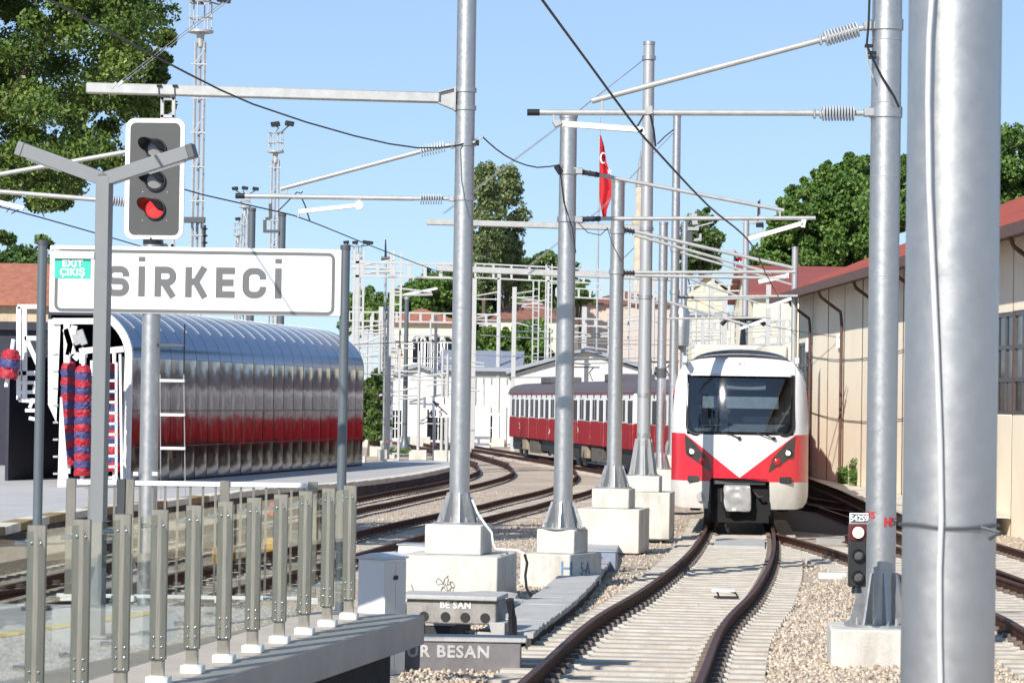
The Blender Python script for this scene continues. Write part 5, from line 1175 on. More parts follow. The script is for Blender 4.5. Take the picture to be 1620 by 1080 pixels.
# thin horizontal span wires of the far yard, each a wire
for wi, (a, b, Y) in enumerate([((560, 590), (900, 596), 150), ((750, 560), (1040, 566), 160), ((545, 560), (720, 566), 170), ((880, 540), (1240, 545), 165), ((760, 530), (1060, 538), 180), ((900, 575), (1240, 560), 150)]):
    mb = MB(); mb.path([P(a[0] + (b[0] - a[0]) * q / 8, a[1] + (b[1] - a[1]) * q / 8 + 3 * (1 - ((q - 4) / 4) ** 2), Y) for q in range(9)], .03, 4)
    tag(mb.build('span_wire', galvd), 'thin pale span wire strung ' + ['over the gable shed and arrow board', 'above the ribbed shed towards the tallest grey pole', 'over the far end of the wash tunnel', 'before the pale yellow house', 'below the brown roofed house', 'just above the train roofs'][wi], 'wire', 'far span wires')

# ------------------------------------------------------------------ floodlight masts
def mast(label, px, py_base, py_plat, Y, nlamps, seg=12, w_=.40, lamps=None, cage=1.0, rad=.52):
    x = P(px, 300, Y).x; root = thing('floodlight_mast', label, 'floodlight mast', (x, Y, -.82), 0, 'floodlight masts')
    zp = P(px, py_plat, Y).z
    for (a, b) in ((-1, -1), (1, -1), (1, 1), (-1, 1)):
        mb = MB(); mb.tube((x + a * w_ / 2, Y + b * w_ / 2, -.82), (x + a * w_ * .42, Y + b * w_ * .42, zp - .3), .042, n=6); mb.build('mast_leg', tubew, root, w=True)
    mb = MB(); mb.tube((x, Y, -.8), (x, Y, zp - .2), .06, n=6); mb.build('mast_core', galvd, root, w=True)
    z = 2.0; k = 0
    while z < zp - .5:
        mb = MB(); mb.box((x, Y - w_ / 2, z), (w_ * 1.5, .05, .05)); mb.box((x, Y + w_ / 2, z), (w_, .05, .05)); mb.bar((x - w_ / 2, Y - w_ / 2, z), (x + w_ / 2, Y - w_ / 2, z + .6), .03, .03); kind(mb.build('mast_rung', tubew, root, w=True, smooth=False), 'stuff'); z += 1.3; k += 1
    c = cage * rad; hc = cage
    mb = MB(); mb.lathe([(.12, zp - .5), (.3 * c, zp - .02), (.95 * c, zp + .05), (.95 * c, zp + .13), (.1, zp + .16)], (x, Y, 0), 14); mb.build('platform', tubew, root, w=True)
    mb = MB(); top = zp + 1.2 * hc
    for q in range(6):
        a = q * math.pi / 3 + .3; mb.tube((x + .8 * c * math.cos(a), Y + .8 * c * math.sin(a), zp + .1), (x + .8 * c * math.cos(a), Y + .8 * c * math.sin(a), top), .028, n=5)
    for zz in (zp + .6 * hc, top): mb.path([(x + .82 * c * math.cos(q * math.pi / 8), Y + .82 * c * math.sin(q * math.pi / 8), zz) for q in range(17)], .028, 5)
    kind(mb.build('cage', tubew, root, w=True), 'thing')
    for (dx, dz, s) in lamps or ((-.9, .5, -1), (-.1, .45, 0), (.8, .5, 1)):
        mb = MB(); cx, cz_ = x + dx * c * 1.7, top + dz * hc; c9 = hc * .66
        poly = [(-.42, -.12), (.36, -.22), (.46, .18), (-.32, .30)]
        if s < 0: poly = [(-a, b) for a, b in poly]
        mb.prism([(cx + a * c9, Y - .4, cz_ + b * c9) for a, b in poly], (0, .6 * c9, 0)); lm = mb.build('floodlight', blacks, root, w=True, bevel=.03, seg=1)
        mb = MB(); mb.path([(x + dx * .7 * c, Y - .2, top), (cx - .25 * s * c9, Y - .2, cz_ - .3 * c9), (cx, Y - .2, cz_ - .05)], .035, 5); mb.build('lamp_bracket', dgrey, lm, w=True)
    return root
mast('tall lattice floodlight mast rising right behind the railway signal', 313, 600, 54, 108, 3, lamps=((-.7, .35, -1), (-.05, .1, -1), (.75, .35, 1), (1.0, .1, 1)))
m0 = bpy.data.objects['floodlight_mast']
mb = MB(); mb.box(P(305, 348, 107.6), (.95, .2, .22)); mb.build('dark_bracket', dgrey, m0, w=True, bevel=.02)
mb = MB(); mb.tube(P(324, 356, 107.6), P(323, 392, 107.6), .05, n=8)
for q in range(3): z_ = P(324, 362 + q * 11, 107.6); mb.lathe([(.05, -.05), (.13, 0), (.05, .05)], z_, 10)
mb.build('side_insulator', dkins, m0, w=True)
mast('floodlight mast in the gap between signal and central pole', 435, 600, 243, 140, 2, lamps=((0, .45, -1), (.9, .5, 1)), cage=.85)
mast('small floodlight mast above the middle of the station sign', 388, 600, 330, 165, 3, cage=.7, lamps=((-.9, .4, -1), (.0, .45, 1), (1.0, .4, 1)))
mast('smallest floodlight mast with one lamp above the station sign', 378, 600, 374, 200, 1, cage=.75, lamps=((0, .4, -1),), w_=.36)
mast('floodlight mast with four lamps right of the station sign', 567, 600, 411, 190, 3, cage=.75, lamps=((-1.1, .3, -1), (-.2, .3, -1), (.8, .35, 1), (1.3, .3, 1)), w_=.5)
def darkpost(label, px, top, Y, r):
    x = P(px, 500, Y).x; root = thing('dark_post', label, 'post', (x, Y, -.8)); mb = MB(); z1 = P(px, top, Y).z
    mb.lathe([(r, -.8), (r, z1)], (x, Y, 0), 16); mb.build('mast', bluegrey, root, w=True); mb = MB(); mb.lathe([(r + .02, z1 - .1), (r + .02, z1 + .02), (.05, z1 + .04)], (x, Y, 0), 16); mb.build('mast_cap', dgrey, root, w=True)
    return root
darkpost('dark steel post above the sign letters, left one of two', 396, 330, 118, .15)
r_ = darkpost('dark steel post with a side bracket above the sign letters', 444, 338, 118, .15)
mb = MB(); Y = 118
for (a, b) in (((419, 348), (419, 368)), ((419, 366), (440, 366)), ((420, 346), (428, 346)), ((428, 322), (428, 346))): mb.bar(P(*a, Y - .2), P(*b, Y - .2), .14, .12)
mb.build('side_bracket', dgrey, r_, w=True, smooth=False)
x = P(612, 400, 150); r_ = thing('antenna_mast', 'thin dark antenna rising above the ladder beam right of the sign', 'antenna', (x.x, 150, -.8))
mb = MB(); mb.tube((x.x, 150, -.8), P(610, 408, 150), .07, n=8); mb.build('mast', galvd, r_, w=True); mb = MB(); mb.tube(P(610, 408, 150), P(610, 379, 150), .07, .03, n=8); mb.build('antenna', blacks, r_, w=True); mb = MB(); mb.tube(P(603, 409, 150), P(617, 409, 150), .1, n=8); mb.build('antenna_base', dgrey, r_, w=True)
# dark lamp post with flared foot
YL = H(640, 712, -.35).y; x = P(640, 700, YL).x; zb = P(640, 712, YL).z
r_ = thing('lamp_post', 'dark blue grey post with a flared foot beyond the end of the wash tunnel', 'post', (x, YL, zb))
mb = MB(); mb.lathe([(.34, 0), (.34, .10), (.26, .2), (.17, .55), (.145, .8), (.13, 3), (.115, P(641, 470, YL).z - zb)], (0, 0, 0), 16); mb.build('mast', bluegrey, r_)
mb = MB(); mb.lathe([(.125, -.12), (.125, .01), (.02, .03)], (0, 0, P(641, 470, YL).z - zb), 16); mb.build('mast_cap', galvd, r_)
mb = MB(); mb.bar(P(640, 466, YL), P(692, 456, YL), .12, .12); mb.build('lamp_arm', whitep, r_, w=True)
# track number board with arrow
YN = 138.0; p = P(696, 644, YN); sN = FPX / YN; wd_, hh = 34 / sN, 32 / sN
sg = thing('track_board', 'white board with a black arrow and the numbers 1 and 415', 'sign', (p.x, YN, -.82))
mb = MB(); mb.box((p.x, YN, p.z), (wd_, .03, hh)); mb.build('board', signw, sg, w=True)
mb = MB(); mb.box((p.x - wd_ * .62, YN + .01, p.z + hh * .22), (wd_ * .32, .03, hh * .55)); mb.build('side_board', signw, sg, w=True)
for q in (-.3, .4): mb = MB(); mb.tube((p.x + q, YN + .06, -.85), (p.x + q, YN + .06, p.z + .3), .035, n=8); mb.build('post', galv, sg, w=True)
mb = MB(); a_, b_ = Vector((p.x + wd_ * .36, YN - .018, p.z - hh * .36)), Vector((p.x - wd_ * .36, YN - .018, p.z + hh * .34)); d = (a_ - b_).normalized(); s_2 = Vector((-d.z, 0, d.x)); off = Vector((0, -.004, 0))
mb.prism([b_, b_ + d * .38 + s_2 * .13, b_ + d * .38 + s_2 * .035, a_ + s_2 * .035, a_ - s_2 * .035, b_ + d * .38 - s_2 * .035, b_ + d * .38 - s_2 * .13], off); mb.build('arrow', blackm, sg, w=True, smooth=False)
iv = WM[sg.name].inverted()
lettering('numeral', '1', .45, blackm, sg, iv @ Matrix.Translation(Vector((p.x + .22, YN - .018, p.z + .30))) @ FACE, 0.02)
lettering('numeral', '415', .42, blackm, sg, iv @ Matrix.Translation(Vector((p.x - .20, YN - .018, p.z - .30))) @ FACE, 0.02, 1.15)
# small red signal on the island
YS = H(614, 716, IZ).y; p = H(614, 716, IZ); r_ = thing('dwarf_signal', 'small black post signal lit red at the end of the wash tunnel', 'signal', p)
mb = MB(); mb.tube((0, 0, 0), (0, 0, .42), .06, n=10); mb.build('post', blackm, r_); mb = MB(); mb.box((0, 0, .52), (.18, .16, .24)); mb.build('signal_head', blacks, r_, bevel=.03); mb = MB(); mb.lathe([(.075, 0), (.07, .03), (.02, .04)], (0, -.08, .54), 14, M=Matrix.Rotation(R(90), 4, 'X')); mb.build('red_lens', redlamp, r_)
# rusty buffer and pale blocks behind it
p = H(596, 700, -.5); r_ = thing('buffer_stop', 'rusty brown buffer beam with a slanted strut at the tunnel end', 'buffer stop', p, R(-3))
mb = MB(); mb.box((0, .2, .35), (1.4, .25, .36)); mb.build('buffer_beam', rustm, r_, bevel=.02); mb = MB(); mb.bar((-.75, .1, .35), (-1.05, -1.6, -.1), .16, .14); mb.build('strut', rustm, r_)
for (x0, y0, ww, hh_, dd, lab) in [(255, 0, 0, 0, 0, '')][:0]: pass
def block(label, px, py, size, rz=0, z0=None, m_=concw, name='concrete_block', cat='concrete block', dz=0.0):
    p = G(px, py); mb = MB(); mb.box((0, 0, size[2] / 2), size)
    o = mb.build(name, m_, bevel=.02, seg=2); o.location = (p.x, p.y + size[1] / 2, p.z + dz - .03); o.rotation_euler = (0, 0, rz); tag(o, label, cat); return o
block('pale block wall right behind the rusty buffer', 588, 683, (3.6, 1, 1.9), name='concrete_block')
block('low pale foundation wall behind the far tracks, left of the maroon train', 788, 706, (2.6, .8, 2.0), name='concrete_block')
block('pale foundation block beneath the track number board', 655, 706, (2.2, .8, .7))
block('white sheet metal cabinet beside the central pole, far behind', 763, 708, (1.0, .8, 2.9), m_=whitep, name='relay_cabinet', cat='cabinet')
block('white painted slab lying below the gangway of the maroon train', 952, 735, (2.6, .5, .35), m_=whitep, name='platform_slab', cat='slab')
# large boxes and covers near the track
def slanted(label, px, py, w_, h, dp, Yshift=0, rz=R(-12)):
    p = G(px, py); r_ = thing('cable_hood', label, 'cable hood', (p.x, p.y, p.z), rz, 'sloping grey sheet metal cable hoods')
    mb = MB(); mb.prism([(-w_ / 2, 0, 0), (-w_ / 2, dp * .35, h), (-w_ / 2, dp, h), (-w_ / 2, dp, 0)], (w_, 0, 0)); mb.build('hood_body', metalsheet, r_, bevel=.008, seg=1)
    mb = MB(); mb.bar((0, dp * .12, h * .36 + .012), (0, dp * .125, h * .37 + .012), w_ * .98, .012); mb.build('hood_seam', galvd, r_)
    mb = MB(); mb.box((0, dp * .7, h + .015), (w_ + .06, dp * .7, .02)); mb.build('hood_lid', galv, r_)
    for q in (-.3, .3): mb = MB(); mb.box((q * w_, -.03, .05), (.05, .06, .1)); mb.build('foot', whitep, r_)
    return r_
slanted('bent grey sheet metal hood between white cabinet and central pole base', 645, 920, .46, .55, .8)
slanted('upright grey sheet metal hood on the block of the shorter silver pole', 1018, 838, .42, .58, .5)
slanted('bluish sheet metal hood close to the left edge of the train', 1050, 812, .44, .5, .4)
p = G(958, 905); r_ = thing('junction_box', 'blue grey metal junction box at the trough bend', 'junction box', p, R(-8)); mb = MB(); mb.box((0, .2, .17), (.34, .4, .36)); mb.build('box', mat('blue_grey_box', (.22, .25, .32), .45, .1), r_, bevel=.01); mb = MB(); mb.box((0, .2, .36), (.37, .44, .025)); mb.build('lid', metalsheet, r_, bevel=.005)
p = G(936, 925); r_ = thing('marker_stand', 'small stand with a yellow plate beside the cable trough', 'marker', p)
for q in (-.05, .07): mb = MB(); mb.box((q, 0, .18), (.05, .05, .36)); mb.build('leg', whitep if q > 0 else dgrey, r_)
mb = MB(); mb.box((0, 0, .40), (.26, .2, .03)); mb.build('top_plate', whitep, r_); mb = MB(); mb.prism([(-.12, -.10, .418), (.16, -.10, .418), (.12, .08, .50), (-.10, .08, .50)], (0, .01, .01)); mb.build('yellow_plate', mat('yellow_plate_paint', (.62, .46, .10), .6), r_)
block('square pale concrete plinth beside the yellow plate stand', 893, 915, (.46, .4, .40), R(-12))
block('flat white plate lying on the gravel left of the small signal', 1318, 915, (.46, .25, .12), 0, m_=whitep, name='track_plate', cat='track plate')
# white plate and bracket between the rails
p = G(1146, 952); r_ = thing('track_magnet', 'white plate on a black bracket lying between the rails', 'track plate', p)
mb = MB(); mb.box((-.02, .12, .16), (.32, .22, .03)); mb.build('plate', whitep, r_); mb = MB(); mb.box((.02, -.02, .075), (.34, .05, .025)); mb.build('bracket', blackm, r_); mb = MB(); mb.path([(.08, .1, .15), (.16, .05, .13), (.19, -.02, .08)], .014, 5); mb.path([(-.1, .1, .15), (-.08, 0, .08)], .014, 5); mb.build('bracket_arm', blackm, r_)
p = G(1170, 868); mb = MB(); mb.box((0, .7, .06), (1.05, 3.2, .10), 0); o = mb.build('crossing_slab', concg, bevel=.01); o.location = p; o.rotation_euler = (0, 0, -R(5.2)); tag(o, 'grey concrete slab filling the rails just ahead of the train', 'slab')
p = G(1136, 846); r_ = thing('rail_lubricator', 'dark grey slanted box clamped inside the left rail before the train', 'track box', p, R(-6)); mb = MB(); mb.prism([(-.05, 0, .05), (.22, 0, .05), (.14, 0, .26), (-.05, 0, .26)], (0, .7, 0)); mb.build('box', dgrey, r_, bevel=.01); mb = MB(); mb.box((.24, .0, .12), (.04, .05, .12)); mb.build('latch', galv, r_)
p = G(1345, 862); mb = MB(); mb.prism([(-.75, 0, 0), (.8, -.5, 0), (.8, .1, 0), (-.35, .9, 0)], (0, 0, .14)); o = mb.build('crossing_mat', mat('grey_panel', (.26, .25, .24), .8), bevel=.01); o.location = p; tag(o, 'grey rubber panel beside the branch rail right of the train', 'rubber mat')
# concrete duct blocks with stencilled letters
def letters(root, s, size, x, y, z, m_=whitep, bold=.03, spacing=1.0): lettering('stencil_letters', s, size, m_, root, Matrix.Translation(Vector((x, y, z))) @ FACE, bold, spacing)
p = G(720, 1063); YQ = p.y
r_ = thing('lettered_curb', 'low concrete curb with big white stencilled letters at the platform corner', 'concrete curb', (P(735, 1030, YQ).x, YQ, zg(YQ)), R(-2))
mb = MB(); mb.box((-.12, .12, .12), (1.35, .24, .36)); mb.build('curb_body', mat('dark_curb', (.16, .15, .155), .9, 0, var=.2, scale=5), r_, bevel=.015); mb = MB(); mb.box((-.1, .16, .325), (1.42, .36, .05)); mb.build('curb_cap', concg, r_, bevel=.012)
letters(r_, 'UR BESAN', .165, -.16, -.004, .20, mat('faded_stencil_white', (.42, .41, .40), .8, 0, var=.2, scale=14), spacing=1.12)
YQ = G(700, 1026).y
r_ = thing('duct_block', 'concrete duct block with round pipe holes and faded stencilled letters', 'duct block', (P(712, 990, YQ).x, YQ, zg(YQ)), R(-10))
mb = MB(); mb.box((0, .35, .40), (1.0, .62, .26)); mb.build('duct_body', mat('weathered_duct_concrete', (.27, .26, .245), .9, 0, var=.25, scale=5, bump=.4, bscale=25, dirt=.6, dscale=3), r_, bevel=.02); mb = MB(); mb.box((-.04, .33, .557), (1.12, .70, .05)); mb.build('duct_lid', concg, r_, bevel=.012)
mb = MB(); mb.prism([(.42, .03, .30), (.60, .03, .30), (.60, .03, -.12), (.53, .03, -.12)], (0, .4, 0)); mb.build('duct_leg', concg, r_, bevel=.01); mb = MB(); mb.box((-.5, .4, .1), (.2, .4, .6)); mb.build('duct_leg', concd, r_)
for q in (-.30, -.06, .16, .38): mb = MB(); mb.tube((q, .035, .345), (q, .09, .345), .055, n=16); mb.build('pipe_hole', blackm, r_)
letters(r_, 'BE SAN', .10, .05, .034, .475, spacing=1.1)
mb = MB(); mb.path([(.66, -.02, .56), (.68, .05, .35), (.69, .1, .0)], .05, 6); mb.build('black_hose', blackm, r_)
p = G(672, 1012); r_ = thing('trough_lids', 'stack of grey trough lids lying beside the platform corner', 'trough lids', p, R(-8))
for i in range(4): mb = MB(); mb.box((rnd.uniform(-.02, .02), .15 + i * .36, .20 + i * .008), (.62, .34, .07), rnd.uniform(-.03, .03)); mb.build('cover_slab', concg, r_, bevel=.008, seg=1)
mb = MB(); mb.box((0, .7, .06), (.6, 1.5, .2)); mb.build('trough_wall', concd, r_)
# low dark structure and rubble below the platform: rough stones
for i, (px, py, s_3, lab) in enumerate([(770, 958, .5, 'flat grey rubble slab in front of the central pole base'), (800, 965, .42, 'tilted grey rubble slab beside the duct block'), (870, 925, .3, 'dark stone under the block with blue letters'), (650, 905, .26, 'mossy stone between white cabinet and central pole base')]):
    p = G(px, py); mb = MB(); rr = random.Random(i); mb.lathe([(s_3 * .9, 0), (s_3, .08), (s_3 * .7, .16 + .05 * rr.random())], n=7); mb.v = [(x * rr.uniform(.8, 1.2), y * rr.uniform(.8, 1.2), z) for x, y, z in mb.v]; o = mb.build('rubble_stone', concg if i < 2 else mossm, smooth=False, bevel=.01); o.location = (p.x, p.y, p.z - .02); tag(o, lab, 'stone')
# white cabinet at the platform end
YW = 27.6; r_ = thing('electrical_cabinet', 'white metal cabinet with double doors behind the end of the platform', 'cabinet', (P(586, 970, YW).x, YW, zg(YW)), R(-30))
zt = P(590, 884, YW).z - zg(YW); mb = MB(); mb.box((0, .2, zt / 2), (.30, .40, zt)); mb.build('cabinet_body', whitep, r_, bevel=.008)
mb = MB(); mb.prism([(-.17, -.02, zt), (.17, -.02, zt), (.17, -.02, zt + .02), (0, -.02, zt + .06), (-.17, -.02, zt + .02)], (0, .44, 0)); mb.build('cabinet_roof', mat('light_grey_lid', (.55, .56, .60), .4), r_, bevel=.006)
for q in (-.098, .098): mb = MB(); mb.box((.152, .2 + q, zt / 2), (.012, .185, zt - .06)); d_ = mb.build('door', mat('ivory_door', (.66, .64, .58), .45, 0, var=.02), r_, bevel=.004); mb = MB(); mb.box((.162, .2 + q + (.07 if q < 0 else -.085), zt - .18), (.015, .03, .04)); mb.build('lock', blacks, d_)
# the three lamp dwarf signal beside the right pole
YQ = 28.9; x = P(1357, 880, YQ).x; zb = P(1357, 940, YQ).z; zs = 1 / (FPX / YQ)
r_ = thing('three_lamp_signal', 'small black three lamp signal with lit top lamp and white number plate', 'signal', (x, YQ, zb))
w2 = 27 * zs; mb = MB(); mb.box((0, .06, 62 * zs), (w2, .12, 100 * zs)); hd_ = mb.build('signal_head', mat('signal_black', (.022, .022, .022), .45, 0, var=.2), r_, bevel=.01)
mb = MB(); mb.box((0, .058, 98 * zs), (w2 * 1.01, .13, 27 * zs)); mb.build('lamp_hood', mat('dark_red_housing', (.10, .012, .015), .5), hd_, bevel=.008)
mb = MB(); mb.lathe([(.055, 0), (.04, .12)], (0, .06, 2 * zs), 10); mb.build('signal_foot', blacks, r_)
for i, y_ in enumerate((98, 63, 29)):
    M = Matrix.Rotation(R(90), 4, 'X'); mb = MB(); mb.lathe([(.062, 0), (.062, .05), (.055, .05), (.055, .005)], (.0, -.002, y_ * zs), 18, M=M) if i else mb.lathe([(.066, 0), (.066, .03), (.06, .03), (.06, .005)], (0, -.006, y_ * zs), 18, M=M); mb.build('lamp_ring', blacks, hd_)
    mb = MB(); mb.lathe([(.058, .0), (.05, .012), (.01, .02)], (0, -.003 if i else -.012, y_ * zs), 18, M=M); mb.build('lens', mat('warm_lit_lens', (.9, .8, .5), .3, 0, var=0, emit=(1, .86, .50), estr=2.2) if i == 0 else mat('grey_lens', (.10, .10, .10), .15, 0), hd_)
mb = MB(); mb.box((.01, .02, 120 * zs), (30 * zs, .03, 17 * zs)); pl = mb.build('number_plate', signw, r_, bevel=.004); mb = MB(); mb.box((.01, .003, 120 * zs), (28 * zs, .006, 14 * zs)); mb.build('plate_field', dgrey, pl)
lettering('plate_letters', 'S42S9', .085, signw, pl, Matrix.Translation(Vector((.01, -.003, 120 * zs))) @ FACE, .02, .92)
# ------------------------------------------------------------------ foreground: glass fence on the ledge
steel = mat('brushed_stainless', (.26, .245, .21), .42, .75, var=.08, scale=3, aniso=(40, 40, 1.5), rvar=.08)
chrome = mat('chrome_clamp', (.6, .6, .6), .12, 1.0, var=.03)
shoem = mat('white_shoe', (.80, .79, .74), .45, 0, var=.03)
fglass = glassmat('fence_glass', (.93, .97, .955), .955, .01, .38)
FA = H(551, 979, PZ); FB = H(303, 1064, PZ); fdv = (FB - FA) / 6.0
fence = thing('glass_fence', 'glass fence with brushed steel posts along the platform ledge', 'glass fence', (FA.x, FA.y, PZ), 0)
fd = fdv.normalized(); fn = Vector((fd.y, -fd.x, 0)); fn = -fn if fn.y > 0 else fn
fz = math.atan2(fd.y, fd.x)
FH = 1.10
def fbox(mb, c, a, b, h, z):        # a along the fence, b across
    mb.box((c.x, c.y, z), (a, b, h), fz)
face = Vector((0, -1, 0)); frz = R(-12)
for i in range(-1, 15):
    p = FA + fdv * i
    if i == -1: p = FA - fdv * .55
    if i < 0: continue
    mb = MB(); mb.box((p.x, p.y, PZ + .16 + (FH - .16) / 2), (.108, .022, FH - .16), frz); ps = mb.build('post', steel, fence, w=True, bevel=.003, seg=1)
    mb = MB(); mb.box((p.x, p.y + .02, PZ + .12), (.084, .016, .26), frz); mb.build('post_tongue', steel, ps, w=True, bevel=.002, seg=1)
    mb = MB(); mb.prism([(p.x - .07, p.y - .06, PZ), (p.x + .075, p.y - .075, PZ), (p.x + .085, p.y + .06, PZ), (p.x - .06, p.y + .07, PZ)], (0, 0, .055)); mb.build('post_shoe', shoem, ps, w=True, bevel=.008)
    ca, sa = math.cos(frz), math.sin(frz)
    bm_ = MB()
    for (u, z) in [(-.026, FH - .1), (.026, FH - .1), (-.026, .24), (.026, .24), (-.026, .30), (.026, .30), (-.026, .17), (.026, .17)]:
        bm_.lathe([(.009, 0), (.008, .006), (.003, .009)], (p.x + u * ca + .011 * sa, p.y + u * sa - .011 * ca, PZ + z), 8, M=Matrix.Rotation(R(90), 4, 'X'))
    kind(bm_.build('bolt_heads', chrome, ps, w=True), 'stuff')
    for z in (FH - .105, .32):
        mb = MB(); c = p + Vector((-.085 * ca, -.085 * sa, 0)); mb.tube((c.x - .04, c.y - .01, PZ + z), (c.x + .035, c.y, PZ + z), .018, n=10); mb.box((c.x + .028, c.y, PZ + z), (.022, .03, .05), frz); mb.build('glass_clamp', chrome, ps, w=True)
    q = FA + fdv * (i + 1); a_ = p + fdv * .08 ; b_ = q - fdv * .06
    mb = MB(); d3 = Vector((0, .012, 0))
    mb.hexa([Vector((a_.x, a_.y, PZ + .16)), Vector((b_.x, b_.y, PZ + .16)), Vector((b_.x, b_.y, PZ + .16)) + d3, Vector((a_.x, a_.y, PZ + .16)) + d3, Vector((a_.x, a_.y, PZ + FH - .03)), Vector((b_.x, b_.y, PZ + FH - .03)), Vector((b_.x, b_.y, PZ + FH - .03)) + d3, Vector((a_.x, a_.y, PZ + FH - .03)) + d3])
    mb.build('glass_panel', fglass, fence, w=True, smooth=False)
# last post behind the sign post
# white railing that closes the platform end
YR = 25.1; rl = thing('end_railing', 'low white topped metal railing closing the end of the platform', 'railing', (P(300, 940, YR).x, YR, PZ))
ztop = P(300, 765, YR).z; zlo = P(300, 944, YR).z
mb = MB(); mb.box(((P(93, 765, YR).x + P(500, 768, YR).x) / 2, YR, ztop), (P(500, 768, YR).x - P(93, 765, YR).x, .06, .045)); mb.build('top_rail', whitep, rl, w=True, bevel=.008)
mb = MB(); mb.box(((P(93, 765, YR).x + P(500, 768, YR).x) / 2, YR, zlo), (P(500, 768, YR).x - P(93, 765, YR).x, .04, .035)); mb.build('bottom_rail', whitep, rl, w=True, bevel=.006)
for px in range(140, 496, 20):
    x = P(px, 850, YR).x; mb = MB(); mb.box((x, YR, (ztop + zlo) / 2), (.020, .020, ztop - zlo - .04)); mb.build('baluster', steel, rl, w=True, smooth=False)
for px in (112, 192, 204, 355, 494):
    x = P(px, 850, YR).x; mb = MB(); mb.box((x, YR - .035, (ztop + PZ) / 2 + .02), (.085, .03, ztop - PZ + .03)); po = mb.build('post', steel, rl, w=True, bevel=.004, seg=1); mb = MB(); mb.box((x, YR - .03, PZ + .03), (.14, .12, .06)); mb.build('post_shoe', shoem, po, w=True, bevel=.008)
# things seen through the glass: yellow track boxes with red lamps
for i, (px, py, lab) in enumerate([(352, 905, 'yellow track box with a red lamp seen through the glass, left one'), (433, 890, 'yellow track box with a red lamp seen through the glass, right one')]):
    p = G(px, py); s_4 = p.y / FPX; r_ = thing('track_box', lab, 'track box', p, 0, 'yellow track boxes behind the fence')
    mb = MB(); mb.box((0, .2, 22 * s_4), (34 * s_4, .4, 34 * s_4)); mb.build('box', mat('yellow_box_paint', (.50, .27, .03), .6, 0, var=.15), r_, bevel=.03); mb = MB(); mb.box((0, .2, 3 * s_4), (44 * s_4, .5, 8 * s_4)); mb.build('box_base', blackm, r_)
    mb = MB(); mb.tube((0, .15, 36 * s_4), (0, .15, 75 * s_4), 3 * s_4, n=8); mb.build('stem', dgrey, r_); mb = MB(); mb.lathe([(8 * s_4, 74 * s_4), (10 * s_4, 80 * s_4), (9 * s_4, 94 * s_4), (3 * s_4, 97 * s_4)], (0, .15, 0), 12); mb.build('lamp', mat('red_lamp_plastic', (.6, .015, .02), .3, 0), r_)

# ------------------------------------------------------------------ station sign
SY = 24.0; u0 = P(80, 389, SY); u1 = P(541, 395.5, SY); v0 = P(80, 495, SY)
SW = u1.x - u0.x; SH = u0.z - v0.z
sign = thing('station_sign', 'white station name board with grey letters between two grey posts', 'sign', ((u0.x + u1.x) / 2, SY, PZ), 0)
sc = FPX / SY
def su(px): return (px - 310.5) / sc
zmid = (P(310, 444.5, SY).z) - PZ
def sv(py): return zmid - (py - 444.5) / sc
mb = MB(); mb.box((0, 0, zmid), (SW, .05, SH)); board = mb.build('board', signw, sign, bevel=.01)
for px in (66.5, 546.5):
    for nm, rr_, z0, z1 in (('post', .040, .02, zmid + SH / 2 + .01),):
        mb = MB(); mb.tube((su(px), .02, z0), (su(px), .02, z1), rr_, n=16); po = mb.build(nm, bluegrey, sign)
        mb = MB(); mb.lathe([(.044, z1 - .01), (.044, z1 + .03), (.01, z1 + .035)], (su(px), .02, 0), 14); mb.build('post_cap', dgrey, po)
        mb = MB(); mb.box((su(px), .02, .015), (.22, .2, .03)); mb.build('base_plate', bluegrey, po, bevel=.004)
        for q in (-.08, .08): mb = MB(); mb.tube((su(px) + q, -.04, .03), (su(px) + q, -.04, .07), .014, n=6); mb.build('anchor_bolt', galv, po)
# rounded grey outline
def strokes(name, pts, wdt, closed=False, y=-.0285, par=board, m_=signg):
    k = len(pts); mb = MB(); L = []; Rr = []
    for i in range(k):
        a = pts[(i - 1) % k] if (closed or i > 0) else pts[i]; b = pts[(i + 1) % k] if (closed or i < k - 1) else pts[i]
        d0 = Vector((pts[i][0] - a[0], pts[i][1] - a[1])); d1 = Vector((b[0] - pts[i][0], b[1] - pts[i][1]))
        d0 = d0.normalized() if d0.length > 1e-9 else d1.normalized(); d1 = d1.normalized() if d1.length > 1e-9 else d0
        t = (d0 + d1); t = t.normalized() if t.length > 1e-6 else d0
        nrm = Vector((-t.y, t.x)); c = max(.35, nrm.dot(Vector((-d0.y, d0.x)))); o = nrm * (wdt / 2 / c)
        L.append((pts[i][0] + o.x, y, pts[i][1] + o.y)); Rr.append((pts[i][0] - o.x, y, pts[i][1] - o.y))
    n = k if closed else k - 1
    fs = [(i, (i + 1) % k, k + (i + 1) % k, k + i) for i in range(n)]
    front_ = L + Rr; back_ = [(a, b + .006, c) for a, b, c in front_]; K = 2 * k
    fs2 = [tuple(K + q for q in f[::-1]) for f in fs]
    side = []
    for i in range(n):
        j = (i + 1) % k; side += [(i, K + i, K + j, j), (k + i, k + j, K + k + j, K + k + i)]
    if not closed: side += [(0, k, K + k, K), (k - 1, K + k - 1, K + 2 * k - 1, 2 * k - 1)]
    mb.add(front_ + back_, fs + fs2 + side); return mb.build(name, m_, par, smooth=False)
strokes('outline', [(a, b) for a, b in rnd_rect(su(90.5), su(528.5), sv(493), sv(399.5), .045)], 5 / sc, True)
def arcp(cx, cy, rx, ry, a0, a1, n=8): return [(cx + rx * math.cos(R(a0 + (a1 - a0) * i / n)), cy + ry * math.sin(R(a0 + (a1 - a0) * i / n))) for i in range(n + 1)]
LW = 10.4 / sc; Htop, Hbot = sv(421 + 1.5) - LW / 2, sv(470.5) + LW / 2
r0 = 11 / sc
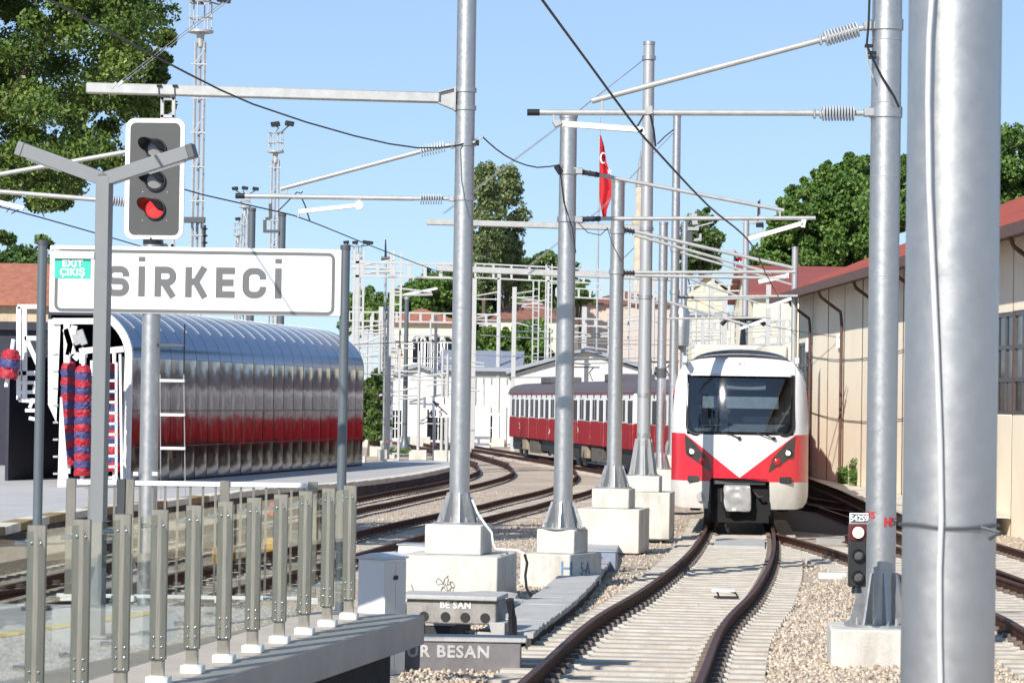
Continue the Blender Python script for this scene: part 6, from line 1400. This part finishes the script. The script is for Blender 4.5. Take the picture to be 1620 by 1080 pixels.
def X(px): return su(px)
def letter_S(xa, xb, dy=0):
    t, b = Htop + dy, Hbot + dy; m_ = (t + b) / 2; a, c = X(xa) + LW / 2, X(xb) - LW / 2; r = min(r0, (t - m_) / 2 * .98)
    return [[(c, t - r * 1.25)] + arcp(c - r, t - r, r, r, 0, 90) + arcp(a + r, t - r, r, r, 90, 180) + arcp(a + r, m_ + r, r, r, 180, 270) + arcp(c - r, m_ - r, r, r, 90, 0) + arcp(c - r, b + r, r, r, 0, -90) + arcp(a + r, b + r, r, r, 270, 180) + [(a, b + r * 1.25)]]
def letter_I(xa, xb, dy=0):
    c = (X(xa) + X(xb)) / 2; e = LW / 2; return [[(c, Hbot - e + dy), (c, Htop + e + dy)], [(c, Htop + e + dy + 7.5 / sc), (c, Htop + e + dy + 15 / sc)]]
def letter_R(xa, xb, dy=0):
    t, b = Htop + dy, Hbot + dy; e = LW / 2; m_ = (t + b) / 2 - .006; a, c = X(xa) + e, X(xb) - e; r = min(r0, (t - m_) / 2 * .94)
    return [[(a, b - e), (a, t + e)], [(a + e * .9, t)] + arcp(c - r, t - r, r, r, 90, 0) + arcp(c - r, m_ + r, r, r, 0, -90) + [(a + e * .9, m_)], [((a + c) / 2 - .002, m_ - e * .6), (c + .004, b - e)]]
def letter_K(xa, xb, dy=0):
    t, b = Htop + dy, Hbot + dy; e = LW / 2; a, c = X(xa) + e, X(xb) - e; m_ = (t + b) / 2
    return [[(a, b - e), (a, t + e)], [(a + e * .9, m_ + .004), (a + e * 2.2, m_ + .004), (c, t + e)], [(a + e * 2.4, m_ - .006), (c + .004, b - e)]]
def letter_E(xa, xb, dy=0):
    t, b = Htop + dy, Hbot + dy; e = LW / 2; a, c = X(xa) + e, X(xb)
    return [[(c, t), (a, t), (a, b), (c, b)], [(a + e * .9, (t + b) / 2), (c - .012, (t + b) / 2)]]
def letter_C(xa, xb, dy=0):
    t, b = Htop + dy, Hbot + dy; e = LW / 2; a, c = X(xa) + e, X(xb) - e; r = r0
    return [[(c, t - r * 1.2)] + arcp(c - r, t - r, r, r, 0, 90) + arcp(a + r, t - r, r, r, 90, 180) + arcp(a + r, b + r, r, r, 180, 270) + arcp(c - r, b + r, r, r, -90, 0) + [(c, b + r * 1.2)]]
for nm, fn_, xa, xb in (('letter', letter_S, 168, 206), ('letter', letter_I, 221, 230), ('letter', letter_R, 246, 280), ('letter', letter_K, 294.5, 330), ('letter', letter_E, 343, 373), ('letter', letter_C, 385, 422.5), ('letter', letter_I, 437, 446)):
    for k_, st in enumerate(fn_(xa, xb)): strokes('letter_stroke', st, LW, y=-.0285 - .0013 * k_)
sign.rotation_euler = (0, R(.0), 0)

# ------------------------------------------------------------------ Y shaped lamp post with the exit sign
YY = H(160, 1008, PZ).y; sy = FPX / YY; xy = P(158, 700, YY).x
lampm = mat('satin_grey_lamp_paint', (.185, .195, .20), .42, .15, var=.03)
ypost = thing('y_lamp_post', 'grey square lamp post with two raised arms forming a Y in front of the sign', 'lamp post', (xy, YY, PZ), R(-11))
zj = P(165, 280, YY).z - PZ; wy = .105
mb = MB(); mb.box((0, 0, zj / 2), (wy, wy, zj)); mb.build('mast', lampm, ypost, bevel=.004)
a1_ = Vector((-(165 - 34) / sy / math.cos(R(14)), 0, (283 - 236) / sy)); a2_ = Vector(((299 - 165) / sy / math.cos(R(14)), 0, (283 - 240) / sy))
j = Vector((0, 0, zj - .02))
for sgn, av in ((-1, a1_), (1, a2_)):
    d = av.normalized(); mb = MB(); up = Vector((-d.z, 0, d.x)); up = up if up.z > 0 else -up
    mb.prism([j + Vector((0, -wy / 2 + .003, 0)) - up * wy * .48 - d * .02, j + Vector((0, -wy / 2 + .003, 0)) + av - up * wy * .48, j + Vector((0, -wy / 2 + .003, 0)) + av + up * wy * .48, j + Vector((0, -wy / 2 + .003, 0)) + up * wy * .48 - d * .03], (0, wy - .006, 0)); ar = mb.build('lamp_arm', lampm, ypost, bevel=.004)
    mb = MB(); e_ = j + av; mb.prism([e_ + Vector((0, -wy / 2 - .002, 0)) - up * wy * .5, e_ + Vector((0, -wy / 2 - .002, 0)) + d * .05 - up * wy * .5, e_ + Vector((0, -wy / 2 - .002, 0)) + d * .05 + up * wy * .5, e_ + Vector((0, -wy / 2 - .002, 0)) + up * wy * .5], (0, wy + .004, 0)); mb.build('arm_cap', dgrey if sgn > 0 else lampm, ar, bevel=.004)
    mb = MB(); mb.bar(j + d * .35 - up * (wy * .5 + .004), j + av * .93 - up * (wy * .5 + .004), .05, .012); mb.build('led_strip', mat('led_cover', (.75, .75, .72), .3), ar)
    mb = MB(); mb.bar(j + av * .8 - up * (wy * .53), j + av * .8 + up * wy * .53, .008, wy + .008); 
mb = MB(); mb.box((0, 0, .012), (.24, .24, .024)); mb.build('base_plate', lampm, ypost, bevel=.004)
ye = YY - .02; se = FPX / ye
ex = thing('exit_sign', 'small turquoise EXIT sign fixed beside the Y shaped post', 'sign', (P(115, 425, ye).x, ye, P(115, 425, ye).z), R(0))
mb = MB(); mb.box((.01, .0, 21.5 / se), (66 / se, .07, 12 / se)); mb.build('housing', shoem, ex, bevel=.006); mb = MB(); mb.box((-.02, 0, 28.5 / se), (60 / se, .05, 1.6 / se)); mb.build('housing_top', dgrey, ex); mb = MB(); mb.box((38 / se, .0, 23 / se), (14 / se, .03, 8 / se)); mb.build('mounting_arm', galvd, ex)
tealm = mat('turquoise_panel', (.055, .50, .37), .3, 0, var=.02)
mb = MB(); mb.box((0, 0, 0), (57 / se, .02, 32 / se)); pn = mb.build('panel', tealm, ex, bevel=.003)
lettering('letters', 'EXIT', 15.5 / se, signw, pn, Matrix.Translation(Vector((-.00, -.012, 8.0 / se))) @ FACE, .035, 1.05); lettering('letters', 'ÇIKIŞ', 15.5 / se, signw, pn, Matrix.Translation(Vector((0, -.012, -6.0 / se))) @ FACE, .035, 1.05)

# ------------------------------------------------------------------ the railway signal
YZ = 30.0; sz = FPX / YZ; c = P(244.5, 283, YZ)
sg = thing('railway_signal', 'three lamp railway signal with red lamp lit on a white edged board', 'signal', (c.x, YZ, zg(YZ)), R(-4))
zc_ = c.z - zg(YZ)
bw, bh = 95 / sz, 192 / sz
mb = MB(); mb.prism([(u, 0, zc_ + v) for u, v in rnd_rect(-bw / 2, bw / 2, -bh / 2, bh / 2, .10)], (0, .03, 0)); bb = mb.build('backboard', signw, sg, bevel=.004, seg=1)
mb = MB(); mb.prism([(u, -.006, zc_ + v) for u, v in rnd_rect(-40 / sz, 40 / sz, -89 / sz, 89 / sz, .06)], (0, .012, 0)); mb.build('board_face', mat('signal_board_grey', (.058, .060, .060), .5, 0, var=.04), bb, smooth=False)
for i, py in enumerate((236, 286, 331)):
    zl = zc_ - (py - 283) / sz; xl = 1.5 / sz
    M = Matrix.Rotation(R(90), 4, 'X')
    mb = MB(); mb.lathe([(.112, 0), (.112, .03), (.098, .03), (.098, .0)], (xl, -.006, zl), 22, M=M); mb.build('lamp_ring', blacks, bb)
    mb = MB(); mb.lathe([(.096, .0), (.085, .018), (.02, .032)], (xl, -.010, zl), 22, M=M); mb.build('lens', redlamp if i == 2 else mat('pale_grey_lens', (.22, .22, .23), .10, 0, var=.1, coat=.5), bb)
    # hood: an open half cylinder pointing to the track on the left
    mb = MB(); vs = []; n = 14; N2 = 6
    for a in range(N2 + 1):
        f = a / N2
        for k in range(n + 1):
            ang = R(-15 + 210 * k / n); rr_ = .104 - .012 * f; ln = .18 * (.35 + .65 * math.sin(max(0, min(1, k / n)) * math.pi) ** .6)
            vs.append((xl + rr_ * math.cos(ang) - f * ln * .55, -.02 - f * ln, zl + rr_ * math.sin(ang) + f * ln * .12))
    fs = [(a * (n + 1) + k, a * (n + 1) + k + 1, (a + 1) * (n + 1) + k + 1, (a + 1) * (n + 1) + k) for a in range(N2) for k in range(n)]
    mb.add(vs, fs); o = mb.build('hood', blacks if i < 2 else mat('dark_red_glow_hood', (.03, .012, .012), .35, 0), bb); so = o.modifiers.new('thick', 'SOLIDIFY'); so.thickness = .006
    for (a, b) in ((-.13, -.12), (.13, -.12)):
        mb = MB(); mb.lathe([(.007, 0), (.006, .006)], (xl + a, -.006, zl + b), 6, M=M); mb.build('rivet', galv, bb)
mb = MB(); mb.box((0, .10, zc_ + .0), (.22, .14, bh * .8)); mb.build('signal_case', dgrey, sg, bevel=.01)
xp = (P(236, 520, YZ).x - c.x); mb = MB(); mb.tube((xp, .1, .0), (xp, .1, zc_ - bh / 2 + .05), .098, n=20); po = mb.build('post', galv, sg)
mb = MB(); mb.tube((xp, .1, zc_ - bh / 2 - .05), (xp, .1, zc_ - bh / 2 + .02), .102, n=18); mb.build('post_collar', blacks, po)
mb = MB(); mb.box((xp - .06, .05, P(236, 494, YZ).z - zg(YZ)), (.36, .1, .03)); mb.build('cross_plate', whitep, po)
zl0, zl1 = P(270, 790, YZ).z - zg(YZ), P(270, 512, YZ).z - zg(YZ)
lx0, lx1 = P(251, 600, YZ).x - c.x, P(289, 600, YZ).x - c.x
ld = MB(); ld.tube((lx1, .08, zl1), (lx1 + .0, .08, P(289, 592, YZ).z - zg(YZ)), .008, n=6); ld.build('ladder_stile', blackm, po)
for (x_, x2) in ((lx0, lx0 + .03), (lx1, lx1 + .04)):
    mb = MB(); mb.tube((x_, .08, P(270, 592, YZ).z - zg(YZ)), (x2, .08, zl0), .006, n=6); mb.build('ladder_stile', galvd, po)
for q, py in enumerate((546, 602, 656, 709)):
    mb = MB(); z = P(270, py, YZ).z - zg(YZ); mb.box(((lx0 + lx1) / 2 + .01 * q, .06, z), (lx1 - lx0 + .01, .06, .03)); mb.build('ladder_rung', dgrey if q == 0 else shoem, po, bevel=.004, seg=1)
for px in (215, 246): mb = MB(); mb.box((P(px, 749, YZ).x - c.x, .0, P(px, 749, YZ).z - zg(YZ)), (.05, .06, .04)); mb.build('post_bracket', whitep, po)

# ------------------------------------------------------------------ minaret and flags
YM = 330.0; x = P(1011, 400, YM).x; r_ = thing('minaret', 'slim stone minaret with a grey pointed cap behind the tallest dull grey pole', 'minaret', (x, YM, -.9))
sM = YM / FPX; zz = lambda py: P(1011, py, YM).z + .9
stonem = mat('minaret_stone', (.50, .42, .33), .9, 0, var=.2, scale=1.2, bump=.3, bscale=4)
mb = MB(); mb.lathe([(9.6 * sM, 0), (9 * sM, zz(460)), (8 * sM, zz(352))], n=14); mb.build('shaft', stonem, r_, smooth=False)
mb = MB(); mb.lathe([(8.5 * sM, zz(362)), (12.5 * sM, zz(352)), (12.5 * sM, zz(342)), (12 * sM, zz(342))], n=14); mb.build('balcony', stonem, r_, smooth=False)
mb = MB(); mb.lathe([(6.6 * sM, zz(352)), (6.6 * sM, zz(295))], n=14); mb.build('upper_shaft', stonem, r_, smooth=False)
mb = MB(); mb.lathe([(7.6 * sM, zz(296)), (5 * sM, zz(275)), (1.5 * sM, zz(248)), (.3 * sM, zz(238))], n=14); mb.build('cap', mat('lead_grey', (.25, .26, .27), .6, .2), r_)
flagm = mat('red_flag_cloth', (.44, .008, .016), .75, 0, var=.12, scale=3)
def flag(label, pxp, pyt, pyb, outline, Y, crescent=None, base=-.9):
    x = P(pxp, pyt, Y).x; r_ = thing('flag', label, 'flag', (x, Y, base), 0)
    s = Y / FPX; mb = MB(); mb.tube((x, Y, base), P(pxp, pyt, Y), 2.2 * s, 1.1 * s, n=8); mb.build('flagpole', galvd, r_, w=True)
    # cloth: rows of points between hoist and fly edge, hanging in folds
    rows = len(outline); N = 9; vs = []
    for i, (y, xl, xr) in enumerate(outline):
        for k in range(N):
            f = k / (N - 1); p = P(xl + (xr - xl) * f, y + 3 * math.sin(f * 3) * (i / rows), Y); vs.append((p.x, Y - .05 + 4.0 * s * math.sin(f * 8 + i * .6) * (.4 + .6 * f), p.z))
    mb = MB(); mb.add(vs, [(i * N + k, i * N + k + 1, (i + 1) * N + k + 1, (i + 1) * N + k) for i in range(rows - 1) for k in range(N - 1)])
    o = mb.build('cloth', flagm, r_, w=True); so = o.modifiers.new('thick', 'SOLIDIFY'); so.thickness = .02
    if crescent:
        (cx, cy, R1) = crescent; mb = MB(); pts = []
        for q in range(15): a = R(45 + 270 * q / 14); pts.append((R1 * .55 * math.cos(a), R1 * math.sin(a)))
        for q in range(15): a = R(315 - 270 * q / 14); pts.append((R1 * .14 + R1 * .44 * math.cos(a), R1 * .8 * math.sin(a)))
        p0 = P(cx, cy, Y - 4.4 * s - .12); mb.prism([(p0.x + u * s, p0.y, p0.z + v * s) for u, v in pts], (0, .03, 0)); mb.build('crescent', signw, r_, w=True, smooth=False)
        mb = MB(); p1 = P(cx + R1 * 1.1, cy + R1 * 2.4, Y - 4.4 * s - .12); st = []
        for q in range(10): a = R(90 + 36 * q); rr_ = R1 * (.62 if q % 2 == 0 else .26); st.append((p1.x + rr_ * .6 * s * math.cos(a), p1.y, p1.z + rr_ * s * math.sin(a)))
        mb.prism(st, (0, .03, 0)); mb.build('star', signw, r_, w=True, smooth=False)
flag('large red flag with white crescent hanging limply beside the tall silver pole', 949, 186, 480, [(214, 949, 951), (232, 949, 956), (255, 948, 959), (280, 948, 966), (300, 948, 971), (318, 949, 965), (332, 951, 960), (346, 954, 959)], 250, (954, 250, 9))
flag('small red flag in the distance near the disconnector pole', 1162, 394, 470, [(397, 1162, 1164), (402, 1162, 1170), (408, 1162, 1174), (412, 1162, 1174)], 300, (1166, 405, 3.5))
flag('tiny red flag in front of the arched cream building', 629, 545, 600, [(546, 630, 633), (555, 629, 636), (562, 630, 637)], 210)

# ------------------------------------------------------------------ trees
lf1 = leafmat('plane_tree_leaf', (.035, .070, .014), (.105, .175, .034), (.22, .29, .06)); lf2 = leafmat('dark_bush_leaf', (.030, .065, .018), (.085, .15, .038), (.16, .235, .06)); lf3 = leafmat('poplar_leaf', (.08, .12, .045), (.16, .21, .08), (.25, .30, .14)); lf4 = leafmat('hill_tree_leaf', (.042, .095, .02), (.105, .195, .038), (.18, .28, .065))
barkm = mat('brown_bark', (.11, .085, .06), .95, 0, var=.3, scale=4, bump=.6, bscale=12)
def leaves(clumps, per, size, seed, flat=.5):
    g = np.random.default_rng(seed); C_ = np.repeat(np.array([c[:3] for c in clumps]), per, 0); rad = np.repeat(np.array([c[3] for c in clumps]), per)
    n = len(C_); d = g.normal(size=(n, 3)); d /= np.linalg.norm(d, axis=1)[:, None]; rr_ = rad * g.random(n) ** .45
    c = C_ + d * rr_[:, None] * np.array([1, 1, .75]); a = g.normal(size=(n, 3)); a /= np.linalg.norm(a, axis=1)[:, None]; b = np.cross(a, g.normal(size=(n, 3))); b /= np.linalg.norm(b, axis=1)[:, None]
    sz_ = size * g.uniform(.6, 1.3, n)[:, None]; a *= sz_; b *= sz_ * .62
    V = np.stack([c - a, c - b * .9, c + a, c + b], 1).reshape(-1, 3); F = np.arange(4 * n).reshape(n, 4)
    vr = np.repeat(np.clip(g.normal(.5, .22, n) + np.repeat(g.normal(0, .12, len(clumps)), per), 0, 1), 4)
    return V, F, vr
def tree(label, base, clumps, per, size, lm, seed, trunk_r=.25, name='broadleaf_tree', trunk_top=None, group=None, limbs=10):
    base = Vector(base); r_ = thing(name, label, 'tree', base, 0, group)
    V, F, vr = leaves(clumps, per, size, seed); V = V - np.array(base)
    o = bpy.data.objects.new('crown', fastmesh('crown', V, F, lm, vr)); COL.objects.link(o); o.parent = r_
    cc = Vector(np.mean([c[:3] for c in clumps], 0)); tt = Vector(trunk_top) if trunk_top else Vector((cc.x, cc.y, base.z + (cc.z - base.z) * .7))
    mb = MB(); mb.tube(base, base.lerp(tt, .5), trunk_r, trunk_r * .75, 10); mb.tube(base.lerp(tt, .5), tt, trunk_r * .75, trunk_r * .5, 10); mb.build('trunk', barkm, r_, w=True)
    rr_ = random.Random(seed)
    for c in rr_.sample(clumps, min(limbs, len(clumps))):
        mb = MB(); s0 = base.lerp(tt, rr_.uniform(.6, 1)); e0 = Vector(c[:3]); mid = s0.lerp(e0, .5) + Vector((0, 0, .3)); mb.tube(s0, mid, trunk_r * .3, trunk_r * .2, 6); mb.tube(mid, e0, trunk_r * .2, trunk_r * .06, 6); mb.build('limb', barkm, r_, w=True)
    return r_
def ell(c, rx, ry, rz, n, cr, seed, low=-.6, shell=.55):
    g = random.Random(seed); out = []
    while len(out) < n:
        x, y, z = g.uniform(-1, 1), g.uniform(-1, 1), g.uniform(-1, 1); q = math.sqrt(x * x + y * y + z * z)
        if q > 1 or q < shell or z < low: continue
        out.append((c[0] + x * rx, c[1] + y * ry, c[2] + z * rz, cr * g.uniform(.65, 1.25)))
    return out
def pxclumps(lst, Y, seed, depth=3.0):
    g = random.Random(seed); out = []
    for (px, py, r) in lst: p = P(px, py, Y + g.uniform(-depth, depth)); out.append((p.x, p.y, p.z, r))
    return out
# big plane tree at the upper left, right half in view
YT = 52.0; g = random.Random(4); cl = []
bound = [(-80, 275), (-40, 268), (0, 262), (40, 258), (80, 252), (110, 240), (140, 232), (175, 236), (200, 215), (230, 190), (260, 150), (290, 112), (320, 90), (340, 75)]
def xr(y):
    for i in range(len(bound) - 1):
        if bound[i][0] <= y <= bound[i + 1][0]: f = (y - bound[i][0]) / (bound[i + 1][0] - bound[i][0]); return bound[i][1] + (bound[i + 1][1] - bound[i][1]) * f
    return 40
while len(cl) < 300:
    y = g.uniform(-200, 330); x = g.uniform(-330, 275)
    if y < -80: lim = 240
    else: lim = xr(y)
    if x > lim - 14: continue
    if y > 235 and x < 60 and g.random() < .25: continue
    p = P(x, y, YT + g.uniform(-3.2, 3.2)); cl.append((p.x, p.y, p.z, g.uniform(.28, .62)))
for (x, y) in [(130, 262), (140, 252), (118, 275), (90, 300), (60, 320), (35, 290), (50, 250), (20, 250), (100, 250), (150, 245), (182, 262), (225, 225), (243, 190), (256, 165), (247, 120), (252, 95), (262, 60), (95, 318), (70, 285), (108, 300)]: p = P(x, y, YT + g.uniform(-1, 1)); cl.append((p.x, p.y, p.z, .26))
tree('big leafy plane tree filling the upper left corner behind the signal', (P(-200, 700, YT).x, YT, zg(YT)), cl, 700, .046, lf1, 5, .38, 'plane_tree', (P(-160, 250, YT).x, YT, P(0, 330, YT).z))
tree('dark leafy tree behind the terracotta roof at the left edge', (P(10, 600, 150).x, 150, -.9), pxclumps([(x + g.uniform(-8, 8), y + g.uniform(-6, 6), g.uniform(.5, 1.1)) for x in range(-60, 84, 16) for y in range(392 if True else 0, 470, 16) if y > 392 + abs(x - 20) * .18 + g.uniform(-10, 16)] + [(12, 378, .5), (66, 380, .4), (75, 386, .3), (2, 372, .3)], 150, 3), 260, .16, lf2, 8, .3)
# pair of poplars right of the central pole
for i, (px, top, bot, wpx, lab) in enumerate([(768, 256, 430, 20, 'tall poplar directly beside the central pole, the left of the pair'), (800, 262, 430, 26, 'wider poplar of the pair right of the central pole')]):
    Y = 260 + 8 * i; g2 = random.Random(40 + i); L = []
    for k in range(95):
        y = g2.uniform(top + 6, bot + 30); f = (y - top) / (bot - top); w_ = wpx * min(1, .35 + 1.5 * f) * (1 if f < .8 else .9); L.append((px + g2.uniform(-w_, w_) * (1 if g2.random() < .8 else 1.2), y, g2.uniform(.45, 1.0)))
    tree(lab, (P(px, 600, Y).x, Y, -.9), pxclumps(L, Y, i, 1.3), 120, .19, lf3, 50 + i, .3, 'poplar_tree', group='pair of poplars')
def hill(label, pts, Y, per, size, lm, seed, step=14, cr=(1.0, 1.9), base_px=None, name='broadleaf_tree', depth=3):
    """crown filled between an upper outline (px, py) and a bottom row"""
    g2 = random.Random(seed); L = []; x0, x1 = pts[0][0], pts[-1][0]
    def top(x):
        for i in range(len(pts) - 1):
            if pts[i][0] <= x <= pts[i + 1][0]: f = (x - pts[i][0]) / max(pts[i + 1][0] - pts[i][0], 1e-6); return pts[i][1] + (pts[i + 1][1] - pts[i][1]) * f
        return pts[-1][1]
    bot = base_px; x = x0
    while x <= x1:
        y = top(x) + 6
        while y < bot: L.append((x + g2.uniform(-.5, .5) * step, y + g2.uniform(-.45, .55) * step, g2.uniform(cr[0] * .65, cr[1]))); y += step
        if x > x0 + step:
            for _ in range(2): L.append((x + g2.uniform(-1, 1) * step, top(x) + g2.uniform(-10, 8), cr[0] * g2.uniform(.3, .65)))
        x += step
    cx = (x0 + x1) / 2
    return tree(label, (P(cx, 600, Y).x, Y, -.9), pxclumps(L, Y, seed, depth), per, size, lm, seed, .45, name)
hill('round bright green tree crown on the slope beyond the hall roof', [(1203, 395), (1212, 372), (1230, 350), (1245, 320), (1262, 300), (1285, 285), (1300, 272), (1330, 262), (1352, 256), (1372, 262), (1386, 270)], 190, 300, .17, lf4, 61, 14, (.6, 1.1), 452)
hill('dark spreading tree behind the near part of the hall roof', [(1380, 300), (1400, 285), (1440, 262), (1500, 240), (1560, 226), (1592, 214), (1612, 208), (1650, 215), (1700, 235)], 150, 300, .14, lf4, 62, 16, (.5, 1.0), 360)
hill('rounded green tree left of the disconnector pole', [(1086, 380), (1092, 356), (1108, 342), (1122, 350), (1131, 372), (1133, 400)], 300, 240, .24, lf2, 63, 11, (.8, 1.4), 425)
hill('dark tree line on the far slope right of the station sign', [(553, 468), (566, 462), (580, 470), (600, 478), (618, 470), (640, 452), (660, 448), (690, 436), (722, 424)], 310, 240, .26, lf2, 64, 12, (.9, 1.5), 520)
hill('sunlit bushy tree just below the ladder beam left of the central pole', [(556, 480), (575, 472), (600, 482), (622, 478), (645, 462), (680, 452), (724, 450)], 285, 260, .24, lf4, 65, 12, (.8, 1.3), 500)
hill('broad dark tree under the poplars behind the slim poles', [(748, 420), (770, 410), (800, 405), (822, 420), (850, 412), (880, 410), (905, 418)], 290, 260, .25, lf2, 66, 13, (.9, 1.5), 540)
hill('green bush between the sheds and the brown roofed house', [(752, 540), (762, 528), (790, 522), (820, 525), (846, 515), (870, 520)], 240, 240, .18, lf4, 67, 11, (.6, 1.0), 575)
hill('leafy tree beside the brown roof behind the tall silver pole', [(895, 452), (910, 446), (925, 455), (932, 470)], 275, 220, .2, lf4, 68, 10, (.6, 1.0), 480)
hill('green shrubs at the foot of the wash tunnel end', [(575, 610), (582, 596), (600, 590), (612, 600)], 160, 220, .12, lf2, 69, 8, (.3, .5), 690)
def shrub(label, px, py, hgt, wid, seed, z=None, lm=lf4, n=60, per=60):
    p = H(px, py, z) if z is not None else G(px, py); g2 = random.Random(seed); r_ = thing('shrub', label, 'shrub', p, 0)
    cl_ = [(p.x + g2.uniform(-wid, wid), p.y + g2.uniform(-.25, .25), p.z + hgt * g2.random() ** 1.1 * (1 - .4 * g2.random()), .12 + .05 * g2.random()) for _ in range(n)]
    V, F, vr = leaves(cl_, per, .035, seed); V = V - np.array(p); o = bpy.data.objects.new('foliage', fastmesh('foliage', V, F, lm, vr)); COL.objects.link(o); o.parent = r_
    mb = MB()
    for c in cl_[::5]: mb.tube((p.x, p.y, p.z), c[:3], .012, .006, 5)
    kind(mb.build('stems', barkm, r_, w=True), 'stuff')
shrub('green shrub at the hall wall on the dock, right of the train', 1340, 765, .62, .22, 71, -.22); shrub('taller green shrub on the dock beside the right pole', 1362, 768, .85, .35, 72, -.22)
shrub('weedy plant at the foot of the near hall wall', 1600, 810, .7, .18, 73, -.22, n=25, per=40); shrub('small weed growing from the island platform wall', 655, 775, .35, .22, 74, lm=lf2, n=20, per=50)
shrub('weed between white cabinet and the central pole base', 652, 930, .35, .12, 75, lm=lf2, n=20, per=40); shrub('small weed beside the duct block', 640, 990, .25, .12, 76, lm=lf2, n=16, per=40)
shrub('grass tuft around the foot of the flared dark post', 632, 716, .25, .5, 77, IZ, n=24, per=40)
